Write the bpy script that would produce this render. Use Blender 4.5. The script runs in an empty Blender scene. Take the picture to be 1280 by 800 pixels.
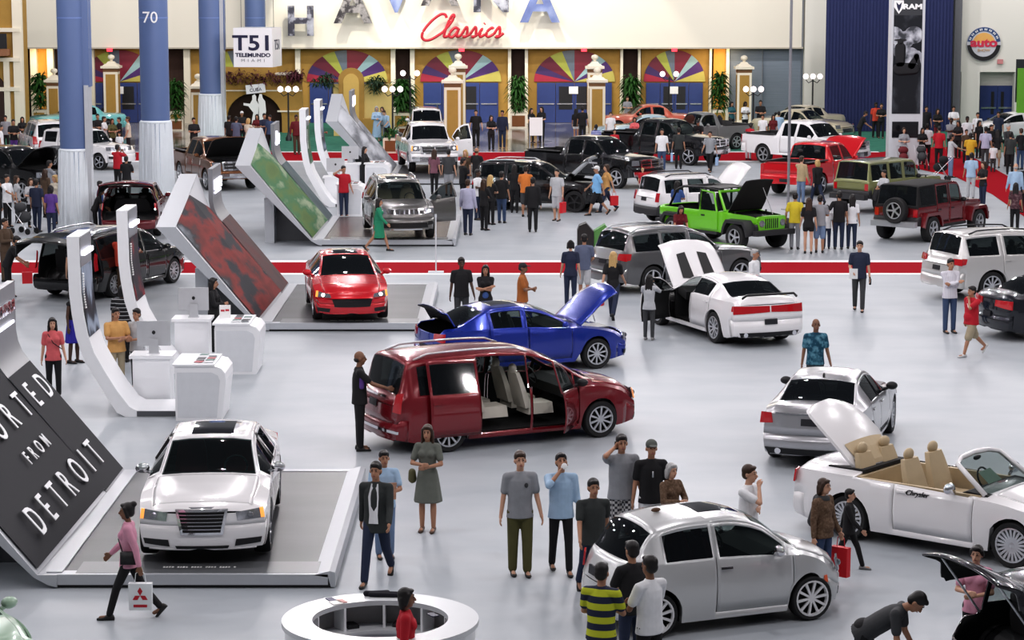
import bpy, math, random
from math import sin, cos, tan, atan, atan2, pi, sqrt, radians
from mathutils import Vector, Matrix
random.seed(7)
C = bpy.context.scene.collection
# ---------------------------------------------------------------- camera mapping (1280x800 frame)
F = 3000.0; HC = 8.67; TH = atan(446.0 / F)
def ang(py): return atan((py - 400.0) / F) + TH
def gy(py, z=0.0): return (HC - z) / tan(ang(py))
def P(px, py, z=0.0):
    """ground (height z) point seen at a pixel"""
    Y = gy(py, z); d = Y * cos(TH) + (HC - z) * sin(TH)
    return Vector(((px - 640.0) * d / F, Y, z))
def WY(px, py, Y):
    """point at distance Y seen at a pixel"""
    z = HC - Y * tan(ang(py)); d = Y * cos(TH) + (HC - z) * sin(TH)
    return Vector(((px - 640.0) * d / F, Y, z))
# ---------------------------------------------------------------- materials
MATS = {}
def mat(name, col=(.5, .5, .5), rough=.5, metal=0, coat=0, var=.06, scale=6., spec=.5, emit=None, es=1.0, alpha=1.0, bump=0):
    if name in MATS: return MATS[name]
    m = bpy.data.materials.new(name); m.use_nodes = True
    nt = m.node_tree; b = nt.nodes['Principled BSDF']
    b.inputs['Roughness'].default_value = rough; b.inputs['Metallic'].default_value = metal
    b.inputs['Coat Weight'].default_value = coat; b.inputs['Coat Roughness'].default_value = .04
    b.inputs['Specular IOR Level'].default_value = spec
    b.inputs['Base Color'].default_value = (*col, 1)
    if var > 0:
        tc = nt.nodes.new('ShaderNodeTexCoord'); n = nt.nodes.new('ShaderNodeTexNoise'); n.inputs['Scale'].default_value = scale
        n.inputs['Detail'].default_value = 3
        r = nt.nodes.new('ShaderNodeMix'); r.data_type = 'RGBA'
        r.inputs[6].default_value = (*[max(0, c * (1 - var)) for c in col], 1); r.inputs[7].default_value = (*[min(1, c * (1 + var)) for c in col], 1)
        nt.links.new(tc.outputs['Object'], n.inputs['Vector']); nt.links.new(n.outputs['Fac'], r.inputs[0]); nt.links.new(r.outputs[2], b.inputs['Base Color'])
        if bump:
            bm = nt.nodes.new('ShaderNodeBump'); bm.inputs['Strength'].default_value = bump
            nt.links.new(n.outputs['Fac'], bm.inputs['Height']); nt.links.new(bm.outputs['Normal'], b.inputs['Normal'])
    if emit:
        b.inputs['Emission Color'].default_value = (*emit, 1); b.inputs['Emission Strength'].default_value = es
    b.inputs['Alpha'].default_value = alpha
    MATS[name] = m; return m
def nodes_of(name):
    m = bpy.data.materials.new(name); m.use_nodes = True; MATS[name] = m
    return m, m.node_tree, m.node_tree.nodes['Principled BSDF']
def paint(name, col, metal=.0, rough=.28):
    return mat(name, col, rough, metal, 1.0, var=.02, scale=2)
def stripes(name, ca, cb, n, axis=2, duty=.5):
    if name in MATS: return MATS[name]
    m, nt, b = nodes_of(name); L = nt.links
    tc = nt.nodes.new('ShaderNodeTexCoord'); s = nt.nodes.new('ShaderNodeSeparateXYZ'); L.new(tc.outputs['Object'], s.inputs[0])
    mu = nt.nodes.new('ShaderNodeMath'); mu.operation = 'MULTIPLY'; mu.inputs[1].default_value = n; L.new(s.outputs[axis], mu.inputs[0])
    fr = nt.nodes.new('ShaderNodeMath'); fr.operation = 'FRACT'; L.new(mu.outputs[0], fr.inputs[0])
    gt = nt.nodes.new('ShaderNodeMath'); gt.operation = 'GREATER_THAN'; gt.inputs[1].default_value = duty; L.new(fr.outputs[0], gt.inputs[0])
    r = nt.nodes.new('ShaderNodeMix'); r.data_type = 'RGBA'; r.inputs[6].default_value = (*ca, 1); r.inputs[7].default_value = (*cb, 1)
    L.new(gt.outputs[0], r.inputs[0]); L.new(r.outputs[2], b.inputs['Base Color']); b.inputs['Roughness'].default_value = .8
    return m
def ramp_noise(name, stops, scale, rough=.6, stretch=(1, 1, 1), detail=6, kind='noise', rot=(0, 0, 0), emit=0):
    if name in MATS: return MATS[name]
    m, nt, b = nodes_of(name); L = nt.links
    tc = nt.nodes.new('ShaderNodeTexCoord'); mp = nt.nodes.new('ShaderNodeMapping'); mp.inputs['Scale'].default_value = stretch; mp.inputs['Rotation'].default_value = rot
    L.new(tc.outputs['Object'], mp.inputs[0])
    if kind == 'noise':
        n = nt.nodes.new('ShaderNodeTexNoise'); n.inputs['Detail'].default_value = detail; n.inputs['Scale'].default_value = scale; out = n.outputs['Fac']
    elif kind == 'vor':
        n = nt.nodes.new('ShaderNodeTexVoronoi'); n.inputs['Scale'].default_value = scale; out = n.outputs['Color']
    elif kind == 'checker':
        n = nt.nodes.new('ShaderNodeTexChecker'); n.inputs['Scale'].default_value = scale; out = n.outputs['Fac']
    else:
        n = nt.nodes.new('ShaderNodeTexWave'); n.inputs['Scale'].default_value = scale; n.inputs['Distortion'].default_value = 4; n.inputs['Detail'].default_value = detail; out = n.outputs['Fac']
    L.new(mp.outputs[0], n.inputs['Vector'])
    cr = nt.nodes.new('ShaderNodeValToRGB'); L.new(out, cr.inputs[0])
    e = cr.color_ramp.elements
    e[0].position = stops[0][0]; e[0].color = (*stops[0][1], 1); e[1].position = stops[-1][0]; e[1].color = (*stops[-1][1], 1)
    for p, c in stops[1:-1]:
        k = e.new(p); k.color = (*c, 1)
    L.new(cr.outputs[0], b.inputs['Base Color']); b.inputs['Roughness'].default_value = rough; b.inputs['Specular IOR Level'].default_value = .22
    if emit:
        L.new(cr.outputs[0], b.inputs['Emission Color']); b.inputs['Emission Strength'].default_value = emit
    return m
def glass(name, col=(.01, .012, .015), t=.3):
    if name in MATS: return MATS[name]
    m, nt, b = nodes_of(name); L = nt.links
    b.inputs['Base Color'].default_value = (*col, 1); b.inputs['Roughness'].default_value = .03; b.inputs['Specular IOR Level'].default_value = .4
    tr = nt.nodes.new('ShaderNodeBsdfTransparent'); tr.inputs[0].default_value = (.8, .9, .88, 1)
    mx = nt.nodes.new('ShaderNodeMixShader'); mx.inputs[0].default_value = t
    L.new(b.outputs[0], mx.inputs[1]); L.new(tr.outputs[0], mx.inputs[2]); L.new(mx.outputs[0], nt.nodes['Material Output'].inputs[0])
    return m
# ---------------------------------------------------------------- mesh builder
class MB:
    def __init__(s): s.v = []; s.f = []; s.m = []; s.mi = 0
    def add(s, vs, fs):
        o = len(s.v); s.v += [tuple(v) for v in vs]; s.f += [tuple(i + o for i in f) for f in fs]; s.m += [s.mi] * len(fs); return s
    def box(s, c, d, rz=0, taper=1.0):
        vs = []
        for z in (-1, 1):
            k = taper if z > 0 else 1
            for x, y in ((-1, -1), (1, -1), (1, 1), (-1, 1)):
                px, py = x * d[0] / 2 * k, y * d[1] / 2 * k
                vs.append((c[0] + px * cos(rz) - py * sin(rz), c[1] + px * sin(rz) + py * cos(rz), c[2] + z * d[2] / 2))
        return s.add(vs, [(3, 2, 1, 0), (4, 5, 6, 7), (0, 1, 5, 4), (1, 2, 6, 5), (2, 3, 7, 6), (3, 0, 4, 7)])
    def b2(s, a, b):
        return s.box([(a[i] + b[i]) / 2 for i in range(3)], [abs(b[i] - a[i]) for i in range(3)])
    def rings(s, rs, close=True, caps=True):
        n = len(rs[0]); vs = [p for r in rs for p in r]; fs = []
        for i in range(len(rs) - 1):
            for j in range(n if close else n - 1):
                k = (j + 1) % n; fs.append((i * n + j, i * n + k, (i + 1) * n + k, (i + 1) * n + j))
        if caps: fs.append(tuple(range(n))[::-1]); fs.append(tuple((len(rs) - 1) * n + j for j in range(n)))
        return s.add(vs, fs)
    def tube(s, pts, r, n=8, caps=True):
        pts = [Vector(p) for p in pts]; rr = r if isinstance(r, (list, tuple)) else [r] * len(pts); rs = []
        for i, p in enumerate(pts):
            t = (pts[min(i + 1, len(pts) - 1)] - pts[max(i - 1, 0)]).normalized()
            a = Vector((0, 0, 1)) if abs(t.z) < .9 else Vector((1, 0, 0))
            u = t.cross(a).normalized(); w = t.cross(u)
            rs.append([p + u * rr[i] * cos(2 * pi * k / n) + w * rr[i] * sin(2 * pi * k / n) for k in range(n)])
        return s.rings(rs, True, caps)
    def lathe(s, prof, n=16, c=(0, 0, 0), axis='z', caps=True):
        rs = []
        for r, z in prof:
            ring = []
            for k in range(n):
                a = 2 * pi * k / n; x, y = r * cos(a), r * sin(a)
                ring.append((c[0] + x, c[1] + y, c[2] + z) if axis == 'z' else ((c[0] + x, c[1] + z, c[2] + y) if axis == 'y' else (c[0] + z, c[1] + x, c[2] + y)))
            rs.append(ring)
        return s.rings(rs, True, caps)
    def ell(s, c, r, n=12, m=8, rot=None):
        rs = []
        for i in range(m + 1):
            a = -pi / 2 + pi * i / m; ca = max(cos(a), 1e-3); ring = []
            for k in range(n):
                p = Vector((r[0] * ca * cos(2 * pi * k / n), r[1] * ca * sin(2 * pi * k / n), r[2] * sin(a)))
                if rot: p = rot @ p
                ring.append(Vector(c) + p)
            rs.append(ring)
        return s.rings(rs)
    def cap(s, a, b, ra, rb, n=10):
        """tapered capsule"""
        a, b = Vector(a), Vector(b); t = b - a; L = t.length or 1e-4; t = t / L
        h = Vector((0, 0, 1)) if abs(t.z) < .9 else Vector((1, 0, 0)); u = t.cross(h).normalized(); w = t.cross(u); rs = []
        for q in (-90, -60, -30, 0): rs.append((a + t * ra * sin(radians(q)), ra * max(cos(radians(q)), .02)))
        for q in (0, 30, 60, 90): rs.append((b + t * rb * sin(radians(q)), rb * max(cos(radians(q)), .02)))
        return s.rings([[p + u * r * cos(2 * pi * k / n) + w * r * sin(2 * pi * k / n) for k in range(n)] for p, r in rs])
    def prism(s, poly, h0, h1, axis='z'):
        """polygon (2-D) extruded along an axis"""
        f = {'z': lambda a, b, h: (a, b, h), 'y': lambda a, b, h: (a, h, b), 'x': lambda a, b, h: (h, a, b)}[axis]
        n = len(poly); return s.add([f(a, b, h0) for a, b in poly] + [f(a, b, h1) for a, b in poly],
            [tuple(range(n))[::-1], tuple(range(n, 2 * n))] + [(i, (i + 1) % n, n + (i + 1) % n, n + i) for i in range(n)])
    def mesh(s, name, mats, smooth=None):
        me = bpy.data.meshes.new(name); me.from_pydata(s.v, [], s.f); me.validate(clean_customdata=False)
        for m in (mats if isinstance(mats, (list, tuple)) else [mats]): me.materials.append(m)
        if max(s.m or [0]) > 0 and len(s.m) == len(me.polygons): me.polygons.foreach_set('material_index', s.m)
        if smooth is not None:
            me.polygons.foreach_set('use_smooth', [True] * len(me.polygons))
            if smooth < 180: me.set_sharp_from_angle(angle=radians(smooth))
        me.update(); return me
    def build(s, name, mats, parent=None, smooth=None, loc=None):
        return link(name, s.mesh(name, mats, smooth), parent, loc)
def link(name, me, parent=None, loc=None):
    o = bpy.data.objects.new(name, me); C.objects.link(o)
    if parent is not None: o.parent = parent
    if loc is not None: o.location = loc
    return o
def recalc(me):
    import bmesh
    b = bmesh.new(); b.from_mesh(me); bmesh.ops.recalc_face_normals(b, faces=b.faces); b.to_mesh(me); b.free()
def tag(o, label, cat, group=None, kind=None):
    if label: o['label'] = label
    if cat: o['category'] = cat
    if group: o['group'] = group
    if kind: o['kind'] = kind
    return o
def thing(name, label, cat, loc=(0, 0, 0), rz=0, group=None):
    o = bpy.data.objects.new(name, None); C.objects.link(o); o.location = loc; o.rotation_euler = (0, 0, rz); o.empty_display_size = .2
    return tag(o, label, cat, group)
def struct(o): o['kind'] = 'structure'; return o
def copy_tree(o, parent=None):
    c = o.copy(); C.objects.link(c)
    if parent is not None: c.parent = parent
    for ch in list(o.children): copy_tree(ch, c)
    return c
def text_mesh(body, size, depth=.01, shear=0, sx=1.0, bold=0, align='CENTER', space=1.0):
    cu = bpy.data.curves.new('txt', 'FONT'); cu.body = body; cu.size = size; cu.extrude = depth; cu.shear = shear; cu.offset = bold
    cu.align_x = align; cu.align_y = 'CENTER'; cu.space_character = space
    cu.resolution_u = 4
    o = bpy.data.objects.new('txt', cu); C.objects.link(o)
    bpy.context.view_layer.update(); dg = bpy.context.evaluated_depsgraph_get()
    me = bpy.data.meshes.new_from_object(o.evaluated_get(dg)); bpy.data.objects.remove(o)
    if sx != 1: me.transform(Matrix.Diagonal((sx, 1, 1, 1)))
    return me
def text(name, body, size, mt, parent, loc, rot=(pi / 2, 0, 0), **k):
    me = text_mesh(body, size, **k); me.materials.clear(); me.materials.append(mt)
    o = link(name, me, parent, loc); o.rotation_euler = rot; return o
WHITE = mat('white_laminate', (.82, .83, .85), .35, var=.02); LGREY = mat('pale_grey_panel', (.58, .6, .63), .45, var=.03)
DGREY = mat('dark_grey_panel', (.10, .105, .115), .5, var=.06); MGREY = mat('mid_grey_panel', (.30, .31, .33), .45, var=.05)
BLACK = mat('black_trim', (.012, .012, .014), .45, var=.1); RUBBER = mat('tyre_rubber', (.015, .015, .016), .7, var=.2, scale=30)
CHROME = mat('chrome', (.75, .75, .78), .12, 1, var=.02); SILVER = mat('wheel_silver', (.62, .63, .66), .28, .7, var=.03)
GLOW = mat('lit_sign_white', (.9, .9, 1), .4, emit=(.9, .88, 1), es=2.5, var=.01)
CREAM = mat('cream_plaster', (.80, .74, .60), .7, var=.03, scale=3); GOLD = mat('ochre_plaster', (.40, .24, .055), .75, var=.12, scale=4)
REDC = mat('red_carpet_mat', (.33, .008, .018), 1.0, var=.12, scale=20, spec=.08)
WORLD_S=.30; LAMP_E=1320; EXPO=0
# ================================================================ THE HALL
YW = gy(155)
def quad(name, pts, m, z=0.0, kind='structure'):
    vs = [P(x, y, 0) for x, y in pts]
    o = MB().add([(v.x, v.y, z) for v in vs], [tuple(range(len(vs)))[::-1]]).build(name, m); o['kind'] = kind; recalc(o.data)
    if o.data.polygons[0].normal.z < 0: o.data.flip_normals()
    return o
fm = ramp_noise('pale_carpet', [(0, (.29, .32, .35)), (.42, (.36, .39, .42)), (.62, (.40, .427, .453)), (1, (.48, .505, .525))], .45, .45, (1, 1.6, 1), 9)
struct(MB().add([(-60, 5, 0), (60, 5, 0), (60, YW + 8, 0), (-60, YW + 8, 0)], [(0, 1, 2, 3)]).build('floor', fm))
EDGE = mat('carpet_edge_white', (.85, .86, .88), .7, var=.02)
GREENC = ramp_noise('green_carpet', [(0, (.02, .10, .07)), (.5, (.05, .2, .14)), (1, (.08, .27, .2))], 2, .9)
TILE = ramp_noise('foyer_tile', [(0, (.05, .045, .045)), (.45, (.12, .11, .10)), (.55, (.40, .39, .38)), (1, (.6, .6, .6))], .8, .12, (1, .25, 1), 2)
def strip(name, y0, y1, x0=-80, x1=1400, m=REDC, z=.006):
    a, b = gy(y1), gy(y0); s0 = P(x0, (y0 + y1) / 2).x; s1 = P(x1, (y0 + y1) / 2).x
    return struct(MB().add([(s0, a, z), (s1, a, z), (s1, b, z), (s0, b, z)], [(0, 1, 2, 3)]).build(name, m))
strip('trim_1', 325.5, 343.5, m=EDGE, z=.004); strip('trim_2', 328, 341.5)
strip('trim_3', 189.5, 202.5, -80, 1110, m=EDGE, z=.004); strip('trim_4', 190.5, 201, -80, 1110)
strip('trim_5', 150, 190.5, -80, 1400, m=GREENC, z=.003)
strip('trim_6', 152, 190, 570, 770, m=TILE, z=.007); strip('trim_7', 152, 190, 100, 260, m=TILE, z=.007)
o = quad('trim_8', [(1100, 201), (1100, 190.5), (1150, 184), (1192, 184), (1245, 212), (1300, 243), (1300, 285), (1240, 243), (1196, 222)], REDC, .009)
# ---- back wall
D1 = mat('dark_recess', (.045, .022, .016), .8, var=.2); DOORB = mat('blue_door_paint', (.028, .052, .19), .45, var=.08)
WALLU = ramp_noise('upper_wall_plaster', [(0, (.74, .70, .60)), (1, (.80, .77, .67))], .12, .8)
WALLR = ramp_noise('right_wall_plaster', [(0, (.70, .69, .63)), (1, (.76, .75, .69))], .12, .8)
def wbox(name, x0, y0, x1, y1, Y, dep, m, parent=None, floor=False, kind='structure'):
    a, b = WY(x0, y1, Y), WY(x1, y0, Y); z0 = 0 if floor else a.z
    o = MB().b2((a.x, Y, z0), (b.x, Y + dep, b.z)).build(name, m, parent)
    if kind and parent is None: o['kind'] = kind
    return o
wbox('wall_back', 18, -60, 1004, 60, YW, .6, WALLU)
wbox('trim_9', 18, 59, 1004, 61, YW - .05, .7, mat('wall_edge', (.5, .46, .38), .7))
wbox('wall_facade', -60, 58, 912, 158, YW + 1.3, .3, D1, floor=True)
wbox('wall_right', 1004, -60, 1036, 158, YW, .6, WALLR, floor=True)
wbox('wall_corner', 1200, -60, 1330, 90, YW - 4, .6, WALLR)
wbox('wall_jamb', 1200, 90, 1225, 158, YW - 4, .6, WALLR, floor=True); wbox('wall_jamb_right', 1267, 90, 1330, 158, YW - 4, .6, WALLR, floor=True)
wbox('wall_recess', 1223, 88, 1270, 158, YW - 2.6, .3, WALLR, floor=True)
wbox('trim_10', 1190, -60, 1205, 158, YW - 5, 1.0, mat('grey_pier', (.16, .165, .18), .7), floor=True)
SH = ramp_noise('steel_shutter', [(0, (.16, .2, .24)), (1, (.24, .28, .33))], 3, .55, (.2, .2, 6), 2)
wbox('wall_shutter', 910, 60, 1004, 158, YW + .7, .2, SH, floor=True)
for i, x in enumerate((952, 1000)): wbox('trim_%d' % (11 + i), x, 60, x + 1.6, 158, YW + .55, .15, MGREY, floor=True)
for i, (a, b) in enumerate([(40, 45), (61, 66), (112, 117), (184, 189), (231, 237), (370, 375), (489, 494), (513, 518), (635, 639), (656, 660), (775, 779), (797, 801), (886, 890), (907, 912)]):
    wbox('trim_%d' % (20 + i), a, 60, b, 158, YW + .5, .5, CREAM, floor=True)
FANC = [(.36, .02, .05), (.05, .02, .11), (.14, .01, .03), (.38, .42, .07), (.13, .17, .22), (.19, .012, .035), (.30, .46, .48), (.07, .02, .14), (.48, .42, .10)]
FANM = [mat('fan_glass_%s' % n, c, .5, var=.05) for n, c in zip(['scarlet', 'plum', 'maroon', 'lime', 'steel', 'wine', 'aqua', 'violet', 'yellow'], FANC)]
FANA = [180, 165, 149, 127, 108, 90, 57, 40, 20, 0]
BARM = mat('push_bar_steel', (.6, .62, .66), .25, .9)
PAPER = mat('paper_notice', (.85, .85, .84), .7, var=.03)
def bay(n, x0, x1, cx, rx, gold=True, door=True):
    wbox('wall_bay_%s' % n, x0, 60, x1, 158, YW + .9, .3, GOLD, floor=True)
    c = WY(cx, 102, YW + .85); r = rx / 22.6; rz = 1.72
    m = MB()
    for k in range(9):
        m.mi = k; a0, a1 = radians(FANA[k]), radians(FANA[k + 1])
        arc = [(c.x + r * cos(a0 + (a1 - a0) * t / 6), c.z + rz * sin(a0 + (a1 - a0) * t / 6)) for t in range(7)]
        m.prism([(c.x, c.z)] + arc, c.y - .04, c.y + .02, 'y')
    o = struct(m.build('window_%s' % n, FANM)); recalc(o.data)
    if not door: return
    w = rx * .93; d = thing('door_%s' % n, None, None, (c.x, YW + .75, 0)); struct(d)
    zt = c.z - .06; hw = w / 22.6
    for s in (-1, 0, 1, 2):
        a = -hw + (s + 1) * hw / 2; b = a + hw / 2
        MB().b2((a + .012, 0, .02), (b - .012, .06, zt)).build('door_leaf', DOORB, d)
        MB().b2((a + .08, -.05, 1.02), (b - .08, -.01, 1.09)).build('push_bar', BARM, d)
        if s in (0, 1): MB().b2((a + .18, -.015, .75) if s == 0 else (a + .12, -.015, .75), (b - .12, -.003, 2.0) if s == 0 else (b - .18, -.003, 2.0)).build('vision_panel', BLACK, d)
    MB().b2((-.3, -.04, 1.6), (.2, -.02, 2.0)).build('notice', PAPER, d)
bay('1', 375, 489, 434, 50); bay('2', 518, 635, 576, 50); bay('3', 660, 775, 718, 50); bay('4', 801, 886, 843, 38); bay('5', 117, 184, 150, 46)
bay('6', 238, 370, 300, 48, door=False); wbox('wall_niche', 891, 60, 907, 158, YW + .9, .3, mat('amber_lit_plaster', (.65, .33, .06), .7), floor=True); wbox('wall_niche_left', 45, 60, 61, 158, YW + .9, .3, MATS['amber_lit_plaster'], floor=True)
for i, x in enumerate((577, 843, 137, 730)):
    p = WY(x, 62.5, YW - .2); t = tag(MB().box((p.x, p.y, p.z), (.3, .1, .16)).build('exit_sign', mat('exit_red', (.7, .03, .05), .4, emit=(.9, .05, .08), es=1.5)), ['red exit sign above the second arched doorway', 'red exit sign above the rightmost arched doorway', 'red exit sign above the leftmost arch behind the blue columns', 'small exit sign above the third arched doorway'][i], 'exit sign', 'exit signs along the wall edge')
# right hand door pair
d = struct(thing('door_7', None, None, (WY(1246, 130, YW - 2.65).x, YW - 2.75, 0))); zt = WY(1246, 107, YW - 2.7).z
for s in (-1, 1):
    MB().b2((0.01 * s, 0, .02), (s * .93, .06, zt)).build('door_leaf', DOORB, d); MB().b2((.06 * s, -.06, 1.0), (s * .85, -.01, 1.09)).build('push_bar', BARM, d)
    MB().b2((.18 * s, -.02, .7), (.34 * s, -.003, 1.9)).build('vision_panel', BLACK, d)
# blue drape backdrop
YB = YW - 6; a, b = WY(1032, 60, YB), WY(1191, 60, YB)
n = 160; BLUE = mat('navy_drape', (.02, .028, .095), .85, var=.1)
vs = []; fs = []
for i in range(n + 1):
    x = a.x + (b.x - a.x) * i / n; y = YB + .05 * sin(i * 1.5)
    vs += [(x, y, 0.02), (x, y, 9.5)]
for i in range(n): fs.append((2 * i, 2 * i + 2, 2 * i + 3, 2 * i + 1))
tag(MB().add(vs, fs).build('backdrop_curtain', BLUE, smooth=180), 'tall navy blue pleated backdrop curtain behind the dark banner tower', 'curtain')
# ---- HAVANA letters with picture fill
PIC = [ramp_noise('letter_picture_a', [(0, (.02, .02, .03)), (.45, (.06, .06, .08)), (.56, (.30, .31, .36)), (1, (.55, .57, .64))], 2.2, .5), ramp_noise('letter_picture_b', [(0, (.01, .01, .01)), (.45, (.06, .055, .06)), (.55, (.26, .25, .25)), (1, (.5, .48, .46))], 4, .5, detail=10),
       ramp_noise('letter_picture_c', [(0, (.04, .05, .15)), (.5, (.14, .18, .36)), (1, (.5, .56, .7))], 1.2, .5)]
for i, (ch, cx, cy, h, k) in enumerate([('H', 376, 28, 37, 0), ('A', 441, 8, 48, 1), ('V', 495, -6, 48, 2), ('A', 550, -14, 48, 1), ('N', 614, -6, 48, 0), ('A', 675, 6, 50, 2)]):
    p = WY(cx, cy, YW - .7); me = text_mesh(ch, h / 22.6 / .76, .10, 0, 1.0, .07)
    me.materials.clear(); me.materials.append(PIC[k]); o = link('wall_letter', me, None, p); o.rotation_euler = (pi / 2, 0, radians([0, 2, -6, 3, -2, 0][i]) * 0)
    tag(o, 'big cut-out letter %s with a photograph inside, %s' % (ch, ['leftmost on the wall', 'second from left, a street scene', 'third from left, pale blue picture', 'fourth from left, above the red script', 'above the end of the red script', 'rightmost on the wall, seascape picture'][i]), 'letter', 'cut-out letters on the back wall')
# red script, drawn as strokes
SCR = [[(5.2, 5.6), (4.8, 6.4), (3.8, 6.5), (2.2, 5.2), (.6, 3), (.1, 1.2), (.8, .2), (2.2, .3), (4, 1.5), (4.9, 2.2)], [(4.9, 2.2), (6.4, 4.6), (6.9, 6), (6.5, 6.3), (5.9, 5), (5.2, 2.2), (5.2, 1), (6, 1.1)],
       [(8.2, 2.9), (7.4, 3.2), (6.5, 2.2), (6.3, 1.2), (7, .9), (7.9, 1.9), (8.3, 3), (8, 1.6), (8.2, 1), (9, 1.4)], [(9, 1.4), (10, 3.4), (10.3, 2.2), (10.2, 1.2), (9.4, 1), (9.9, 1), (11, 1.6)], [(11, 1.6), (12, 3.4), (12.3, 2.2), (12.2, 1.2), (11.4, 1), (12, 1), (13, 1.8)],
       [(13, 1.8), (13.6, 3), (13.2, 1.6), (13.5, 1), (14.4, 1.6)], [(13.9, 4.1), (14.1, 4.3)], [(16.2, 2.9), (15.8, 3.2), (14.9, 2.4), (14.7, 1.4), (15.3, 1), (16.4, 1.7)], [(16.4, 1.7), (17.4, 3.4), (17.7, 2.2), (17.6, 1.2), (16.8, 1), (17.6, 1), (18.6, 1.9)]]
def spl(pts, n=6):
    out = []; q = [pts[0]] + pts + [pts[-1]]
    for i in range(1, len(q) - 2):
        for t in range(n):
            t /= n; a, b, c, d = [Vector((*k, 0)) for k in q[i - 1:i + 3]]
            v = .5 * ((2 * b) + (c - a) * t + (2 * a - 5 * b + 4 * c - d) * t * t + (3 * b - a - 3 * c + d) * t ** 3); out.append((v.x, v.y))
    return out + [pts[-1]]
p0 = WY(526, 48, YW - .5); sc = 100 / 22.6 / 18.6; m = MB()
for st in SCR:
    q = spl(st) if len(st) > 2 else st
    m.tube([(p0.x + (x + .12 * y) * sc, p0.y, p0.z + (y - .6) * sc * .92) for x, y in q], .085, 6)
tag(m.build('script_sign', mat('script_red', (.45, .012, .03), .4), smooth=180), 'red handwriting script reading Classics on the cream wall', 'sign')
# ---- left building facade
lb = thing('balcony_facade', 'ochre building front with cream bands and small balcony at far left edge', 'building', (0, 0, 0)); YL = gy(172)
def lbx(nm, x0, y0, x1, y1, off, m, dep=.3, fl=False):
    a, b = WY(x0, y1, YL + off), WY(x1, y0, YL + off); MB().b2((a.x, YL + off, 0 if fl else a.z), (b.x, YL + off + dep, b.z)).build(nm, m, lb)
lbx('wall', -60, -40, 24, 160, .2, GOLD, 1.5, True); lbx('corner_pilaster', 19, -40, 25, 160, 0, CREAM, .3, True); lbx('pilaster', 6.5, 74, 11, 160, 0, CREAM, .3, True)
for y in (35, 72, 109): lbx('band', -60, y, 25, y + 5, -.05, CREAM, .3)
lbx('balcony_slab', -60, 62, 8, 70, -.8, mat('terracotta_band', (.3, .14, .07), .7), 1.0); lbx('balcony_rail', -60, 42, 8, 61, -.75, BLACK, .06)
pp = [(-1, 0)] + [(cos(pi - pi * k / 10) * .35 - .1, 1.2 + .5 * sin(pi * k / 10)) for k in range(11)]
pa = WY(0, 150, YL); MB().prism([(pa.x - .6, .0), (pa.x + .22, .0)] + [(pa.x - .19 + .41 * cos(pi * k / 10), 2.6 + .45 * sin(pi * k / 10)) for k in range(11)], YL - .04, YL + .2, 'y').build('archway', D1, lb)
# ---- blue columns with drape
BCOL = mat('blue_column_paint', (.115, .17, .33), .45, var=.04, scale=1.5); DRAPE = mat('white_drape', (.74, .79, .83), .85, var=.04)
def column(px, py, w, ytop, label, num=None, notch=True):
    g = P(px, py); s = (py + 46) / HC; r = w / 2 / s; zd = HC - g.y * tan(ang(ytop))
    t = thing('column', label, 'column', (g.x, g.y, 0), 0, 'round blue hall columns')
    MB().lathe([(r, 0), (r, 12)], 32).build('shaft', BCOL, t, 40)
    zc = HC - g.y * tan(ang(22)); MB().lathe([(r * 1.012, zc - .02), (r * 1.012, zc + .02)], 32).build('joint_band', mat('blue_joint', (.16, .24, .5), .5), t, 40)
    # pleated drape, flaring to the floor
    rings = []
    for k in range(9):
        z = zd * (1 - k / 8) + .01; rings.append([((r * 1.05 + .07 * k / 8 + (.03 + .035 * k / 8) * sin(a * 22 / 64 * 2 * pi) + .02 * sin(a * 9 / 64 * 2 * pi + k * .3)) * cos(2 * pi * a / 128 * 2 / 2), (r * 1.05 + .07 * k / 8 + (.03 + .035 * k / 8) * sin(a * 22 / 64 * 2 * pi) + .02 * sin(a * 9 / 64 * 2 * pi + k * .3)) * sin(2 * pi * a / 128), z) for a in range(128)])
    dr = MB().rings(rings, True, False).build('drape', DRAPE, t, 180); MB().lathe([(r * 1.06, zd - .05), (r * 1.09, zd), (r * 1.03, zd + .05)], 32).build('drape_hem', DRAPE, dr, 180)
    if num:
        zn = HC - g.y * tan(ang(22)); text('column_number', num, .55, PAPER, t, (-.04, -r - .012, zn), depth=.01)
    if notch:
        MB().b2((r * .82, -.35, 0), (r * 1.12, .3, HC - g.y * tan(ang(py - 180)))).build('conduit_cover', mat('conduit_grey', (.45, .47, .5), .5), t)
        zc = HC - g.y * tan(ang(108)) if py > 275 else HC - g.y * tan(ang(62)); MB().b2((r * .75, -.3, zc), (r * 1.19, .3, 12)).build('pier_casing', BCOL, t)
column(96.5, 286, 37, 187, 'nearest blue round column, leftmost, with white pleated drape around its foot')
column(197, 268, 36, 152, 'blue round column numbered 70, second from left, draped in white', '70', False)
column(266, 178, 30, 118, 'blue round column behind the brown pickup, left of the cube sign')
column(321, 158, 26, 120, 'thin far blue column rising above the hanging cube sign', None, False)
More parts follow.
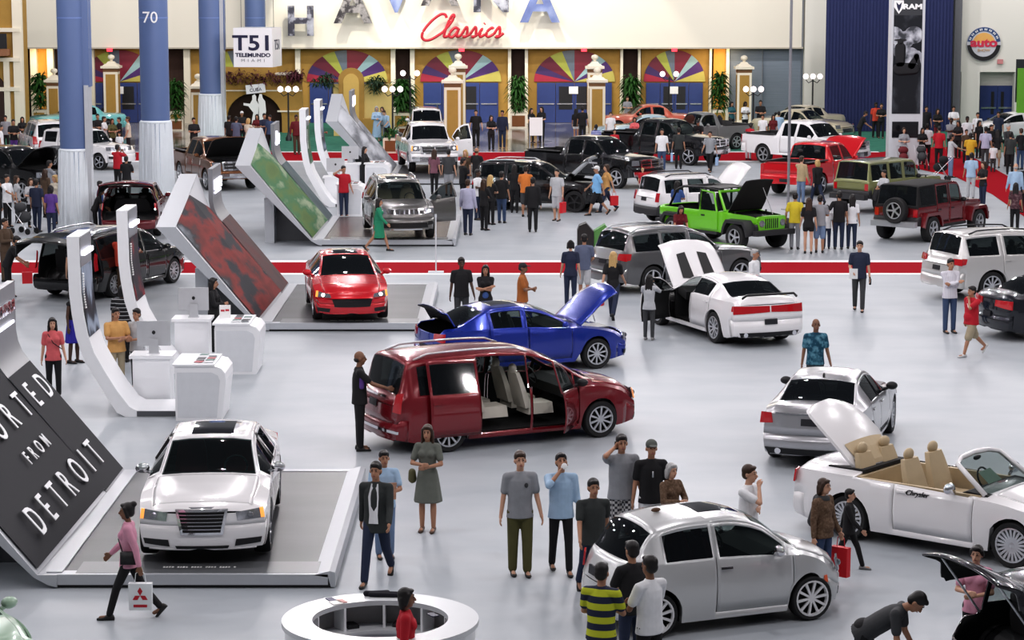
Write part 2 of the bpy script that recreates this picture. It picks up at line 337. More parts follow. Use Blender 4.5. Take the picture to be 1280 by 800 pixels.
# ---- hanging cube sign
sg = P(318, 182); z0 = HC - sg.y * tan(ang(84)); z1 = HC - sg.y * tan(ang(35)); s = (182 + 46) / HC; w = 50 / s
t = thing('hanging_cube_sign', 'white cube sign with navy lettering hung over the cafe arch', 'sign', (sg.x, sg.y, z0), radians(-8))
MB().b2((-w / 2, 0, 0), (w / 2, w, z1 - z0)).build('cube', WHITE, t); NAVY = mat('navy_print', (.01, .012, .05), .5)
text('main_lettering', 'T51', 1.0, NAVY, t, (0, -.012, (z1 - z0) * .60), bold=.02, sx=1.25); text('name_lettering', 'TELEMUNDO', .25, NAVY, t, (0, -.012, (z1 - z0) * .305), sx=1.16, bold=.008); text('city_lettering', 'MIAMI', .2, MGREY, t, (0, -.012, (z1 - z0) * .17), sx=1.3, space=1.9)
text('side_lettering', 'T51', .7, NAVY, t, (w / 2 + .012, w / 2, (z1 - z0) * .55), rot=(pi / 2, 0, pi / 2))
for x in (-.8, .8): MB().tube([(x, w / 2, z1 - z0), (x, w / 2, z1 - z0 + 5)], .012, 5).build('cable', BLACK, t)
# ---- ochre pillars
def pillar(px, py, w, ytop, label):
    g = P(px, py); s = (py + 46) / HC; hw = w / 2 / s; h = HC - g.y * tan(ang(ytop))
    t = thing('ochre_pillar', label, 'pillar', g, 0, 'ochre pillars with ball finials')
    MB().box((0, 0, .12), (hw * 2.3, hw * 2.3, .24)).build('plinth', CREAM, t)
    b = h - .72
    MB().box((0, 0, b / 2), (hw * 1.9, hw * 1.9, b)).build('shaft', CREAM, t)
    m = MB()
    for k in range(4):
        a = k * pi / 2; m.box((sin(a) * hw * .955, -cos(a) * hw * .955, b / 2 + .02), (hw * 1.28, .03, b - .7), a)
    m.build('inset_panel', GOLD, t)
    MB().box((0, 0, b - .12), (hw * 1.95, hw * 1.95, .16)).build('neck_band', mat('brown_band', (.2, .1, .04), .7), t)
    MB().box((0, 0, b + .05), (hw * 2.5, hw * 2.5, .12)).box((0, 0, b + .16), (hw * 2.2, hw * 2.2, .12), 0, .7).box((0, 0, b + .28), (hw * 1.3, hw * 1.3, .14), 0, .6).build('capital', CREAM, t)
    MB().lathe([(.05, b + .33), (.09, b + .38), (.06, b + .42), (.17, b + .5), (.19, b + .58), (.15, b + .67), (.02, b + .72)], 12).build('finial', CREAM, t, 60)
for a in [(69.5, 163, 18, 85, 'ochre pillar with ball finial beside the nearest column, leftmost'), (141, 157, 19, 68, 'ochre pillar with ball finial between the two nearest blue columns'), (249, 172, 17, 92, 'ochre pillar partly behind the third blue column'),
          (566, 186, 22, 84, 'ochre pillar with ball finial right behind the white pickup'), (573, 170, 19, 67, 'taller ochre pillar standing behind the one by the white pickup'), (746, 176, 21, 84, 'ochre pillar in front of the third blue doors, the nearer of the pair'),
          (743, 164, 19, 68, 'ochre pillar overlapped by a nearer one at the third doors'), (929, 158, 19, 69, 'ochre pillar before the steel shutter'), (1077, 158, 21, 72, 'ochre pillar against the navy curtain, rightmost')]: pillar(*a)
# ---- street lamps
GLOBE = mat('lamp_globe', (.9, .85, .85), .3, emit=(1, .82, .84), es=1.5); IRON = mat('black_iron', (.015, .016, .018), .4)
def street_lamp(px, py, ytop, label, n=3):
    g = P(px, py); h = HC - g.y * tan(ang(ytop)) - .1
    t = thing('street_lamp', label, 'lamp', g, 0, 'black street lamps with round globes')
    MB().lathe([(.16, 0), (.16, .15), (.07, .3), (.045, .5), (.04, h)], 10).build('post', IRON, t, 40)
    dx = [-.38, 0, .38] if n == 3 else [-.36, .36]
    for x in dx:
        MB().tube([(0, 0, h - .1), (x * .6, 0, h - .22), (x, 0, h - .05)], .025, 6).build('arm', IRON, t); MB().ell((x, 0, h + .12), (.145, .145, .15)).build('globe', GLOBE, t, 180)
for a in [(361, 176, 112, 'three-globe street lamp at the left of the cafe front'), (491, 178, 112, 'street lamp just left of the white pickup'), (513, 168, 92, 'taller street lamp before the first and second arch', 2), (836, 160, 93, 'street lamp with two globes before the rightmost blue doors', 2), (941, 172, 112, 'street lamp standing before the steel shutter'), (1015, 159, 96, 'street lamp against the cream wall left of the navy curtain')]: street_lamp(*a)
# ---- planters with palms
LEAF = [ramp_noise('palm_leaf_green', [(0, (.01, .035, .008)), (.6, (.03, .10, .02)), (1, (.07, .2, .04))], 3, .6), mat('bush_leaf_dark', (.02, .05, .02), .7, var=.5, scale=6), mat('bougainvillea_leaf', (.09, .018, .03), .8, var=.7, scale=5)]
def leafmesh(m, c, R, H, n, L, seed, droop=.5):
    r = random.Random(seed)
    for i in range(n):
        a = r.uniform(0, 2 * pi); z = c[2] + r.random() ** .8 * H; rad = R * r.uniform(.0, .35); el = r.uniform(-.2, 1.1); l = L * r.uniform(.6, 1.2)
        p0 = Vector((c[0] + rad * cos(a), c[1] + rad * sin(a), z)); d = Vector((cos(a) * cos(el), sin(a) * cos(el), sin(el))); sd = Vector((-sin(a), cos(a), 0)) * l * .1
        p1 = p0 + d * l * .55; p2 = p0 + d * l + Vector((0, 0, -droop * l))
        m.add([p0, p1 - sd, p2, p1 + sd], [(0, 1, 2, 3)])
def planter(px, py, w, ytop, label, seed, k=0):
    g = P(px, py); s = (py + 46) / HC; R = w / 2 / s; H = HC - g.y * tan(ang(ytop))
    t = thing('potted_palm', label, 'plant', g, 0, 'palms in wooden planters')
    bw = min(R * 1.4, 1.3)
    b = MB().box((0, 0, .45), (bw, bw, .9)).build('planter_box', CREAM, t); MB().box((0, -bw / 2 - .01, .45), (bw * .74, .03, .62)).build('planter_panel', GOLD, b)
    m = MB(); leafmesh(m, (0, 0, .9), R * .8, H - 1.5, 420, R * 1.15, seed); m.build('foliage', LEAF[k], t)
    MB().tube([(0, 0, .85), (.05, 0, 1.6), (0, 0.03, max(1.8, H - 1.2))], .05, 6).build('stem', mat('palm_stem', (.12, .08, .04), .8), t)
for a in [(51, 158, 26, 82, 'tall potted palm in the left recess beside the ochre building', 1), (221, 160, 24, 90, 'potted palm half hidden by the column numbered 70', 2), (503, 162, 34, 92, 'large potted palm right of the first arch', 3), (647, 158, 26, 86, 'potted palm between the second and third arch', 4), (789, 158, 28, 86, 'potted palm between the third and fourth arch', 5), (899, 158, 26, 82, 'potted palm in the lit niche beside the shutter', 6)]: planter(*a)
def tubshrub(px, py, w, h, label):
    g = P(px, py); t = thing('planter_tub', label, 'planter', g, 0, 'low square planters')
    MB().box((0, 0, h / 2), (w, w, h)).build('box', CREAM, t); MB().box((0, -w / 2 - .01, h / 2), (w * .76, .03, h * .72)).build('panel', mat('planter_brown', (.2, .075, .02), .7), t)
    m = MB(); leafmesh(m, (0, 0, h), w * .8, .3, 60, .5, int(px)); m.build('foliage', LEAF[0], t)
tubshrub(489, 191, .72, .68, 'low square planter with brown panel left of the white pickup'); tubshrub(505, 172, .6, .55, 'small square planter behind the white pickup near the lamp'); tubshrub(648, 160, .9, .8, 'square cream planter between second and third doors')
tubshrub(222, 163, .7, .6, 'square cream planter beside the column numbered 70')
# ---- cafe front
g = P(312, 166); cf = thing('cafe_building', 'ochre cafe front with dark archway and red blossoms along the top', 'building', g)
YC = g.y
def cx(px): return WY(px, 150, YC).x - g.x
def cz(py): return HC - YC * tan(ang(py))
arc = [(cx(318) + 1.42 * cos(pi * k / 16), cz(148) + 1.3 * sin(pi * k / 16)) for k in range(17)]
MB().prism([(cx(262), 0), (cx(262), cz(84)), (cx(346), cz(84)), (cx(346), cz(93)), (cx(378), cz(93)), (cx(378), 0), (arc[0][0], 0)] + arc + [(arc[-1][0], 0)], 0, .4, 'y').build('wall', GOLD, cf)
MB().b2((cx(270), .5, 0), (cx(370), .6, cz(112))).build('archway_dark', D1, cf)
MB().b2((cx(262), -.06, cz(114)), (cx(378), 0, cz(112.5))).build('band', CREAM, cf); MB().b2((cx(347), -.06, cz(140)), (cx(378), 0, cz(138))).build('band', CREAM, cf); MB().b2((cx(345), -.1, cz(94)), (cx(372), .5, cz(91))).build('cornice', CREAM, cf)
m = MB()
for i in range(26): leafmesh(m, (cx(280 + i * 3.8), -.2, cz(103) + .2 * sin(i * 1.3)), .35, .35, 26, .34, i)
for i in range(8): leafmesh(m, (cx(366 + (i % 4) * 3.5), -.25, cz(104) + .1 * (i // 4)), .4, .5, 30, .36, 50 + i)
m.build('blossom', LEAF[2], cf)
# cafe sign plate
t = thing('cafe_plaque', 'tilted white plaque with dark lettering above the cafe arch', 'sign', (g.x + cx(321), g.y - .35, cz(110.5))); a = MB().box((0, 0, 0), (1.0, .05, .46)).build('plate', WHITE, t); text('lettering', 'CUBA', .24, NAVY, a, (0, -.03, -.06)); t.rotation_euler = (0, radians(-6), 0)
# white cut-out dancers
fg = thing('dancer_cutout', 'white flat cut-out of two dancing figures in the cafe archway', 'sign', (g.x + cx(322), g.y - .5, 0))
def cut(nm, pts, par): MB().prism([(cx(x) - cx(322), cz(y)) for x, y in pts], 0, .04, 'y').build(nm, PAPER, par)
cut('figure', [(316, 150), (318, 140), (312, 132), (306, 131), (306, 128), (314, 129), (317, 124), (317, 119), (320, 117), (322, 120), (322, 125), (325, 130), (324, 142), (324, 172), (316, 172)], fg); cut('figure', [(325, 172), (325, 130), (324, 124), (326, 117), (329, 117), (330, 122), (333, 126), (334, 138), (332, 150), (333, 172)], fg)
# ---- yellow shrine front between lamps
g2 = P(460, 170); sh = thing('house_facade', 'pale yellow arched house front with hanging vines under the first fan window', 'building', g2); Y2 = g2.y
YEL = mat('pale_yellow_plaster', (.62, .42, .12), .75); 
def sx_(px): return WY(px, 150, Y2).x - g2.x
def sz_(py): return HC - Y2 * tan(ang(py))
MB().b2((sx_(417), 0, 0), (sx_(490), .3, sz_(105))).build('wall', mat('butter_plaster', (.66, .52, .2), .75), sh)
MB().prism([(sx_(424), 0), (sx_(424), sz_(101))] + [(sx_(439.5) - .66 * cos(pi * k / 12), sz_(101) + .66 * sin(pi * k / 12)) for k in range(13)] + [(sx_(455), 0)], -.15, 0, 'y').build('arch_surround', GOLD, sh)
MB().prism([(sx_(430), 0), (sx_(430), sz_(103))] + [(sx_(439.5) - .4 * cos(pi * k / 12), sz_(103) + .45 * sin(pi * k / 12)) for k in range(13)] + [(sx_(449), 0)], -.2, -.15, 'y').build('arch_panel', YEL, sh)
m = MB()
for x, y in ((405, 103), (410, 100), (414, 106), (398, 106), (466, 106), (472, 104), (477, 108), (470, 112)): leafmesh(m, (sx_(x), -.3, sz_(y + 4)), .5, .4, 60, .45, x)
m.build('vine', LEAF[1], sh); MB().b2((sx_(455), -1.0, 0), (sx_(475), -.4, sz_(147))).build('flower_box', GOLD, sh)
# ---- RAM tower
g = P(1131, 206); zt = HC - g.y * tan(ang(-30)); s = 252 / HC; w = 42 / s
tw = thing('banner_tower', 'tall dark banner tower with a ram head emblem and rider photograph', 'display tower', g)
MB().b2((-w / 2, 0, 0), (w / 2, .8, zt)).build('tower_body', LGREY, tw)
def tz(py): return HC - g.y * tan(ang(py))
MB().b2((-w / 2 + .1, -.03, tz(142)), (w / 2 - .12, 0, tz(19))).build('photo_banner', ramp_noise('rider_photo', [(0, (.004, .004, .006)), (.52, (.015, .017, .022)), (.62, (.10, .11, .13)), (.75, (.4, .42, .47)), (1, (.7, .7, .75))], .55, .5, (1, 1, .6), 6), tw)
MB().b2((-w / 2 + .1, -.03, tz(19)), (w / 2 - .12, 0, tz(-40))).build('header_panel', mat('charcoal_header', (.035, .038, .045), .5), tw)
MB().b2((-w / 2 + .13, -.03, tz(172)), (w / 2 - .18, 0, tz(152))).build('screen', mat('black_screen', (.008, .009, .012), .15), tw)
RW = [(-.55, 0), (-.2, .22), (.1, .36), (.3, .2)]
text('lettering', 'RAM', .30, PAPER, tw, (.17, -.045, tz(8.5)), sx=1.35, bold=.015)
MB().prism([(-.62, tz(8.5) + .28), (-.22, tz(8.5) + .28), (-.2, tz(8.5)), (-.42, tz(8.5) - .3), (-.64, tz(8.5))], -.05, -.03, 'y').build('shield_emblem', PAPER, tw)
MB().prism([(-.54, tz(8.5) + .2), (-.42, tz(8.5) + .08), (-.3, tz(8.5) + .2), (-.34, tz(8.5) - .02), (-.42, tz(8.5) - .2), (-.5, tz(8.5) - .02)], -.06, -.05, 'y').build('ram_head', NAVY, tw)
dc_ = MB(); [dc_.ell((-.15 + .5 * sin(k * 1.7), -.032, tz(66) + .55 * cos(k * 2.3) + .1 * k), (.42, .006, .38)) for k in range(6)]; dc_.v = [(max(-w / 2 + .11, min(w / 2 - .13, x)), min(y, -.031), z) for x, y, z in dc_.v]; dc_.build('dust_cloud', ramp_noise('dust_cloud_photo', [(0, (.01, .01, .013)), (.40, (.06, .065, .075)), (.52, (.32, .33, .37)), (.65, (.6, .62, .66)), (1, (.75, .76, .8))], 2.2, .6), tw)
rd = MB(); rx = -.32; zr = tz(92)
rd.ell((rx, -.04, zr + 1.35), (.13, .015, .16)).ell((rx, -.04, zr + 1.44), (.28, .012, .05)).cap((rx, -.04, zr + 1.1), (rx, -.04, zr + .5), .25, .22).cap((rx + .5, -.04, zr + .35), (rx + .72, -.04, zr + .75), .16, .1).cap((rx + .7, -.04, zr + .75), (rx + .9, -.04, zr + .3), .12, .09).cap((rx, -.04, zr + .2), (rx + .6, -.04, zr + .2), .3, .25)
rd.v = [(min(x, w / 2 - .13), max(y, -.05), z) for x, y, z in rd.v]; rd.build('rider_silhouette', mat('silhouette_black', (.006, .006, .009), .6), tw, 180)
# ---- round auto show emblem
p = WY(1229.5, 55, YW - 4.1); R = 21 / 23.4
lg = thing('round_wall_logo', 'round blue and black wall emblem with the word auto in red', 'sign', p)
MB().lathe([(R, 0), (R, .06)], 40, axis='y', c=(0, -.06, 0)).build('disc', mat('emblem_grey', (.55, .56, .6), .5), lg)
def ringseg(m, r0, r1, a0, a1, y, n=24):
    q = [(r1 * cos(a0 + (a1 - a0) * k / n), r1 * sin(a0 + (a1 - a0) * k / n)) for k in range(n + 1)] + [(r0 * cos(a1 - (a1 - a0) * k / n), r0 * sin(a1 - (a1 - a0) * k / n)) for k in range(n + 1)]
    for k in range(n): m.add([(q[k][0], y, q[k][1]), (q[k + 1][0], y, q[k + 1][1]), (q[2 * n - k][0], y, q[2 * n - k][1]), (q[2 * n + 1 - k][0], y, q[2 * n + 1 - k][1])], [(0, 1, 2, 3)])
m = MB(); ringseg(m, R * .74, R * .98, pi * .05, pi * .95, -.075); m.build('upper_ring', mat('emblem_blue', (.04, .08, .2), .5), lg)
m = MB(); ringseg(m, R * .74, R * .98, pi * 1.02, pi * 1.98, -.075); m.build('lower_ring', BLACK, lg)
m = MB(); ringseg(m, 0, R * .66, pi * .08, pi * .92, -.072); m.build('sunrise_half', mat('emblem_orange', (.75, .42, .12), .5), lg)
text('main_lettering', 'auto', .62, mat('emblem_red', (.6, .03, .08), .5), lg, (0, -.09, .06), sx=1.25, bold=.025)
text('small_lettering', 'SHOW', .2, mat('emblem_amber', (.55, .3, .1), .5), lg, (0, -.085, -.33), sx=1.1)
for k in range(24):
    a = pi * (.90 - .8 * k / 23); x = MB().box((0, 0, 0), (.05, .01, .1)).build('ring_lettering', PAPER, lg) if k % 3 != 2 else None
    if x: x.location = (R * .86 * cos(a), -.085, R * .86 * sin(a)); x.rotation_euler = (0, pi / 2 - a, 0)
p = WY(1250, 77, YW - 4.1); tag(MB().box((p.x, p.y - .03, p.z), (.3, .06, .24)).build('alarm_strobe', mat('strobe_pink', (.6, .25, .25), .5)), 'small pinkish alarm box on the wall below the round emblem', 'alarm box')
# green booth at right edge
g = P(1300, 178); tag(MB().b2((g.x - 1.15, g.y, .0), (g.x + 3, g.y + .3, 3.6)).build('green_booth_wall', mat('lime_panel', (.14, .38, .03), .6)), 'bright green booth wall at the right edge behind the crowd', 'booth wall')
g = P(1298, 176); tag(MB().b2((g.x - 1.2, g.y, 1.9), (g.x + 3, g.y + .1, 4.0)).build('hanging_banner', mat('black_banner', (.02, .025, .03), .6)), 'dark hanging banner in front of the green booth at the right edge', 'banner')
g = P(1098, 160); tag(MB().prism([(g.x - .6, 0), (g.x - .6, 1.6), (g.x + .2, 2.35), (g.x + 1.2, 2.35), (g.x + 1.2, 0)], g.y, g.y + .15, 'y').build('green_panel', mat('lime_sign', (.28, .55, .09), .6)), 'slanted lime green panel left of the banner tower', 'sign')
g = P(1088, 162); t = thing('flame_sign', 'small yellow and orange upright sign beside the rightmost ochre pillar', 'sign', g); MB().b2((-.25, 0, .0), (.25, .1, 2.0)).build('board', mat('yellow_board', (.75, .6, .2), .6), t); MB().ell((0, -.05, 2.3), (.42, .08, .32)).build('orange_oval', mat('orange_oval_paint', (.5, .12, .03), .5), t, 180)
# easel board by the doors
g = P(670, 186); t = thing('notice_board', 'white notice board on legs standing in the foyer before the doors', 'notice board', g)
MB().box((0, 0, 1.05), (.62, .05, .85)).build('board', PAPER, t)
for x in (-.29, .29): MB().tube([(x, 0, 0), (x, 0, 1.5)], .02, 6).build('leg', LGREY, t)
# blue-grey reflection of the doors, painted as a thin strip on the tiles
g = P(693, 189); tag(MB().b2((g.x - .5, g.y + 6, 0), (g.x + .0, g.y + 6.3, .012)).build('door_mat', mat('reflection_slate', (.1, .13, .2), .8)), 'slate blue painted reflection of the doors on the foyer tiles', 'mat')
# ================================================================ STAGES
def lerp_(a, b, t): return a + (b - a) * t
DECK = ramp_noise('grey_deck_vinyl', [(0, (.045, .048, .053)), (.5, (.075, .078, .084)), (1, (.115, .118, .125))], .7, .4, (.5, 1.5, 1), 5)
DECKN = [DECK, DECK, ramp_noise('deck_rosy', [(0, (.06, .045, .045)), (.5, (.10, .085, .082)), (1, (.16, .145, .145))], .7, .25), DECK]
def stage(px, py, screen, label, emblem, sw=3.9, dp=7.15, flat=False, zT=2.5, deck=DECK):
    h = P(px, py); t = thing('display_stage', label, 'display stage', h, 0, 'folded display stages with sloped back walls')
    # platform ribbon: front fascia, deck, ridge on the right
    ze = .20
    MB().b2((.1, 0.02, .05), (sw - .1, .25, ze)).build('front_fascia', mat('stage_rim', (.44, .46, .49), .35, var=.03), t); MB().b2((.1, dp - .15, .05), (sw - .12, dp, ze)).build('rear_fascia', MATS['stage_rim'], t)
    MB().b2((.1, .06, 0), (sw - .06, dp - .06, .05)).build('plinth', BLACK, t)
    MB().b2((.12, .25, .05), (sw - .2, dp - .15, ze - .01)).build('deck', deck, t)
    MB().b2((.35, .1, ze - .004), (sw - .25, .75, ze + .004)).build('deck_strip', mat('deck_strip_grey', (.12, .127, .135), .4), t)
    cap_ = MB()
    for k in range(26):
        if k % 5 != 4: cap_.box((1.55 + k * .04, .42, ze + .006), (.028, .06, .006))
    cap_.build('plaque_lettering', PAPER, t)
    MB().prism([(sw - .30, ze - .01), (sw - .08, ze + .05), (sw, ze + .03), (sw, .02), (sw - .06, .02), (sw - .1, ze - .04)], .02, dp, 'y').build('side_ridge', MATS['stage_rim'], t)
    # ribbon front profile: outer edge of slope with bend
    ia = radians(48)
    def sl(L, n): return (-L * cos(ia) - n * sin(ia), ze + L * sin(ia) - n * cos(ia))   # L along slope, n = thickness below
    Lf = (zT - ze) / sin(ia); th = .34
    B = (-Lf * cos(ia), zT); A = (B[0] - .47, zT)
    low = [(.10, .02), (-.02, .05), (-.22, .16)]
    prof = [(.6, ze), (.0, ze)] + [B, A] + [(-.42, .36)] + low[::-1]
    yS = 5.3; zD = zT + .80
    Fp = (B[0], 3.1, zT + .10)
    # slope wedge: front face at y=0, back at yS with raised top lip
    D = (B[0] - .16, yS, zD); Cc = (A[0] - .14, yS, zD); E = (-.08 - 2.9 * cos(radians(49.9)), yS, ze + 2.9 * sin(radians(49.9)))
    def onsl(L, y):
        a = radians(48 + 2.5 * y / dp); x0 = lerp_(-.16, -.05, y / dp); return (x0 - L * cos(a) + .012, y, ze + .01 + L * sin(a) + .01)
    mid2 = (B[0] * .42 + D[0] * .58 + .01, 5.3 * .58, zT + .8 * .58)
    m = MB(); rgs = []; yM = yS * .58
    if flat: mid2 = (lerp_(B[0], E[0], .58), 5.3 * .58, lerp_(zT, E[2], .58))
    tops = {0: ((B[0] + .004, zT - .004), B, A), 1: ((mid2[0] + .004, mid2[2] - .004), (lerp_(B[0], D[0], .58), lerp_(zT, zD, .58)), (lerp_(A[0], Cc[0], .58), lerp_(zT, zD, .58))), 2: ((E[0], E[2]), (D[0], D[2]), (Cc[0], Cc[2]))}
    for k_ in range(21):
        y_ = yS * k_ / 20; s0_, w_ = (0, y_ / yM) if y_ <= yM else (1, (y_ - yM) / (yS - yM))
        b1, b2_, a_ = [[lerp_(tops[s0_][i][j], tops[s0_ + 1][i][j], w_) for j in (0, 1)] for i in range(3)]; rgs.append([(x, y_, z) for x, z in [(.10, ze), (lerp_(-.16, -.05, y_ / dp) - .01, ze - .005), b1, b2_, a_, (-.42, .36)] + low[::-1]])
    m.rings(rgs); o = m.build('sloped_ribbon', MATS['stage_rim'], t); recalc(o.data)
    MB().add([(E[0] + .004, yS - .002, E[2] + .01), (D[0] + .006, yS - .002, D[2] - .004), (mid2[0] + .008, yM, mid2[2] - .006)], [(0, 1, 2)]).build('lip_return', LGREY, t)
    # far strip of slope curving up into the sign plate
    ib = radians(50.5); q = [(-.085, ze)] + [(-.085 - L * cos(ib), ze + L * sin(ib)) for L in (.4, 1.0, 1.6, 2.45)]
    kx, kz = q[-1]
    q += [(kx - .10, kz + .14), (kx - .17, kz + .32), (kx - .20, kz + .5)]
    zt_ = zD + .12; q += [(kx - .20, zt_)]
    th2 = .12
    back = [(x - th2 * .9, z - (.08 if i < 5 else 0)) for i, (x, z) in enumerate(q)]; back[-1] = (q[-1][0] - th2, zt_)
    m = MB(); n = len(q); y0, y1 = yS + .02, dp
    m.add([(x, y0, z) for x, z in q] + [(x, y1, z) for x, z in q] + [(x, y0, z) for x, z in back] + [(x, y1, z) for x, z in back],
          [(i, i + 1, n + i + 1, n + i) for i in range(n - 1)] + [(2 * n + i, 3 * n + i, 3 * n + i + 1, 2 * n + i + 1) for i in range(n - 1)] + [(i, 2 * n + i, 2 * n + i + 1, i + 1) for i in range(n - 1)] + [(n + i, n + i + 1, 3 * n + i + 1, 3 * n + i) for i in range(n - 1)] + [(n - 1, 3 * n - 1, 4 * n - 1, 2 * n - 1)])
    o = m.build('sign_plate', mat('sign_plate_grey', (.22, .23, .25), .4, var=.04), t, 40); recalc(o.data)
    # screen: image skin on the slope
    L1 = Lf * .985; vs = []; fs = []; nn = 14
    for k in range(nn + 1):
        y = .12 + (yS - .14) * k / nn; q_ = y / (yS * .58)
        if q_ <= 1: tp = Vector((lerp_(B[0], mid2[0], q_) + .012, y, lerp_(zT, mid2[2], q_) + .012))
        else: w_ = (y - yS * .58) / (yS * .42); tp = Vector((lerp_(mid2[0], E[0], w_) + .012, y, lerp_(mid2[2], E[2], w_) + .012))
        bt = Vector(onsl(.06, y))
        for j in range(9): vs.append(bt.lerp(tp, j / 8))
    for k in range(nn):
        for j in range(8): fs.append((k * 9 + j, (k + 1) * 9 + j, (k + 1) * 9 + j + 1, k * 9 + j + 1))
    so = MB().add(vs, fs).build('picture_panel', screen, t); recalc(so.data)
    if so.data.polygons[0].normal.x < 0: so.data.flip_normals()
    so2 = MB().add([*[(-.085 + .014 - L * cos(ib), y, ze + .014 + L * sin(ib)) for L, y in ((.03, yS - .02), (2.42, yS - .02), (2.42, dp - .08), (.03, dp - .08))]], [(0, 1, 2, 3)]).build('picture_panel', emblem.get('far', screen), t)
    # hinge gutter
    MB().b2((-.06, .12, ze - .02), (.16, dp - .1, ze + .015)).build('gutter', MATS['stage_rim'], t)
    # support under the slope
    MB().b2((-1.75, .9, 0), (-1.45, 2.2, ze + 1.2)).build('support_post', MATS['stage_rim'], t)
    MB().prism([(-1.46, 0), (-1.46, 1.25), (-.45, .28), (-.3, 0)], 1.5, 4.6, 'y').build('under_panel', DGREY, t)
    # lit brand letters on the plate
    lt = emblem['text']; px_ = q[-1][0]
    MB().b2((px_ + .01, yS + .3, zt_ - .66), (px_ + .04, dp - .3, zt_ - .62)).build('light_bar', GLOW, t)
    text('brand_lettering', lt, emblem['size'], emblem.get('m', mat('lit_letter_white', (.85, .85, .95), .4, emit=(.88, .88, 1), es=1.1, var=.01)), t, (px_ + .03, (yS + dp) / 2, zt_ - .36 if emblem.get('up') else zt_ - .45), rot=(pi / 2, 0, pi / 2), depth=.03, sx=emblem.get('sx', 1), bold=.012)
    t['_q'] = 0; del t['_q']
    return t, onsl, Lf, dp
BLK = mat('matt_black_panel', (.011, .012, .017), .8, var=.05)
SCR_RED = ramp_noise('racing_red_picture', [(0, (.01, .012, .016)), (.40, (.02, .022, .03)), (.48, (.20, .02, .016)), (.56, (.13, .014, .012)), (.62, (.02, .022, .028)), (.78, (.25, .28, .32)), (1, (.05, .05, .06))], 1.1, .7, (1, .35, 1), 4, rot=(0, 0, .3))
SCR_REDF = ramp_noise('racing_red_far', [(0, (.03, .03, .035)), (.5, (.09, .05, .05)), (1, (.14, .02, .02))], 1.4, .7)
SCR_GRN = ramp_noise('trail_green_picture', [(0, (.05, .09, .03)), (.38, (.10, .17, .05)), (.5, (.05, .16, .07)), (.6, (.30, .36, .24)), (.7, (.08, .2, .12)), (1, (.5, .56, .5))], 1.3, .7, (1.2, .25, 1), 6)
SCR_GRNF = ramp_noise('trail_slate_far', [(0, (.04, .06, .07)), (.5, (.08, .11, .12)), (1, (.16, .22, .2))], 1.2, .7)
SCR_SIL = ramp_noise('silver_speed_picture', [(0, (.05, .055, .065)), (.4, (.18, .19, .21)), (.55, (.5, .52, .56)), (1, (.75, .78, .82))], 1.2, .7, (1.5, .22, 1), 6)
ST1, on1, L1_, dp1 = stage(62, 736, BLK, 'nearest display stage, its black sloped wall lettered with a white slogan', dict(text='CHRYSLER', size=.26, m=CHROME, up=1, far=BLK), 4.0, 7.1, flat=True)
stage(331, 414.5, SCR_RED, 'display stage with red and black racing picture on its sloped wall', dict(text='DODGE', size=.34, far=SCR_REDF, sx=1.1), 3.9, 7.15)
stage(398, 308, SCR_GRN, 'display stage with green streaky picture on its sloped wall', dict(text='Jeep', size=.5, far=SCR_GRNF), 4.25, 7.15, deck=DECKN[2])
stage(488, 231, SCR_SIL, 'farthest display stage, silver grey streaked picture on its slope', dict(text='RAM', size=.5, far=SCR_SIL), 3.9, 7.15)
# slogan on stage 1: text runs along the depth, up is up-slope
PRINT = mat('white_print', (.75, .76, .78), .5, var=.02)
ia = radians(48); rot = Matrix(((0, -cos(ia), sin(ia)), (1, 0, 0), (0, sin(ia), cos(ia)))).to_euler()
rot = Matrix(((0, -cos(radians(49.2)), sin(radians(49.2))), (1, 0, 0), (0, sin(radians(49.2)), cos(radians(49.2))))).to_euler()
for body, L, y0, y1, hgt in [('IMPORTED', 1.92, .25, 6.85, .47), ('FROM', 1.27, 3.0, 4.55, .23), ('DETROIT', .55, 1.05, 6.35, .47)]:
    x_, _, z_ = on1(L, 3.5); cw = []
    for ch in body:
        me = text_mesh(ch, hgt / .7, .006, align='LEFT', bold=.004); xs = [v.co.x for v in me.vertices]; cw.append((me, min(xs), max(xs) - min(xs)))
    gp = (y1 - y0 - sum(c[2] for c in cw)) / (len(cw) - 1); yy = y0
    for me, mn, wd_ in cw:
        me.materials.clear(); me.materials.append(PRINT); o = link('slogan_letter', me, ST1, (x_ + .05, yy - mn, z_ + .04)); o.rotation_euler = rot; yy += wd_ + gp
# chrome wing emblem of stage 1
wz = 2.98
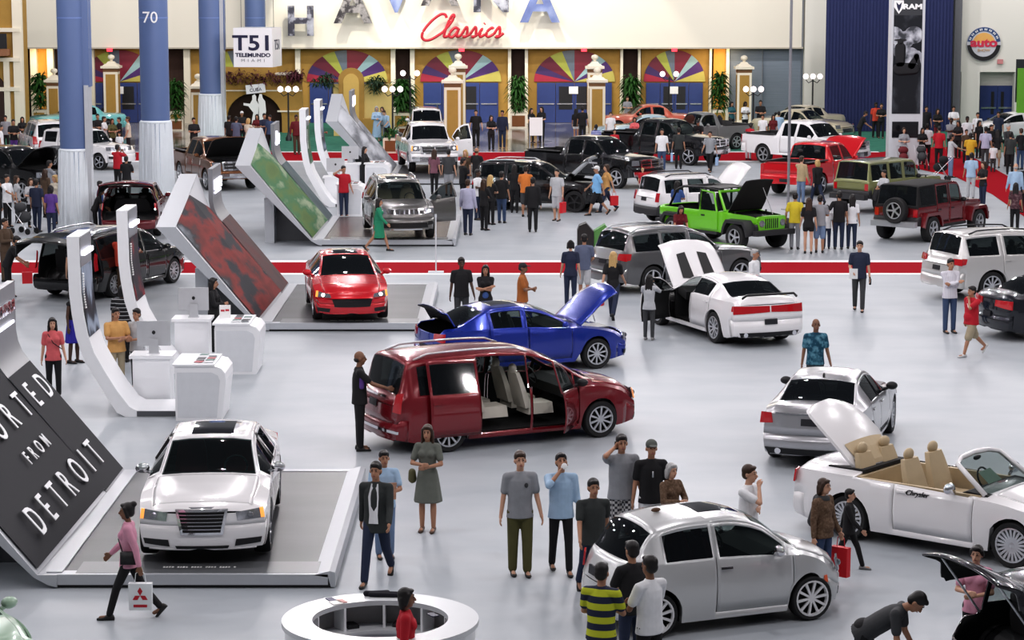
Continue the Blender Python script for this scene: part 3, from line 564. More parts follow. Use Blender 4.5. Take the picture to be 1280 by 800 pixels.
# ================================================================ KIOSKS
KPIC = [ramp_noise('kiosk_picture_blue', [(0, (.01, .012, .02)), (.5, (.04, .055, .08)), (1, (.3, .36, .45))], 3, .4, (1, 1, .4), kind='wave', rot=(.6, 0, 0)), ramp_noise('kiosk_picture_red', [(0, (.012, .012, .016)), (.55, (.03, .03, .04)), (.7, (.4, .02, .03)), (1, (.55, .03, .04))], 1.2, .4), ramp_noise('kiosk_picture_green', [(0, (.02, .05, .03)), (.6, (.05, .15, .08)), (1, (.2, .4, .3))], 2, .4)]
COMP = mat('computer_silver', (.55, .56, .58), .35, .3)
def kiosk(px, py, label, pic, words=True):
    g = P(px, py); t = thing('kiosk_stand', label, 'kiosk', g, 0, 'curved white kiosk stands')
    q = [(1.1, .12), (.32, .12), (.18, .2), (-.04, .5), (-.28, .9), (-.47, 1.25), (-.58, 1.6), (-.65, 2.0), (-.69, 2.4), (-.70, 3.5)]
    back = [(1.1, .0), (.1, .0), (-.06, .08), (-.27, .42), (-.51, .84), (-.70, 1.2), (-.81, 1.56), (-.88, 2.0), (-.92, 2.4), (-.94, 3.5)]
    w = 1.25; n = len(q); m = MB()
    m.add([(x, 0, z) for x, z in q] + [(x, w, z) for x, z in q] + [(x, 0, z) for x, z in back] + [(x, w, z) for x, z in back],
          [(i, i + 1, n + i + 1, n + i) for i in range(n - 1)] + [(2 * n + i, 3 * n + i, 3 * n + i + 1, 2 * n + i + 1) for i in range(n - 1)] + [(i, 2 * n + i, 2 * n + i + 1, i + 1) for i in range(n - 1)] + [(n + i, n + i + 1, 3 * n + i + 1, 3 * n + i) for i in range(n - 1)] + [(n - 1, 2 * n - 1, 4 * n - 1, 3 * n - 1), (0, 2 * n, 3 * n, n)])
    o = m.build('ribbon', WHITE, t, 30); recalc(o.data)
    MB().b2((.33, -.012, .01), (1.1, .0, .11)).build('kick_plate', DGREY, t)
    MB().add([(-.55, .06, 1.55), (-.55, w - .02, 1.55), (-.63, w - .02, 2.0), (-.63, .06, 2.0), (-.672, w - .02, 2.4), (-.672, .06, 2.4), (-.685, w - .02, 2.9), (-.685, .06, 2.9)], [(0, 1, 2, 3), (3, 2, 4, 5), (5, 4, 6, 7)]).build('picture_panel', pic, t)
    MB().add([(-.69, .02, 2.9), (-.69, w - .02, 2.9), (-.688, w - .02, 3.48), (-.688, .02, 3.48)], [(0, 1, 2, 3)]).build('header_plate', mat('sign_plate_grey', (.22, .23, .25)), t)
    MB().b2((-.69, .15, 3.12), (-.62, w - .15, 3.2)).build('light_bar', GLOW, t)
    wd = MB()
    for k in range(14): wd.b2((-.68, .12, 2.1 + k * .05), (-.62 - .035 * min(1, k / 6), .2, 2.13 + k * .05))
    wd.build('side_lettering', PAPER, t)
    return g
def comp_desk(x, y, label, label2):
    t = thing('computer_desk', label, 'desk', (x, y, 0), 0, 'white computer desks')
    MB().box((0, .0, .46), (.74, .55, .92)).build('cabinet', WHITE, t); MB().box((0, 0, .95), (.86, .66, .06)).build('desktop', WHITE, t)
    c = thing('desktop_computer', label2, 'computer', (x + .02, y + .02, .98), radians(4), 'silver all-in-one computers')
    MB().box((0, 0, .40), (.66, .03, .50)).build('display_housing', COMP, c); MB().box((0, .018, .42), (.62, .006, .40)).build('screen', mat('screen_dark', (.02, .02, .03), .1), c)
    MB().prism([(-.1, 0), (.1, 0), (.09, .3), (-.09, .3)], -.06, -.045, 'y').box((0, 0, .006), (.24, .2, .012)).build('stand', COMP, c)
    MB().ell((0, -.018, .42), (.035, .006, .04)).build('emblem', BLACK, c, 180)
def counter(x, y, label, sgn=True, seed=1):
    t = thing('brochure_counter', label, 'counter', (x, y, 0), 0, 'white brochure counters')
    pr = [(-.02, 0), (-.02, .98), (.0, 1.06), (.72, 1.06), (.86, 1.02), (.94, .92), (.95, .78), (.86, 0)]
    m = MB().prism(pr, 0, 1.25, 'y'); o = m.build('body', WHITE, t); recalc(o.data)
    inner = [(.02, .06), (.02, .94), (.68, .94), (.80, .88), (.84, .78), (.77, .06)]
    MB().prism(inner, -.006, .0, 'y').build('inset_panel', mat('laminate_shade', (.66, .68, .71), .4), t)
    MB().b2((-.06, -.03, 1.06), (.74, 1.28, 1.1)).build('worktop', WHITE, t)
    MB().b2((.32, .12, 1.1), (.70, 1.2, 1.112)).build('tray', LGREY, t)
    r = random.Random(seed); cols = [(.03, .03, .035), (.35, .03, .04), (.6, .6, .62), (.08, .09, .1), (.05, .15, .12)]
    for k in range(9):
        c = cols[(k + seed) % 5]; o = MB().box((x + .42 + .19 * (k % 2), y + .2 + .21 * (k // 2), 1.117), (.15, .17, .01), r.uniform(-.2, .2)).build('brochure', mat('brochure_%s' % ['black', 'red', 'white', 'grey', 'green'][(k + seed) % 5], c, .4))
        tag(o, '%s brochure on the %s' % (['black', 'red', 'white', 'grey', 'green'][(k + seed) % 5], label), 'brochure', 'brochures on the ' + label)
gA = kiosk(150, 521, 'nearer white curved kiosk stand with blue striped picture panel', KPIC[0])
gB = kiosk(205, 467, 'white curved kiosk stand with red picture panel, second from front', KPIC[1])
gC = kiosk(408, 259, 'far curved kiosk stand with green picture panel behind the green stage', KPIC[2]); gD = kiosk(424, 240, 'farthest curved kiosk stand beside the silver stage', KPIC[0])
comp_desk(gA.x + .42, gA.y + 1.62, 'white desk at the nearest kiosk stand', 'silver computer seen from behind on the nearest white desk')
comp_desk(gB.x + .42, gB.y + 1.64, 'white desk behind the red-picture kiosk stand', 'silver computer on the desk of the red-picture kiosk')
comp_desk(gC.x + .2, gC.y + 1.66, 'white desk by the man in the red shirt', 'silver computer left of the man in the red shirt'); comp_desk(gD.x + .3, gD.y + 1.66, 'white desk at the farthest kiosk', 'silver computer on the farthest desk')
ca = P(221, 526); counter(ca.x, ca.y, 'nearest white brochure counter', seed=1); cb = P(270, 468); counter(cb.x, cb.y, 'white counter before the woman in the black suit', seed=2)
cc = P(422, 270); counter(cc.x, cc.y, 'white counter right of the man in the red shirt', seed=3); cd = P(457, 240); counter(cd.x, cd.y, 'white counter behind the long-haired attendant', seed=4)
t = thing('tabletop_card', 'small white sign card with red marks standing on the counter', 'sign', (cb.x + .12, cb.y + .8, 1.1)); MB().box((0, 0, .14), (.24, .02, .28)).build('card', PAPER, t); MB().box((-.05, -.014, .16), (.08, .006, .04)).box((.05, -.014, .17), (.08, .006, .04)).build('red_marks', mat('card_red', (.5, .03, .05), .5), t)
# ================================================================ ROUND INFORMATION DESK
R0 = 1.16; z1 = 1.04; bk = P(470, 741, z1); cy_ = bk.y - R0
t = thing('round_information_desk', 'round white information desk in the bottom foreground', 'desk', (P(472, 790, z1).x, cy_, 0))
DTOP = mat('desk_top_grey', (.60, .62, .64), .3, var=.02)
n = 64; ri = .80
def ann(m, r0, r1, za, zb, a0=0, a1=2 * pi, n=64):
    rs = []
    for k in range(n + 1):
        a = a0 + (a1 - a0) * k / n; c, s_ = cos(a), sin(a); rs.append([(r0 * c, r0 * s_, za), (r1 * c, r1 * s_, za), (r1 * c, r1 * s_, zb), (r0 * c, r0 * s_, zb)])
    return m.rings(rs, True, True)
ann(MB(), ri, R0, z1 - .06, z1).build('desktop', DTOP, t, 30); ann(MB(), R0 - .1, R0 - .04, 0, z1 - .06).build('outer_wall', WHITE, t, 30)
ann(MB(), R0 - .13, R0 - .1, 0, z1 - .06).build('inner_wall', mat('desk_inner_grey', (.28, .28, .28), .5), t, 30); ann(MB(), ri - .12, R0 - .13, .66, .70).build('inner_shelf', DTOP, t, 30)
ann(MB(), ri - .06, ri - .03, .0, .66).build('inner_front', LGREY, t, 30)
for k in range(5):
    a = pi / 2 + (k - 2) * .62; MB().box((cos(a) * (R0 - .24), sin(a) * (R0 - .24), .84), (.26, .03, .28), a).build('divider', WHITE, t)
dc = t.location
def ondesk(px, py, z=z1): v = P(px, py, z); return v
p = ondesk(473, 744); jk = thing('folded_jacket', 'dark folded jacket lying across the far rim of the round desk', 'jacket', (dc.x + .03, dc.y + 1.0, z1))
m = MB(); m.cap((-.26, .02, .03), (.24, -.02, .03), .035, .03).cap((-.2, -.03, .03), (.3, -.06, .025), .03, .025).cap((-.25, .04, .025), (.0, .05, .03), .03, .035); m.build('cloth', mat('dark_cloth', (.012, .012, .02), .9), jk, 180)
for px, py, c, l in [(420, 754, (.75, .74, .72), 'white leaflets on the left rim of the round desk'), (427, 752, (.45, .2, .18), 'reddish leaflet beside the white ones on the round desk'), (541, 769, (.02, .02, .05), 'small dark card on the right rim of the round desk'), (414, 750, (.02, .02, .08), 'tiny dark blue card behind the white leaflets on the round desk')]:
    v = ondesk(px, py); tag(MB().box((v.x, v.y, z1 + .006), (.13 if c[0] > .6 else .09, .16, .01), .5).build('leaflet', mat('leaflet_%d' % px, c, .5)), l, 'leaflet')
for k, (px, py) in enumerate([(415, 776), (500, 773)]):
    a = pi / 2 + (.45 if k == 0 else -.2); tag(MB().box((dc.x + cos(a) * .95, dc.y + sin(a) * .95, .72), (.24, .14, .04), a).build('desk_box', BLACK), ['black flat box on the inner shelf of the round desk, left end', 'black flat box on the inner shelf of the round desk near the attendant'][k], 'box')
# ================================================================ SMALL STANDS
g = P(545, 341); t = thing('sign_stand', 'thin grey post on a flat foot standing on the red strip', 'sign stand', g); MB().lathe([(.02, 0), (.02, 1.62)], 8).build('post', LGREY, t); MB().box((0, 0, .02), (.44, .3, .04)).build('foot', LGREY, t); MB().box((0, 0, 1.62), (.06, .02, .1)).build('post_tip', LGREY, t)
g = P(741, 322); t = thing('roof_shaped_sign', 'black and green box with a pointed top beside the grey crossover', 'sign', g); s = 368 / HC
MB().prism([(-.46, 0), (-.46, .8), (-.4, .95), (-.2, 1.03), (.03, .76), (.03, 0)], 0, .5, 'y').build('black_half', mat('sign_black', (.016, .018, .018), .5), t); MB().prism([(.035, 0), (.035, .78), (.36, .98), (.46, .84), (.46, 0)], .05, .5, 'y').build('green_half', mat('sign_green', (.09, .27, .07), .6), t)
g = P(978, 200); t = thing('grey_pole', 'thin grey pole rising in front of the white pickup bed', 'pole', P(985, 262)); MB().tube([(0, 0, 0), (0, 0, 12)], .05, 8).build('shaft', mat('pole_grey', (.22, .22, .24), .5), t); MB().lathe([(.25, 0), (.25, .03)], 12).build('foot_plate', MGREY, t)
# ================================================================ VEHICLES
def lerp(a, b, t): return a + (b - a) * t
def clamp(x, a=0., b=1.): return max(a, min(b, x))
class Curve:
    """monotone cubic through points"""
    def __init__(s, pts):
        s.x = [p[0] for p in pts]; s.y = [p[1] for p in pts]; n = len(pts)
        d = [(s.y[i + 1] - s.y[i]) / max(1e-6, s.x[i + 1] - s.x[i]) for i in range(n - 1)]; m = [0] * n
        if n > 1:
            m[0], m[-1] = d[0], d[-1]
            for i in range(1, n - 1):
                m[i] = 0 if d[i - 1] * d[i] <= 0 else 2 * d[i - 1] * d[i] / (d[i - 1] + d[i])
        s.m = m
    def __call__(s, u):
        if u <= s.x[0]: return s.y[0]
        if u >= s.x[-1]: return s.y[-1]
        i = 0
        while u > s.x[i + 1]: i += 1
        h = max(1e-6, s.x[i + 1] - s.x[i]); t = (u - s.x[i]) / h
        return (2 * t ** 3 - 3 * t * t + 1) * s.y[i] + (t ** 3 - 2 * t * t + t) * h * s.m[i] + (-2 * t ** 3 + 3 * t * t) * s.y[i + 1] + (t ** 3 - t * t) * h * s.m[i + 1]
TINT = glass('tinted_glass', (.008, .01, .012), .12); CLEAR = glass('clear_glass', (.012, .016, .018), .45)
CABIN = mat('cabin_black', (.012, .012, .013), .8, var=.1); CLAD = mat('grey_cladding', (.03, .03, .033), .55)
HEADL = mat('headlamp_lens', (.30, .31, .34), .12, .6, 1, var=.3, scale=25); TAILL = mat('tail_lamp_red', (.38, .006, .012), .15, 0, 1, emit=(.8, .02, .03), es=.05)
AMBER = mat('amber_lens', (.8, .28, .05), .2, emit=(1, .4, .1), es=.8); PLATE = mat('dark_plate', (.02, .02, .025), .4)
BULB = mat('lamp_bulb', (.95, .9, .95), .2, emit=(1, .93, .9), es=3)
SEATS = dict(black=mat('seat_black', (.02, .02, .022), .6), cream=mat('seat_cream', (.66, .62, .54), .6), tan=mat('seat_tan', (.50, .40, .26), .6), red=mat('seat_red', (.16, .012, .015), .6), grey=mat('seat_grey', (.14, .14, .15), .6))
WCACHE = {}
def wheel_meshes(R, tw, rr, sp, rim):
    k = (round(R, 3), round(tw, 3), rr, sp, rim.name)
    if k in WCACHE: return WCACHE[k]
    h = tw / 2
    t = MB().lathe([(rr, -h * .9), (R * .93, -h), (R * .985, -h * .8), (R, -h * .4), (R, h * .4), (R * .985, h * .8), (R * .93, h), (rr, h * .9)], 28, axis='y', caps=False)
    t.lathe([(rr * .96, -h * .3), (rr * .96, -h * .25)], 20, axis='y')
    tm = t.mesh('tyre', RUBBER, 40); recalc(tm)
    m = MB(); m.lathe([(rr * .9, h * .6), (rr * 1.0, h * .92), (rr * 1.03, h * .96), (rr * .93, h * .98), (rr * .90, h * .7)], 28, axis='y', caps=False)
    m.lathe([(.01, h * .84), (rr * .2, h * .8), (rr * .22, h * .45)], 12, axis='y')
    for i in range(sp):
        a = 2 * pi * i / sp; w0, w1 = rr * (.13 if sp > 6 else .2), rr * (.15 if sp > 6 else .22)
        def pt(r, w, y): return (r * cos(a) - w * sin(a), y, r * sin(a) + w * cos(a))
        m.add([pt(rr * .12, -w0 / 2, h * .8), pt(rr * .12, w0 / 2, h * .8), pt(rr * .95, w1 / 2, h * .92), pt(rr * .95, -w1 / 2, h * .92), pt(rr * .12, -w0 / 2, h * .55), pt(rr * .12, w0 / 2, h * .55), pt(rr * .95, w1 / 2, h * .6), pt(rr * .95, -w1 / 2, h * .6)],
              [(0, 1, 2, 3), (0, 4, 5, 1), (1, 5, 6, 2), (2, 6, 7, 3), (3, 7, 4, 0)])
    rm = m.mesh('rim', rim, 30); recalc(rm)
    WCACHE[k] = (tm, rm); return WCACHE[k]
def add_wheel(t, x, y, R, tw, rr, sp, rim, z=None, rot=0, nm='wheel'):
    tm, rm = wheel_meshes(R, tw, rr, sp, rim); o = link(nm, tm, t, (x, y, R if z is None else z)); link('rim', rm, o)
    o.rotation_euler = (0, random.Random(x * 7 + y).uniform(0, 6), (0 if y > 0 else pi) + rot)
    return o
SEATM = {}
def seat_mesh(w, m):
    k = (w, m.name)
    if k not in SEATM:
        b = MB(); b.box((.0, 0, .16), (.52, w, .2), 0, .92); n = 6
        rs = []
        for i in range(n + 1):
            u = i / n; x = -.24 - .2 * u; z = .18 + .66 * u; ww = w * (1 - .28 * u ** 3) / 2; d = .075 * (1 - .4 * u)
            rs.append([(x + d, -ww * .8, z), (x + d * .6, -ww, z), (x - d, -ww, z), (x - d, ww, z), (x + d * .6, ww, z), (x + d, ww * .8, z)])
        b.rings(rs)
        for y in ([0] if w < .8 else [-w * .3, w * .3]): b.ell((-.46, y, .90), (.06, .13, .095), 12, 8)
        SEATM[k] = b.mesh('seat', m, 40); recalc(SEATM[k])
    return SEATM[k]
def vehicle(sp, label, cat, pos, face, col, name=None, group=None, **kw):
    """lofted vehicle; local +X forward, +Y left; returns the Empty"""
    S = dict(sp); S.update(kw)
    L, W, wb, fo, R = S['L'], S['W'], S['wb'], S['fo'], S['R']; tw = S.get('tw', .225)
    top, belt = Curve(S['top']), Curve(S['belt']); Hr = max(z for _, z in S['top']); sill = S.get('sill', .22); roofw = S.get('roofw', W * .36)
    plan = Curve(S.get('plan', [(0, .86), (.25, .93), (.7, .985), (1.3, 1), (L - 1.2, 1), (L - .5, .98), (L, .90)])); cf, cr = S.get('cf', .28), S.get('cr', .16)
    setF, setR = Curve(S.get('setF', [(.15, .10), (.3, .02), (.5, 0), (.7, .03), (1.1, .16)])), Curve(S.get('setR', [(.2, .08), (.4, .0), (.6, .02), (.95, .06), (1.2, .12)]))
    boxy = S.get('boxy', 0); xa, xb = fo, fo + wb
    t = thing(name or S['name'], label, cat, (pos[0], pos[1], pos[2] if len(pos) > 2 else 0), radians(face - 90), group)
    Ra = R + S.get('gapR', .055)
    def hwf(u): return W / 2 * plan(u)
    def sp_(z, zb):
        q = clamp((z - .2) / (zb - .2)); return Curve([(0, .93), (.25, .985), (.5, 1.0), (.8, .982), (1.0, S.get('shoulder', .945))])(q) if not boxy else Curve([(0, .97), (.15, 1.0), (.9, 1.0), (1.0, .985)])(q)
    def zsill(u):
        z = sill + .06 * clamp(1 - u / .5) + .08 * clamp(1 - (L - u) / .5)
        for c in (xa, xb):
            d = abs(u - c)
            if d < Ra: z = max(z, R + sqrt(max(0, Ra * Ra - d * d)))
        return z
    def wF(u): return clamp(1 - u / .9) ** 1.4
    def wR(u): return clamp(1 - (L - u) / .8) ** 1.4
    def place(u, y, z, hw):
        x = L / 2 - u; q = min(1.1, abs(y) / (W / 2)) ** 2.3
        x -= cf * q * wF(u); x += cr * q * wR(u)
        x -= setF(z) * clamp(1 - u / .4); x += setR(z) * clamp(1 - (L - u) / .35)
        wc = S.get('ws')
        if wc and wc[0] - .5 < u < wc[1] + .4 and z > belt(u): x -= .10 * q
        return (x, y, z)
    FR = [0, .12, .3, .5, .7, .86, 1.0]
    def section(u):
        hw = hwf(u); zt = top(u); zb = min(belt(u), zt - .035); zs = min(zsill(u), zb - .06); h = zt - zb
        g = clamp(h / (Hr - belt(L * .5)))
        re = lerp(hw * S.get('hoodw', .84), min(roofw, hw), g ** .8)
        cr_ = min(S.get('crown', .075), .55 * h); ze = zt - cr_
        pts = [(0, zs), (hw * .86, zs)]
        for f in FR:
            z = zs + f * (zb - zs); pts.append((hw * sp_(z, belt(L * .5)) if z > .2 else hw * .93, z))
        ys = pts[-1][1 - 1]
        for f in (.07, .9, 1.0): pts.append((lerp(ys, re, f), lerp(zb, ze, f)))
        pts.append((re * .93, lerp(ze, zt, .42))); pts.append((re * .5, lerp(ze, zt, .88))); pts.append((0, zt))
        return pts        # 0 centre,1 sill,2..8 body side,9 glass low,10 glass high,11 edge,12,13,14 centre
    NR = 15
    doors = S.get('doors', []); wins = S.get('wins', []); ws, bl = S.get('ws'), S.get('bl'); roofcut = S.get('sunroof')
    hood = S.get('hood', (.10, ws[0] - .03 if ws else 1.2)); lid = S.get('lid'); bed = S.get('bed')
    us = set([0, L]); nu = int(L / .13)
    for i in range(nu + 1): us.add(round(L * i / nu, 4))
    for c in (xa, xb):
        for i in range(13):
            a = pi * i / 12; us.add(round(c + Ra * cos(a) * .999, 4))
        us.add(round(c + Ra + .006, 4)); us.add(round(c - Ra - .006, 4))
    keys = []
    for d in doors: keys += [d[0], d[1]]
    for w in wins: keys += [w[0], w[1]]
    for x in (ws, bl, roofcut, hood, lid, bed):
        if x: keys += [x[0], x[1]]
    for k in keys: us = set(u for u in us if abs(u - k) > .02)
    gaps = []
    for d in doors:
        for e in d[:2]: gaps.append((round(e - .007, 4), round(e + .007, 4)))
    if lid: gaps.append((round(lid[0] - .006, 4), round(lid[0] + .006, 4)))
    for k in keys: us.add(round(k, 4))
    for a, b in gaps: us.discard(round((a + b) / 2, 4)); us.add(a); us.add(b)
    us = sorted(u for u in us if 0 <= u <= L)
    secs = [section(u) for u in us]
    hws = [hwf(u) for u in us]
    open_ = S.get('open', {})
    parts = {}
    V = [[[place(us[i], s_ * secs[i][j][0], secs[i][j][1], hws[i]) for j in range(NR)] for s_ in (1, -1)] for i in range(len(us))]
    def key(i, j, s_):
        u = (us[i] + us[i + 1]) / 2; h = secs[i][14][1] - secs[i][8][1]; h2 = secs[i + 1][14][1] - secs[i + 1][8][1]
        if j <= 0: return 'under'
        if bed and bed[0] < u < bed[1] and j >= 11: return None
        if S.get('opentop') and S['opentop'][0] < u < S['opentop'][1] and j >= 8: return None
        if 2 <= j <= 10:
            for a, b in gaps:
                if a < u < b and 3 <= j <= 8 and (not lid or a > lid[0] + .01 or a < lid[0] - .02): return None
        if ws and ws[0] < u < ws[1] and j >= 12 - (0 if S.get('thickpillar') else 0): return 'windshield'
        if bl and bl[0] < u < bl[1] and j >= 12: return 'rear_window'
        if roofcut and roofcut[0] < u < roofcut[1] and j >= 13: return 'sunroof'
        if j == 9:
            for k, w in enumerate(wins):
                if w[0] < u < w[1] and min(h, h2) > .10: return ('pane', k, s_)
        if lid and u > lid[0] and (j >= 11 or (lid[2] and j >= lid[2])): return 'lid'
        for k, d in enumerate(doors):
            if d[0] < u < d[1] and 3 <= j <= (10 if not S.get('opentop') else 7): return ('door', k, s_)
        if hood and hood[0] < u < hood[1] and j >= 11: return 'hood'
        if S.get('softtop') and j >= 8 and u > S['softtop']: return 'soft_top'
        if S.get('clad') and j <= S['clad']: return 'clad'
        if u < .22 and j <= 5: return 'front_bumper'
        if u > L - .2 and j <= 4: return 'rear_bumper'
        return 'body'
    def addf(k, vs):
        if k is None: return
        parts.setdefault(k, []).append(vs[::-1])
    for i in range(len(us) - 1):
        for si, s_ in enumerate((1, -1)):
            for j in range(NR - 1):
                a, b, c, d = V[i][si][j], V[i + 1][si][j], V[i + 1][si][j + 1], V[i][si][j + 1]
                addf(key(i, j, s_), [a, b, c, d] if s_ < 0 else [d, c, b, a])
    # end caps
    cols = [-1, -.85, -.66, -.44, -.22, 0, .22, .44, .66, .85, 1]
    for end, idx in (('F', 0), ('R', len(us) - 1)):
        sec = secs[idx]; u = us[idx]
        def row(j): return [place(u, c * sec[j][0], sec[j][1], 0) for c in cols]
        rows = [row(j) for j in range(1, 12)]
        lidopen = lid and lid[2]
        for r in range(len(rows) - 1):
            j = r + 1
            k = ('front_bumper' if j <= 5 else 'body') if end == 'F' else ('lid' if (lidopen and j >= lid[2]) else ('rear_window' if (S.get('capwin') and 9 <= j <= 9) else ('rear_bumper' if j <= 4 else 'body')))
            for c in range(len(cols) - 1):
                q = [rows[r][c], rows[r][c + 1], rows[r + 1][c + 1], rows[r + 1][c]]
                addf(k, q[::-1] if end == 'F' else q)
        ng = [V[idx][1][j] for j in (11, 12, 13)] + [V[idx][0][14]] + [V[idx][0][j] for j in (13, 12, 11)]
        addf('lid' if (end == 'R' and lidopen) else ('hood' if False else 'body'), ng[::-1] if end == 'F' else ng)
    CB = paint('car_paint_%03d_%03d_%03d' % tuple(int(c * 999) for c in col[0]), *col) if isinstance(col, tuple) else col
    def mk(k, nm, mt, parent=t, solid=.025, inner=CABIN, sm=38):
        if k not in parts: return None
        idx = {}; vs = []; fs = []
        for f in parts[k]:
            q = []
            for p in f:
                kk = (round(p[0], 4), round(p[1], 4), round(p[2], 4))
                if kk not in idx: idx[kk] = len(vs); vs.append(p)
                if idx[kk] not in q: q.append(idx[kk])
            if len(q) > 2: fs.append(q)
        m = MB(); m.v = vs; m.f = fs; m.m = [0] * len(fs)
        me = m.mesh(nm, [mt, inner] if solid else mt, sm); o = link(nm, me, parent)
        if solid:
            md = o.modifiers.new('shell', 'SOLIDIFY'); md.thickness = solid; md.offset = -1; md.material_offset = 1; md.material_offset_rim = 0; md.use_rim = True
        return o
    gl = S.get('glass', TINT); glf = S.get('glassF', CLEAR)
    mk('body', 'body_shell', CB); mk('under', 'underside', BLACK, solid=0); mk('clad', 'lower_cladding', S.get('cladm', CLAD))
    mk('front_bumper', 'front_bumper', S.get('bumperm', CB)); mk('rear_bumper', 'rear_bumper', S.get('rbumperm', S.get('bumperm', CB)))
    mk('windshield', 'windshield', glf, solid=0); mk('rear_window', 'rear_window', gl, solid=0) if not (lid and 'lid' in open_ and lid[0] < (bl or (99,))[0]) else None
    mk('sunroof', 'sunroof', mat('roof_glass_black', (.006, .006, .01), .05, 0, 1, var=.01), solid=0); mk('soft_top', 'soft_top', mat('soft_top_cloth', (.012, .012, .013), .85, bump=.1))
    hd = mk('hood', 'hood', S.get('hoodm', CB), inner=S.get('hoodin', CB if 'hood' in open_ else CABIN)); 
    ld = mk('lid', S.get('lidname', 'trunk_lid'), CB)
    if ld and lid and bl and 'lid' in open_ and lid[0] < bl[0]: mk('rear_window', 'rear_window', gl, ld, 0)
    dobj = {}
    for k, d in enumerate(doors):
        for s_ in (1, -1):
            o = mk(('door', k, s_), 'door', CB)
            if o: dobj[(k, s_)] = o
    for k, w in enumerate(wins):
        for s_ in (1, -1):
            par = t
            for dk, d in enumerate(doors):
                if d[0] - .01 <= w[0] and w[1] <= d[1] + .01 and (dk, s_) in dobj: par = dobj[(dk, s_)]
            g_ = glf if k in S.get('clearwins', ()) else gl
            if (k, s_) in S.get('nowin', ()): continue
            mk(('pane', k, s_), 'window_pane', g_, par, 0)
    # surface helpers
    def F_pt(y, z, off=0): x, _, _ = place(0, y, z, 0); return (x + off, y, z)
    def R_pt(y, z, off=0): x, _, _ = place(L, y, z, 0); return (x - off, y, z)
    def S_pt(u, z, s_, off=0):
        hw = hwf(u); y = s_ * (hw * sp_(z, belt(L * .5)) + off); x, _, _ = place(u, y, z, hw); return (x, y, z)
    def T_pt(u, y, off=0):
        sc_ = section(u); ay = abs(y); z = sc_[14][1]
        for j in range(13, 10, -1):
            if ay <= sc_[j][0] + 1e-6:
                q = (ay - sc_[j + 1][0]) / max(1e-6, sc_[j][0] - sc_[j + 1][0]); z = lerp(sc_[j + 1][1], sc_[j][1], clamp(q)); break
        x, _, _ = place(u, y, z, 0); return (x, y, z + off)
    def patch(fn, cs, nm, mt, off=.012, n=6, parent=t, th=.03, fine=2):
        vs = []; fs = []
        for lay in (off, off - th):
            for a in range(n + 1):
                for b in range(fine + 1):
                    u, v = a / n, b / fine
                    p = [lerp(lerp(cs[0][i], cs[1][i], u), lerp(cs[3][i], cs[2][i], u), v) for i in (0, 1)]
                    vs.append(fn(p[0], p[1], lay))
        w = fine + 1; N = (n + 1) * w
        for a in range(n):
            for b in range(fine):
                k = a * w + b; fs += [(k, k + w, k + w + 1, k + 1), (N + k, N + k + 1, N + k + w + 1, N + k + w)]
        for a in range(n):
            k = a * w; fs += [(k, N + k, N + k + w, k + w), (k + fine, k + w + fine, N + k + w + fine, N + k + fine)]
        for b in range(fine):
            fs += [(b, b + 1, N + b + 1, N + b), (n * w + b, N + n * w + b, N + n * w + b + 1, n * w + b + 1)]
        o = MB().add(vs, fs).build(nm, mt, parent); recalc(o.data); return o
    FRt = lambda y, z, o: F_pt(y, z, o)
    RRt = lambda y, z, o: R_pt(y, z, o)
    def side(s_): return lambda u, z, o: S_pt(u, z, s_, o)
    t_ = dict(t=t, patch=patch, F=FRt, R=RRt, side=side, T=T_pt, S=S, CB=CB, S_pt=S_pt, doors=dobj, hood=hd, lid=ld, L=L, W=W, F_pt=F_pt, R_pt=R_pt, belt=belt, top=top, hwf=hwf)
    # wheels
    rim = S.get('rim', SILVER); rr = R * S.get('rimf', .70)
    for x in (L / 2 - xa, L / 2 - xb):
        for s_ in (1, -1): add_wheel(t, x, s_ * (W / 2 - tw / 2 - .02), R, tw, rr, S.get('spokes', 10), rim)
    # wheel-well liners
    # lamps etc.
    for s_ in (1, -1):
        hl = S.get('hl')
        if hl:
            o = patch(FRt, [(s_ * a, z) for a, z in hl], 'headlight', HEADL); c = [sum(a for a, _ in hl) / 4 * s_, sum(z for _, z in hl) / 4]; p = F_pt(c[0], c[1], .012)
            MB().ell(p, (.03, .05, .045), 10, 6).build('bulb', BULB if S.get('lit') else HEADL, o, 180)
            if S.get('amber'): patch(FRt, [(s_ * (hl[1][0] - .05), hl[1][1]), (s_ * hl[1][0], hl[1][1]), (s_ * hl[2][0], hl[2][1]), (s_ * (hl[2][0] - .05), hl[2][1])], 'marker_lens', AMBER, .018, 2, o)
        tl = S.get('tl')
        if tl: patch(RRt, [(s_ * a, z) for a, z in tl], 'tail_light', TAILL)
        tls = S.get('tls')
        if tls: patch(side(s_), tls, 'tail_light', TAILL, .01)
        hls = S.get('hls')
        if hls: patch(side(s_), hls, 'headlight', HEADL, .01)
        fg = S.get('fog')
        if fg: patch(FRt, [(s_ * a, z) for a, z in fg], 'fog_light_pocket', BLACK, .008)
        if S.get('mirror', 1) and ws:
            um = ws[0] + S.get('mu', .42); zb = belt(um); y0 = hwf(um) * .93
            par = dobj.get((0, s_), t); mm = S.get('mirrorm', CB)
            b = MB().ell((L / 2 - um, s_ * (y0 + .12), zb + .09), (.07, .11, .075), 10, 8).cap((L / 2 - um, s_ * (y0 - .02), zb + .02), (L / 2 - um, s_ * (y0 + .08), zb + .06), .03, .03, 8)
            b.build('side_mirror', mm, par, 180)
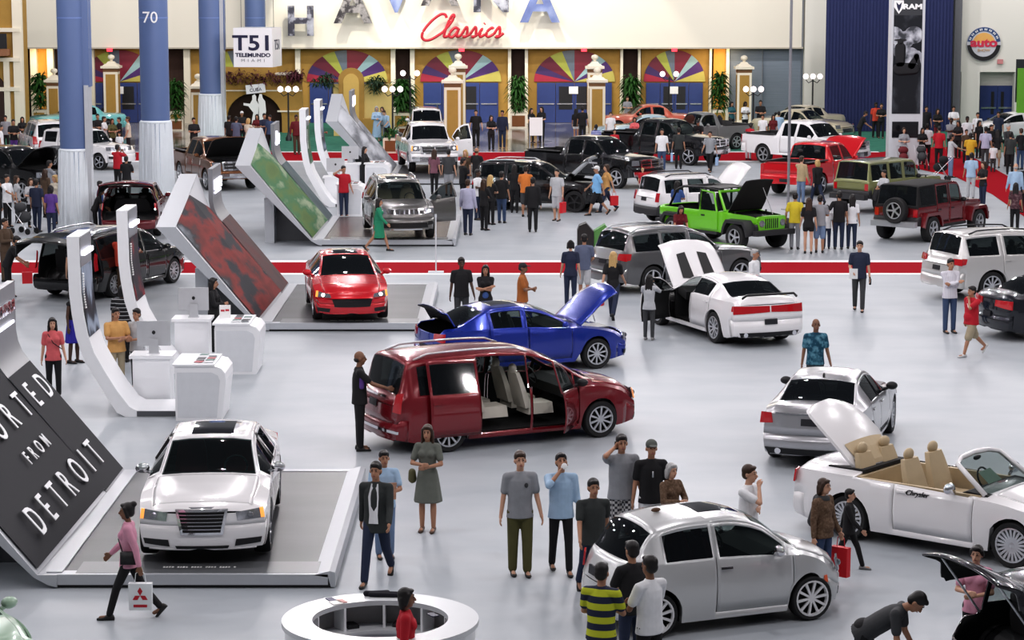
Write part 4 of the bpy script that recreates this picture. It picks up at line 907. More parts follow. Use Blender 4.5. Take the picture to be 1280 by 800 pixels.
        for k, d in enumerate(doors):
            if (k, s_) in dobj:
                zh = S.get('handle_z', belt(d[1]) - .11); MBp = patch(side(s_), [(d[1] - .22, zh - .015), (d[1] - .05, zh - .012), (d[1] - .05, zh + .018), (d[1] - .22, zh + .016)], 'door_handle', S.get('handlem', CB), .03, 3, dobj[(k, s_)])
    gr = S.get('grille')
    if gr:
        for g_ in gr:
            o = patch(FRt, g_[0], 'grille', g_[1] if len(g_) > 1 else BLACK, .012, 8)
            if len(g_) > 2:
                n = g_[2]; q = g_[0]
                for i in range(n):
                    v0, v1 = (i + .42) / n, (i + .58) / n
                    def mp(u, v): return tuple(lerp(lerp(q[0][k], q[1][k], u), lerp(q[3][k], q[2][k], u), v) for k in (0, 1))
                    patch(FRt, [mp(.04, v0), mp(.96, v0), mp(.96, v1), mp(.04, v1)], 'grille_bar', CHROME, .026, 6, o, .015, 1)
            if len(g_) > 3:
                q = g_[0]; c = (sum(a for a, _ in q) / 4, sum(b for _, b in q) / 4); e = g_[3]
                for s_ in (0, 1, 2, 3):
                    a, b = q[s_], q[(s_ + 1) % 4]
                    def ins(p): return (lerp(p[0], c[0], e), lerp(p[1], c[1], e * 1.6))
                    patch(FRt, [a, b, ins(b), ins(a)], 'grille_frame', CHROME, .03, 6, o, .02, 1)
    pl = S.get('plate')
    if pl: patch(RRt, [(-.16, pl - .06), (.16, pl - .06), (.16, pl + .06), (-.16, pl + .06)], 'number_plate', PLATE, .02, 2)
    for q in S.get('rpatch', []): patch(RRt, q[0], q[1], q[2], q[3] if len(q) > 3 else .012)
    for q in S.get('fpatch', []): patch(FRt, q[0], q[1], q[2], q[3] if len(q) > 3 else .012)
    for q in S.get('spatch', []):
        for s_ in (1, -1): patch(side(s_), q[0], q[1], q[2], q[3] if len(q) > 3 else .01, 8)
    for q in S.get('tpatch', []): patch(lambda u, y, o: T_pt(u, y, o), q[0], q[1], q[2], .012, 8)
    if S.get('rails'):
        a, b = S['rails']
        for s_ in (1, -1):
            pts = []
            for k in range(9):
                u = lerp(a, b, k / 8); p = T_pt(u, s_ * roofw * .86, .07 if 0 < k < 8 else .0); pts.append(p)
            MB().tube(pts, .022, 6).build('roof_rail', S.get('railm', BLACK), t, 180)
    # interior
    if S.get('inside', 1) and ws:
        c0, c1 = ws[0] + .1, S.get('cab', (bl or (0, L - .4))[0] if bl else L - .5)
        fl = S.get('floorz', sill + .1); zb = belt(L * .5); wi = W * .80
        m = MB(); m.b2((L / 2 - c1, -wi / 2, fl - .03), (L / 2 - c0, wi / 2, fl)); m.b2((L / 2 - c0 - .02, -wi / 2, fl), (L / 2 - c0 + .06, wi / 2, zb - .08))
        m.prism([(L / 2 - ws[0] + .0, zb - .1), (L / 2 - ws[0] + .0, zb + .0), (L / 2 - ws[0] - .35, zb + .02), (L / 2 - ws[0] - .62, zb - .06), (L / 2 - ws[0] - .6, zb - .25)], -wi / 2 * .95, wi / 2 * .95, 'y')
        m.build('cabin_floor', S.get('dashm', CABIN), t)
        st = SEATS[S.get('seat', 'black')]; zs_ = fl + S.get('seath', .12)
        rowsx = S.get('rowsx', [ws[0] + 1.12, ws[0] + 1.82])
        for ri, u in enumerate(rowsx):
            if ri == 0 or S.get('captain'):
                for s_ in (1, -1): link('seat', seat_mesh(.5, st), t, (L / 2 - u, s_ * .36, zs_))
            else: link('seat', seat_mesh(1.2, st), t, (L / 2 - u, 0, zs_)).scale = (.9, 1, .84)
        w_ = MB(); n = 16; uu = L / 2 - ws[0] - .72
        w_.tube([(uu + .06 * sin(2 * pi * k / n) * -1, .36 + .17 * cos(2 * pi * k / n), zb + .02 + .15 * sin(2 * pi * k / n)) for k in range(n + 1)], .015, 6).build('steering_wheel', BLACK, t, 180)
    if bed:
        a, b = L / 2 - bed[0] - .04, L / 2 - bed[1] + .04; zb = S.get('bedz', .85); zr = top(bed[0] + .3) - .02; w = W * .40
        m = MB(); m.b2((b, -w, zb - .03), (a, w, zb)).b2((b, -w, zb), (b + .02, w, zr)).b2((a - .02, -w, zb), (a, w, zr)).b2((b, w - .02, zb), (a, w, zr)).b2((b, -w, zb), (a, -w + .02, zr))
        m.build('bed_liner', CABIN, t)
        m = MB()
        for s_ in (1, -1): m.b2((b, s_ * W * .39, zr - .01), (a, s_ * W * .47, zr + .03))
        m.build('bed_rail_cap', CLAD, t)
    # opened panels
    if 'hood' in open_ and hd:
        hx, hz = L / 2 - hood[1], top(hood[1]) + .0; hinge(hd, (hx, 0, hz), 'y', -radians(open_['hood']))
        m = MB(); w = hwf(.9) * .74; m.b2((L / 2 - hood[1] + .02, -w, .45), (L / 2 - hood[0] - .12, w, .62)).b2((L / 2 - hood[1] + .25, -.3, .6), (L / 2 - hood[0] - .3, .3, top(.7) - .1)).b2((L / 2 - .9, .3, .6), (L / 2 - .55, .55, top(.7) - .13))
        m.build('engine_bay', mat('engine_grey', (.05, .05, .055), .4, .3, var=.6, scale=18), t)
        MB().tube([(L / 2 - .35, hwf(.4) * .6, top(.4) - .05), T_lift(hd, (L / 2 - hood[0] - .35, hwf(.4) * .55, top(.4) - .04), hx, hz, -radians(open_['hood']))], .012, 5).build('hood_prop', SILVER, t)
    if 'lid' in open_ and ld:
        hx, hz = L / 2 - lid[0], top(lid[0]); hinge(ld, (hx, 0, hz), 'y', radians(open_['lid']))
    for k, s_, a in open_.get('doors', []):
        o = dobj[(k, s_)]; d = doors[k]; zz = 0; p = S_pt(d[0], .7, s_); hinge(o, (p[0], p[1], 0), 'z', -radians(a) * s_)
    for k, s_, dx in open_.get('slide', []):
        o = dobj[(k, s_)]; o.location = (-dx, s_ * .10, 0)
    return t_
def hinge(o, pv, ax, a):
    M = Matrix.Translation(pv) @ Matrix.Rotation(a, 4, ax.upper()) @ Matrix.Translation([-c for c in pv])
    o.matrix_local = M
def T_lift(o, p, hx, hz, a):
    M = Matrix.Translation((hx, 0, hz)) @ Matrix.Rotation(a, 4, 'Y') @ Matrix.Translation((-hx, 0, -hz)); return M @ Vector(p)
def two(pf, pr, s, W, wb, fo, L, tw=.225, z=0):
    """position and facing from the two wheel contacts seen on side s (+1 left, -1 right): front pixel, rear pixel"""
    a, b = P(*pf, z), P(*pr, z); d = (a - b); ang_ = atan2(d.y, d.x); face = math.degrees(ang_) + 90
    dv = Vector((cos(ang_), sin(ang_), 0)); lf = Vector((-sin(ang_), cos(ang_), 0))
    mid = (a + b) / 2 - lf * s * (W / 2 - .03)
    c = mid + dv * (fo + wb / 2 - L / 2); return Vector((c.x, c.y, z)), face
# ---------------------------------------------------------------- vehicle shapes
GRILLB = mat('grille_black', (.008, .008, .009), .35)
S300 = dict(name='sedan', L=5.04, W=1.90, wb=3.05, fo=.90, R=.37, tw=.24, sill=.2, spokes=5, rim=CHROME, top=[(0, .80), (.05, .88), (.25, .97), (.9, 1.02), (1.42, 1.06), (2.22, 1.42), (2.8, 1.485), (3.4, 1.47), (3.72, 1.42), (4.38, 1.12), (4.7, 1.11), (4.97, 1.08), (5.04, .95)],
    belt=[(0, .74), (.5, .86), (1.4, .94), (3.5, 1.0), (5.04, 1.0)], ws=(1.44, 2.24), bl=(3.72, 4.36), roofw=.62, doors=[(1.55, 2.68), (2.70, 3.72)], wins=[(1.62, 2.63), (2.76, 3.42), (3.48, 3.66)], sunroof=(2.42, 3.35), hl=[(.50, .66), (.88, .68), (.86, .82), (.48, .78)], amber=1,
    grille=[([(-.30, .47), (.30, .47), (.37, .83), (-.37, .83)], GRILLB, 7, .12), ([(-.36, .26), (.36, .26), (.38, .30), (-.38, .30)],)], fog=[(.46, .29), (.82, .32), (.84, .40), (.48, .39)], cf=.22, plan=[(0, .93), (.3, .965), (.9, 1), (3.9, 1), (5.04, .93)], setF=[(.15, .12), (.3, .02), (.5, 0), (.84, .03), (1.1, .1)], seat='red', mirrorm=CHROME, tl=[(.62, .62), (.88, .60), (.86, .98), (.66, .98)], plate=.78)
SDART = dict(name='sedan', L=4.67, W=1.83, wb=2.70, fo=.95, R=.335, sill=.19, spokes=10, top=[(0, .60), (.05, .70), (.3, .84), (.9, .95), (1.32, 1.02), (2.25, 1.39), (2.75, 1.46), (3.2, 1.445), (3.55, 1.37), (4.18, 1.12), (4.42, 1.10), (4.6, 1.06), (4.67, .95)],
    belt=[(0, .56), (.5, .78), (1.4, .92), (3.5, 1.0), (4.67, 1.0)], ws=(1.33, 2.28), bl=(3.52, 4.14), roofw=.58, doors=[(1.55, 2.55), (2.57, 3.45)], wins=[(1.55, 2.50), (2.62, 3.36)], hl=[(.50, .62), (.86, .63), (.84, .77), (.52, .70)],
    grille=[([(-.42, .40), (.42, .40), (.48, .58), (-.48, .58)], GRILLB)], fog=[(.54, .27), (.80, .29), (.82, .38), (.52, .36)], cf=.34, seat='black', tl=[(.30, .80), (.87, .76), (.85, .96), (.30, .94)], plate=.6)
S200 = dict(SDART, L=4.87, W=1.84, wb=2.77, fo=.98, R=.34, top=[(0, .62), (.05, .74), (.3, .88), (1.0, .98), (1.42, 1.03), (2.3, 1.41), (2.8, 1.48), (3.3, 1.46), (3.62, 1.39), (4.30, 1.13), (4.6, 1.12), (4.8, 1.08), (4.87, .98)], belt=[(0, .6), (.5, .8), (1.4, .93), (3.5, 1.0), (4.87, 1.0)], ws=(1.43, 2.34), bl=(3.58, 4.26), doors=[(1.62, 2.66), (2.68, 3.58)], wins=[(1.62, 2.6), (2.74, 3.5)],
    tl=[(.66, .80), (.90, .78), (.88, .97), (.69, .97)], plate=.84, rpatch=[([(-.62, .96), (.62, .96), (.62, .985), (-.62, .985)], 'chrome_strip', CHROME, .02), ([(-.74, .26), (.74, .26), (.80, .37), (-.80, .37)], 'lower_valance', BLACK, .012)], cr=.14)
SCHG = dict(S300, rim=SILVER, L=5.08, W=1.905, wb=3.05, fo=.93, R=.365, top=[(0, .72), (.05, .80), (.3, .92), (1.1, 1.01), (1.5, 1.05), (2.35, 1.41), (2.9, 1.48), (3.4, 1.46), (3.8, 1.38), (4.5, 1.15), (4.75, 1.15), (5.02, 1.12), (5.08, 1.0)], belt=[(0, .68), (.5, .84), (1.4, .95), (3.5, 1.03), (5.08, 1.04)], ws=(1.52, 2.38), bl=(3.78, 4.44), doors=[(1.62, 2.74), (2.76, 3.72)], wins=[(1.64, 2.69), (2.82, 3.62)], sunroof=None, seat='black', spokes=10, tl=[(.02, .82), (.88, .78), (.88, .97), (.02, .96)], plate=.60, tls=[(4.93, .84), (5.02, .84), (5.02, .96), (4.93, .96)],
    rpatch=[([(-.70, .24), (.70, .24), (.76, .36), (-.76, .36)], 'lower_valance', BLACK, .012)], mirrorm=BLACK, grille=[([(-.5, .42), (.5, .42), (.52, .66), (-.52, .66)], GRILLB)], cf=.26)
SVAN = dict(name='minivan', L=5.14, W=2.0, wb=3.08, fo=.96, R=.345, sill=.2, spokes=10, top=[(0, .68), (.05, .80), (.3, .96), (.7, 1.06), (1.0, 1.12), (1.95, 1.60), (2.4, 1.715), (3.3, 1.75), (4.3, 1.73), (4.72, 1.69), (4.80, 1.65), (5.06, 1.08), (5.1, 1.02), (5.14, .9)], belt=[(0, .62), (.4, .84), (1.1, .98), (3.5, 1.02), (5.14, 1.02)], ws=(1.02, 1.98), bl=(4.81, 5.05), roofw=.74,
    doors=[(1.42, 2.36), (2.42, 3.42)], wins=[(1.22, 1.40), (1.46, 2.31), (2.48, 3.36), (3.46, 4.6)], hl=[(.52, .66), (.90, .68), (.88, .86), (.54, .82)], grille=[([(-.46, .56), (.46, .56), (.5, .80), (-.5, .80)], GRILLB, 4)], fog=[(.54, .28), (.84, .3), (.84, .4), (.54, .38)], tl=[(.76, .78), (.97, .77), (.955, 1.14), (.80, 1.10)], plate=.86, seat='cream', captain=1, rowsx=[2.02, 2.95, 4.0], rails=(2.3, 4.6), railm=SILVER, cr=.12, crown=.09)
SCROSS = dict(name='crossover', L=4.89, W=1.88, wb=2.89, fo=.95, R=.365, sill=.25, spokes=5, top=[(0, .78), (.05, .88), (.3, 1.0), (1.0, 1.08), (1.42, 1.13), (2.1, 1.56), (2.6, 1.68), (3.5, 1.70), (4.3, 1.67), (4.46, 1.62), (4.75, 1.15), (4.83, 1.05), (4.89, .9)], belt=[(0, .72), (.5, .92), (1.4, 1.02), (3.5, 1.09), (4.89, 1.1)], ws=(1.43, 2.15), bl=(4.47, 4.73), roofw=.68,
    doors=[(1.62, 2.62), (2.64, 3.52)], wins=[(1.62, 2.55), (2.70, 3.44), (3.56, 4.38)], hl=[(.54, .76), (.90, .78), (.88, .94), (.56, .92)], grille=[([(-.46, .62), (.46, .62), (.48, .88), (-.48, .88)], GRILLB)], fog=[(.5, .35), (.82, .36), (.84, .46), (.52, .45)], tl=[(.62, .92), (.93, .90), (.90, 1.10), (.64, 1.08)], tls=[(4.62, .92), (4.78, .90), (4.76, 1.09), (4.55, 1.08)], plate=.84, rails=(2.5, 4.3), cr=.14, crown=.09)
SGC = dict(SCROSS, name='sport_utility_vehicle', L=4.82, W=1.94, wb=2.915, fo=.90, R=.385, sill=.3, top=[(0, .86), (.05, .98), (.3, 1.07), (1.0, 1.13), (1.4, 1.17), (2.15, 1.63), (2.6, 1.74), (3.5, 1.76), (4.3, 1.72), (4.45, 1.67), (4.70, 1.2), (4.77, 1.1), (4.82, .95)], belt=[(0, .8), (.5, .98), (1.4, 1.08), (3.5, 1.14), (4.82, 1.15)], ws=(1.42, 2.18), bl=(4.46, 4.68), doors=[(1.58, 2.55), (2.57, 3.45)], wins=[(1.6, 2.48), (2.64, 3.36), (3.5, 4.34)],
    hl=[(.58, .82), (.90, .84), (.88, .99), (.60, .99)], grille=[([(-.52, .82), (.52, .82), (.54, .98), (-.54, .98)], CHROME)], fpatch=[([(-.47 + .15 * k - .0, .835), (-.37 + .15 * k, .835), (-.37 + .15 * k, .965), (-.47 + .15 * k, .965)], 'grille_slot', GRILLB, .03) for k in range(7)] + [([(-.70, .40), (.70, .40), (.66, .56), (-.66, .56)], 'lower_intake', GRILLB, .012), ([(-.5, .34), (.5, .34), (.5, .37), (-.5, .37)], 'chrome_strip', CHROME, .02)], fog=[(.68, .48), (.86, .5), (.86, .6), (.7, .6)], sunroof=(2.45, 3.2))
SDUR = dict(SGC, L=5.10, W=1.92, wb=3.04, fo=.90, spokes=10, top=[(0, .86), (.05, .98), (.3, 1.07), (1.0, 1.13), (1.4, 1.17), (2.15, 1.64), (2.6, 1.76), (3.6, 1.80), (4.6, 1.76), (4.74, 1.72), (4.98, 1.22), (5.05, 1.1), (5.10, .95)], belt=[(0, .8), (.5, .98), (1.4, 1.08), (3.5, 1.15), (5.1, 1.17)], bl=(4.75, 4.97), doors=[(1.6, 2.62), (2.64, 3.6)], wins=[(1.62, 2.55), (2.72, 3.5), (3.72, 4.66)], sunroof=None, tl=[(.60, .98), (.95, .96), (.93, 1.13), (.62, 1.12)], tls=[(4.82, .98), (4.98, .96), (4.97, 1.13), (4.74, 1.12)], rails=(2.4, 4.5), fpatch=[])
SPAT = dict(SGC, L=4.41, W=1.76, wb=2.635, fo=.85, R=.35, top=[(0, .86), (.04, .96), (.3, 1.02), (1.0, 1.07), (1.35, 1.1), (1.85, 1.58), (2.2, 1.67), (3.2, 1.68), (4.05, 1.66), (4.15, 1.62), (4.32, 1.15), (4.36, 1.08), (4.41, .95)], belt=[(0, .8), (.5, .95), (1.4, 1.04), (4.41, 1.07)], ws=(1.36, 1.88), bl=(4.16, 4.31), roofw=.68, doors=[(1.45, 2.4), (2.42, 3.2)], wins=[(1.5, 2.3), (2.5, 3.1), (3.3, 4.0)], tl=[(.68, .82), (.84, .82), (.83, 1.12), (.68, 1.12)], tls=None, plate=.88, rails=(2.1, 3.9), sunroof=None, rbumperm=CLAD, cr=.10, fpatch=[], spokes=5)
SFIAT = dict(name='hatchback', L=3.55, W=1.63, wb=2.30, fo=.68, R=.305, tw=.2, sill=.17, spokes=12, rimf=.78, top=[(0, .56), (.05, .70), (.2, .84), (.55, .97), (.82, 1.04), (1.42, 1.43), (1.85, 1.515), (2.4, 1.51), (2.85, 1.45), (2.98, 1.41), (3.36, .98), (3.46, .86), (3.55, .66)], belt=[(0, .52), (.4, .80), (.9, .92), (2.5, .97), (3.55, .95)], ws=(.83, 1.46), bl=(2.99, 3.34), roofw=.56, doors=[(.98, 2.12)], wins=[(1.02, 2.06), (2.16, 2.84)], sunroof=(1.52, 2.15), hl=[(.46, .62), (.70, .62), (.70, .80), (.48, .80)], grille=[([(-.4, .28), (.4, .28), (.38, .40), (-.38, .40)], GRILLB)], fog=[(.5, .28), (.66, .3), (.66, .4), (.5, .4)], tl=[(.56, .72), (.70, .70), (.70, .92), (.60, .90)], plate=.78, seat='red', rowsx=[1.75, 2.35], cf=.34, cr=.24, crown=.10, handlem=CHROME, mirrorm=CHROME, lidname='tailgate')
SRAM = dict(name='pickup_truck', L=5.82, W=2.02, wb=3.56, fo=.98, R=.41, tw=.27, sill=.42, spokes=5, top=[(0, 1.02), (.05, 1.10), (.3, 1.20), (1.2, 1.27), (1.5, 1.30), (2.12, 1.80), (2.5, 1.92), (3.2, 1.93), (3.6, 1.90), (3.68, 1.84), (3.86, 1.32), (3.95, 1.31), (5.72, 1.31), (5.82, 1.25)], belt=[(0, .95), (.4, 1.12), (1.5, 1.19), (5.82, 1.22)], ws=(1.52, 2.15), bl=(3.69, 3.84), roofw=.70, doors=[(1.72, 2.72), (2.74, 3.58)], wins=[(1.74, 2.66), (2.8, 3.5)], bed=(3.95, 5.70), bedz=.85,
    hl=[(.62, .92), (.96, .92), (.94, 1.12), (.64, 1.12)], grille=[([(-.56, .80), (.56, .80), (.60, 1.14), (-.60, 1.14)], GRILLB, 3, .12)], fpatch=[([(-.03, .80), (.03, .80), (.03, 1.14), (-.03, 1.14)], 'grille_post', CHROME, .04), ([(-.92, .50), (.92, .50), (.94, .68), (-.94, .68)], 'chrome_bumper', CHROME, .06)], cf=.16, cr=.05, tl=[(.84, .85), (.99, .85), (.99, 1.2), (.84, 1.2)], plate=.62, plan=[(0, .95), (.4, .985), (1, 1), (5.82, .99)], setF=[(.3, .1), (.5, 0), (.8, .02), (1.2, .06)], setR=[(.3, .1), (.5, .0), (1.3, .02)], seath=.2, floorz=.62, shoulder=.96, mu=.35)
SOLD = dict(name='classic_pickup', L=5.0, W=1.86, wb=3.0, fo=.85, R=.37, sill=.38, spokes=6, top=[(0, .86), (.08, 1.0), (.4, 1.1), (1.3, 1.18), (1.62, 1.22), (1.95, 1.66), (2.2, 1.78), (2.6, 1.78), (2.85, 1.66), (3.0, 1.22), (3.1, 1.18), (4.95, 1.18), (5.0, 1.1)], belt=[(0, .8), (.5, 1.0), (1.5, 1.12), (5, 1.14)], ws=(1.64, 2.0), bl=(2.84, 2.99), roofw=.6, doors=[(1.72, 2.72)], wins=[(1.82, 2.64)], bed=(3.1, 4.9), bedz=.7, hl=[(.5, .8), (.78, .8), (.78, 1.0), (.5, 1.0)], grille=[([(-.4, .5), (.4, .5), (.4, .9), (-.4, .9)], GRILLB, 5)], cf=.34, cr=.04, plan=[(0, .8), (.6, .95), (1.2, 1), (5, .95)], floorz=.5)
SCLA = dict(name='classic_car', L=5.2, W=1.98, wb=3.0, fo=.95, R=.36, sill=.26, spokes=6, rim=CHROME, top=[(0, .72), (.08, .86), (.5, .96), (1.3, 1.02), (1.7, 1.06), (2.3, 1.44), (2.7, 1.52), (3.2, 1.5), (3.5, 1.42), (4.0, 1.06), (4.6, 1.02), (5.1, .98), (5.2, .85)], belt=[(0, .66), (.5, .88), (1.5, .96), (5.2, .96)], ws=(1.72, 2.34), bl=(3.48, 3.96), roofw=.62, doors=[(1.8, 2.8), (2.82, 3.5)], wins=[(1.9, 2.74), (2.86, 3.44)], hl=[(.6, .66), (.86, .66), (.86, .84), (.6, .84)], grille=[([(-.5, .44), (.5, .44), (.5, .66), (-.5, .66)], GRILLB, 4, .08)], fpatch=[([(-.9, .34), (.9, .34), (.9, .44), (-.9, .44)], 'chrome_bumper', CHROME, .06)], rpatch=[([(-.9, .34), (.9, .34), (.9, .44), (-.9, .44)], 'chrome_bumper', CHROME, .06)], cf=.2, cr=.14)
def pos2(sp, pf, pr, s, z=0): return two(pf, pr, s, sp['W'], sp['wb'], sp['fo'], sp['L'], sp.get('tw', .225), z)
def posf(sp, px, py, face, z=0, end='F'):
    """front (or rear) bottom-centre pixel"""
    p = P(px, py, z); d = Vector((sin(radians(face)), -cos(radians(face)), 0)); k = -1 if end == 'F' else 1
    c = p + d * k * sp['L'] / 2; return Vector((c.x, c.y, z)), face
pearl = ((.80, .79, .80), .0, .25); red = ((.55, .012, .022), .15, .25)
# 1 white sedan on the nearest stage
p, f = posf(S300, 253, 709, 3, .21)
v = vehicle(S300, 'white luxury sedan with big chrome mesh grille on the nearest stage', 'car', p, f, pearl, sill=.2)
# wing badge
v['patch'](v['F'], [(-.14, .845), (.14, .845), (.18, .865), (-.18, .865)], 'wing_badge', CHROME, .03, 6)
# 2 red compact on stage 2
p, f = posf(SDART, 441, 405, 8, .21)
vehicle(SDART, 'bright red compact sedan with lit headlights on the red-picture stage', 'car', p, f, red, lit=1, glassF=TINT, sunroof=(2.35, 3.2), amber=1)
# 3 grey SUV on stage 3, driver door open
p, f = posf(SGC, 508, 301.5, 9, .21)
vehicle(SGC, 'grey sport utility vehicle with open driver door on the green-picture stage', 'car', p, f, ((.16, .155, .15), .6, .3), open=dict(doors=[(0, 1, 62)]), seat='tan', lit=1, railm=SILVER)
# 4 white pickup far stage
p, f = posf(SRAM, 544, 217, 9, .21)
vehicle(SRAM, 'white pickup truck with chrome grille facing the camera, driver door open', 'truck', p, f, pearl, open=dict(doors=[(0, 1, 60)]), lit=1, amber=1, glassF=TINT)
# 5 dark red minivan
p, f = pos2(SVAN, (747, 547.5), (566, 565), -1)
v = vehicle(SVAN, 'dark red minivan with its side doors open, cream seats inside', 'car', p, f, ((.20, .008, .016), .25, .25), open=dict(doors=[(0, -1, 48)], slide=[(1, -1, 1.02)]), nowin=(), rpatch=[([(-.5, 1.0), (.5, 1.0), (.5, 1.04), (-.5, 1.04)], 'chrome_strip', CHROME, .02), ([(-.95, .40), (.95, .40), (.95, .45), (-.95, .45)], 'chrome_strip', CHROME, .015)], amber=1, spatch=[([(3.5, .60), (4.3, .60), (4.3, .63), (3.5, .63)], 'chrome_strip', CHROME)], mirrorm=BLACK, clearwins=(1,))
# 6 blue compact, hood and trunk open
p, f = pos2(SDART, (750, 461), (599, 472), -1)
vehicle(SDART, 'metallic blue compact sedan with raised hood and open trunk', 'car', p, f, ((.012, .035, .32), .4, .25), lid=(4.12, 4.67, 11), open=dict(hood=50, lid=62), sunroof=(2.4, 3.2), clearwins=(0, 1), tl=[(.50, .80), (.87, .76), (.85, .96), (.50, .94)])
# 7 white Charger
p, f = pos2(SCHG, (815, 404), (898, 431), 1)
CH = vehicle(SCHG, 'white muscle sedan with black striped hood raised and front door open', 'car', p, f, pearl, open=dict(hood=52, doors=[(0, 1, 62)]), hoodin=pearl and paint('pearl_inner', (.80, .79, .80)), tpatch=[])
for s_ in (1, -1):
    vv = [CH['T'](u, s_ * y, .012) for u, y in ((.55, .16), (1.35, .14), (1.30, .44), (.6, .40))]
    MB().add(vv, [(0, 1, 2, 3)]).build('hood_stripe', mat('matt_black_stripe', (.015, .015, .016), .6), CH['hood'])
    vu = [CH['T'](u, s_ * y, -.04) for u, y in ((.55, .16), (1.35, .14), (1.30, .44), (.6, .40))]
    MB().add(vu, [(3, 2, 1, 0)]).build('hood_vent', mat('matt_black_stripe', (.015, .015, .016), .6), CH['hood'])
MB().tube([(-2.42, -.7, 1.14), (-2.46, -.6, 1.22), (-2.46, .6, 1.22), (-2.42, .7, 1.14)], .03, 6).build('rear_spoiler', BLACK, CH['t'], 180)
for s_ in (1, -1): MB().tube([(-2.5, s_ * .62, .31), (-2.36, s_ * .62, .31)], .055, 12).build('exhaust_tip', CHROME, CH['t'], 40)
# 8 grey crossover
p, f = pos2(SCROSS, (930, 357), (812, 367), -1)
vehicle(SCROSS, 'dark grey crossover with roof rails behind the white muscle sedan', 'car', p, f, ((.15, .15, .155), .6, .28), clearwins=(0, 1), rails=(2.4, 4.4), railm=SILVER)
# 9 silver sedan seen from behind
p, f = pos2(S200, (1116, 552), (1068, 590), -1)
p, f = posf(S200, 1011, 589, 163, 0, 'R')
v = vehicle(S200, 'silver sedan seen from behind left of the white convertible', 'car', p, f, ((.44, .44, .46), .75, .3), mirrorm=BLACK)
for s_ in (1, -1): MB().tube([(-2.40, s_ * .56, .32), (-2.30, s_ * .56, .32)], .055, 12).build('exhaust_tip', CHROME, v['t'], 40)
MB().ell((-1.05, 0, 1.45), (.07, .02, .05)).build('roof_aerial', BLACK, v['t'], 180)
# 10 white convertible
SCONV = dict(S200, name='convertible', top=[(0, .62), (.05, .74), (.3, .88), (1.0, .98), (1.42, 1.03), (1.6, 1.03), (2.2, 1.02), (3.6, 1.04), (4.3, 1.08), (4.6, 1.08), (4.8, 1.05), (4.87, .96)], belt=[(0, .6), (.5, .8), (1.4, .93), (3.5, .985), (4.87, .99)], ws=None, bl=None, wins=[], doors=[(1.62, 2.95)], opentop=(1.72, 3.62), hood=(.10, 1.38), rpatch=[], handle_z=.88, spokes=20, rimf=.74)
p, f = pos2(SCONV, (1254, 709), (1066, 676), -1)
v = vehicle(SCONV, 'white convertible with tan seats and raised roof cover panel', 'car', p, f, pearl)
T = v['t']; L = SCONV['L']
def cu(u): return L / 2 - u
# windscreen frame and glass
fr = [(cu(1.5), -.74, .98), (cu(2.02), -.64, 1.36), (cu(2.10), -.4, 1.41), (cu(2.12), 0, 1.425), (cu(2.10), .4, 1.41), (cu(2.02), .64, 1.36), (cu(1.5), .74, .98)]
MB().tube(fr, .04, 8).build('windshield_frame', v['CB'], T, 180)
MB().add(fr + [(cu(1.42), -.45, 1.02), (cu(1.40), 0, 1.03), (cu(1.42), .45, 1.02)], [(0, 7, 2, 1), (7, 8, 3, 2), (8, 9, 4, 3), (9, 6, 5, 4)]).build('windshield', CLEAR, T)
MB().add([(cu(1.62), -.42, 1.08), (cu(1.62), -.02, 1.09), (cu(1.82), -.02, 1.235), (cu(1.82), -.38, 1.225)], [(0, 1, 2, 3)]).build('window_sticker', mat('sticker_green', (.6, .75, .62), .6), T)
MB().ell((cu(2.05), 0, 1.36), (.03, .11, .04)).build('rear_view_mirror', BLACK, T, 180)
m = MB(); m.b2((cu(3.6), -.74, .30), (cu(1.5), .74, .36)); m.b2((cu(3.66), -.78, .36), (cu(3.58), .78, .98)).b2((cu(1.55), -.76, .36), (cu(1.48), .76, .9))
for s_ in (1, -1): m.b2((cu(3.6), s_ * .72, .36), (cu(1.55), s_ * .79, .97))
m.build('tan_cabin', SEATS['tan'], T)
MB().prism([(cu(1.5), .8), (cu(1.46), .98), (cu(1.8), 1.0), (cu(2.0), .92), (cu(1.95), .75)], -.74, .74, 'y').build('dashboard', CABIN, T)
for s_ in (1, -1):
    link('seat', seat_mesh(.54, SEATS['tan']), T, (cu(2.55), s_ * .36, .44)); link('seat', seat_mesh(.5, SEATS['tan']), T, (cu(3.38), s_ * .33, .42))
    MB().ell((cu(1.95), s_ * 1.0, 1.06), (.075, .13, .085)).cap((cu(1.95), s_ * .86, .98), (cu(1.95), s_ * .96, 1.03), .03, .03).build('side_mirror', CHROME, T, 180)
w_ = MB(); w_.tube([(cu(2.12) - .06 * sin(2 * pi * k / 16), .36 + .17 * cos(2 * pi * k / 16), .98 + .15 * sin(2 * pi * k / 16)) for k in range(17)], .015, 6); w_.build('steering_wheel', BLACK, T, 180)
text('script_badge', 'Chrysler', .11, BLACK, T, (cu(2.55), -.9, .88), rot=(pi / 2, 0, 0), shear=.4)
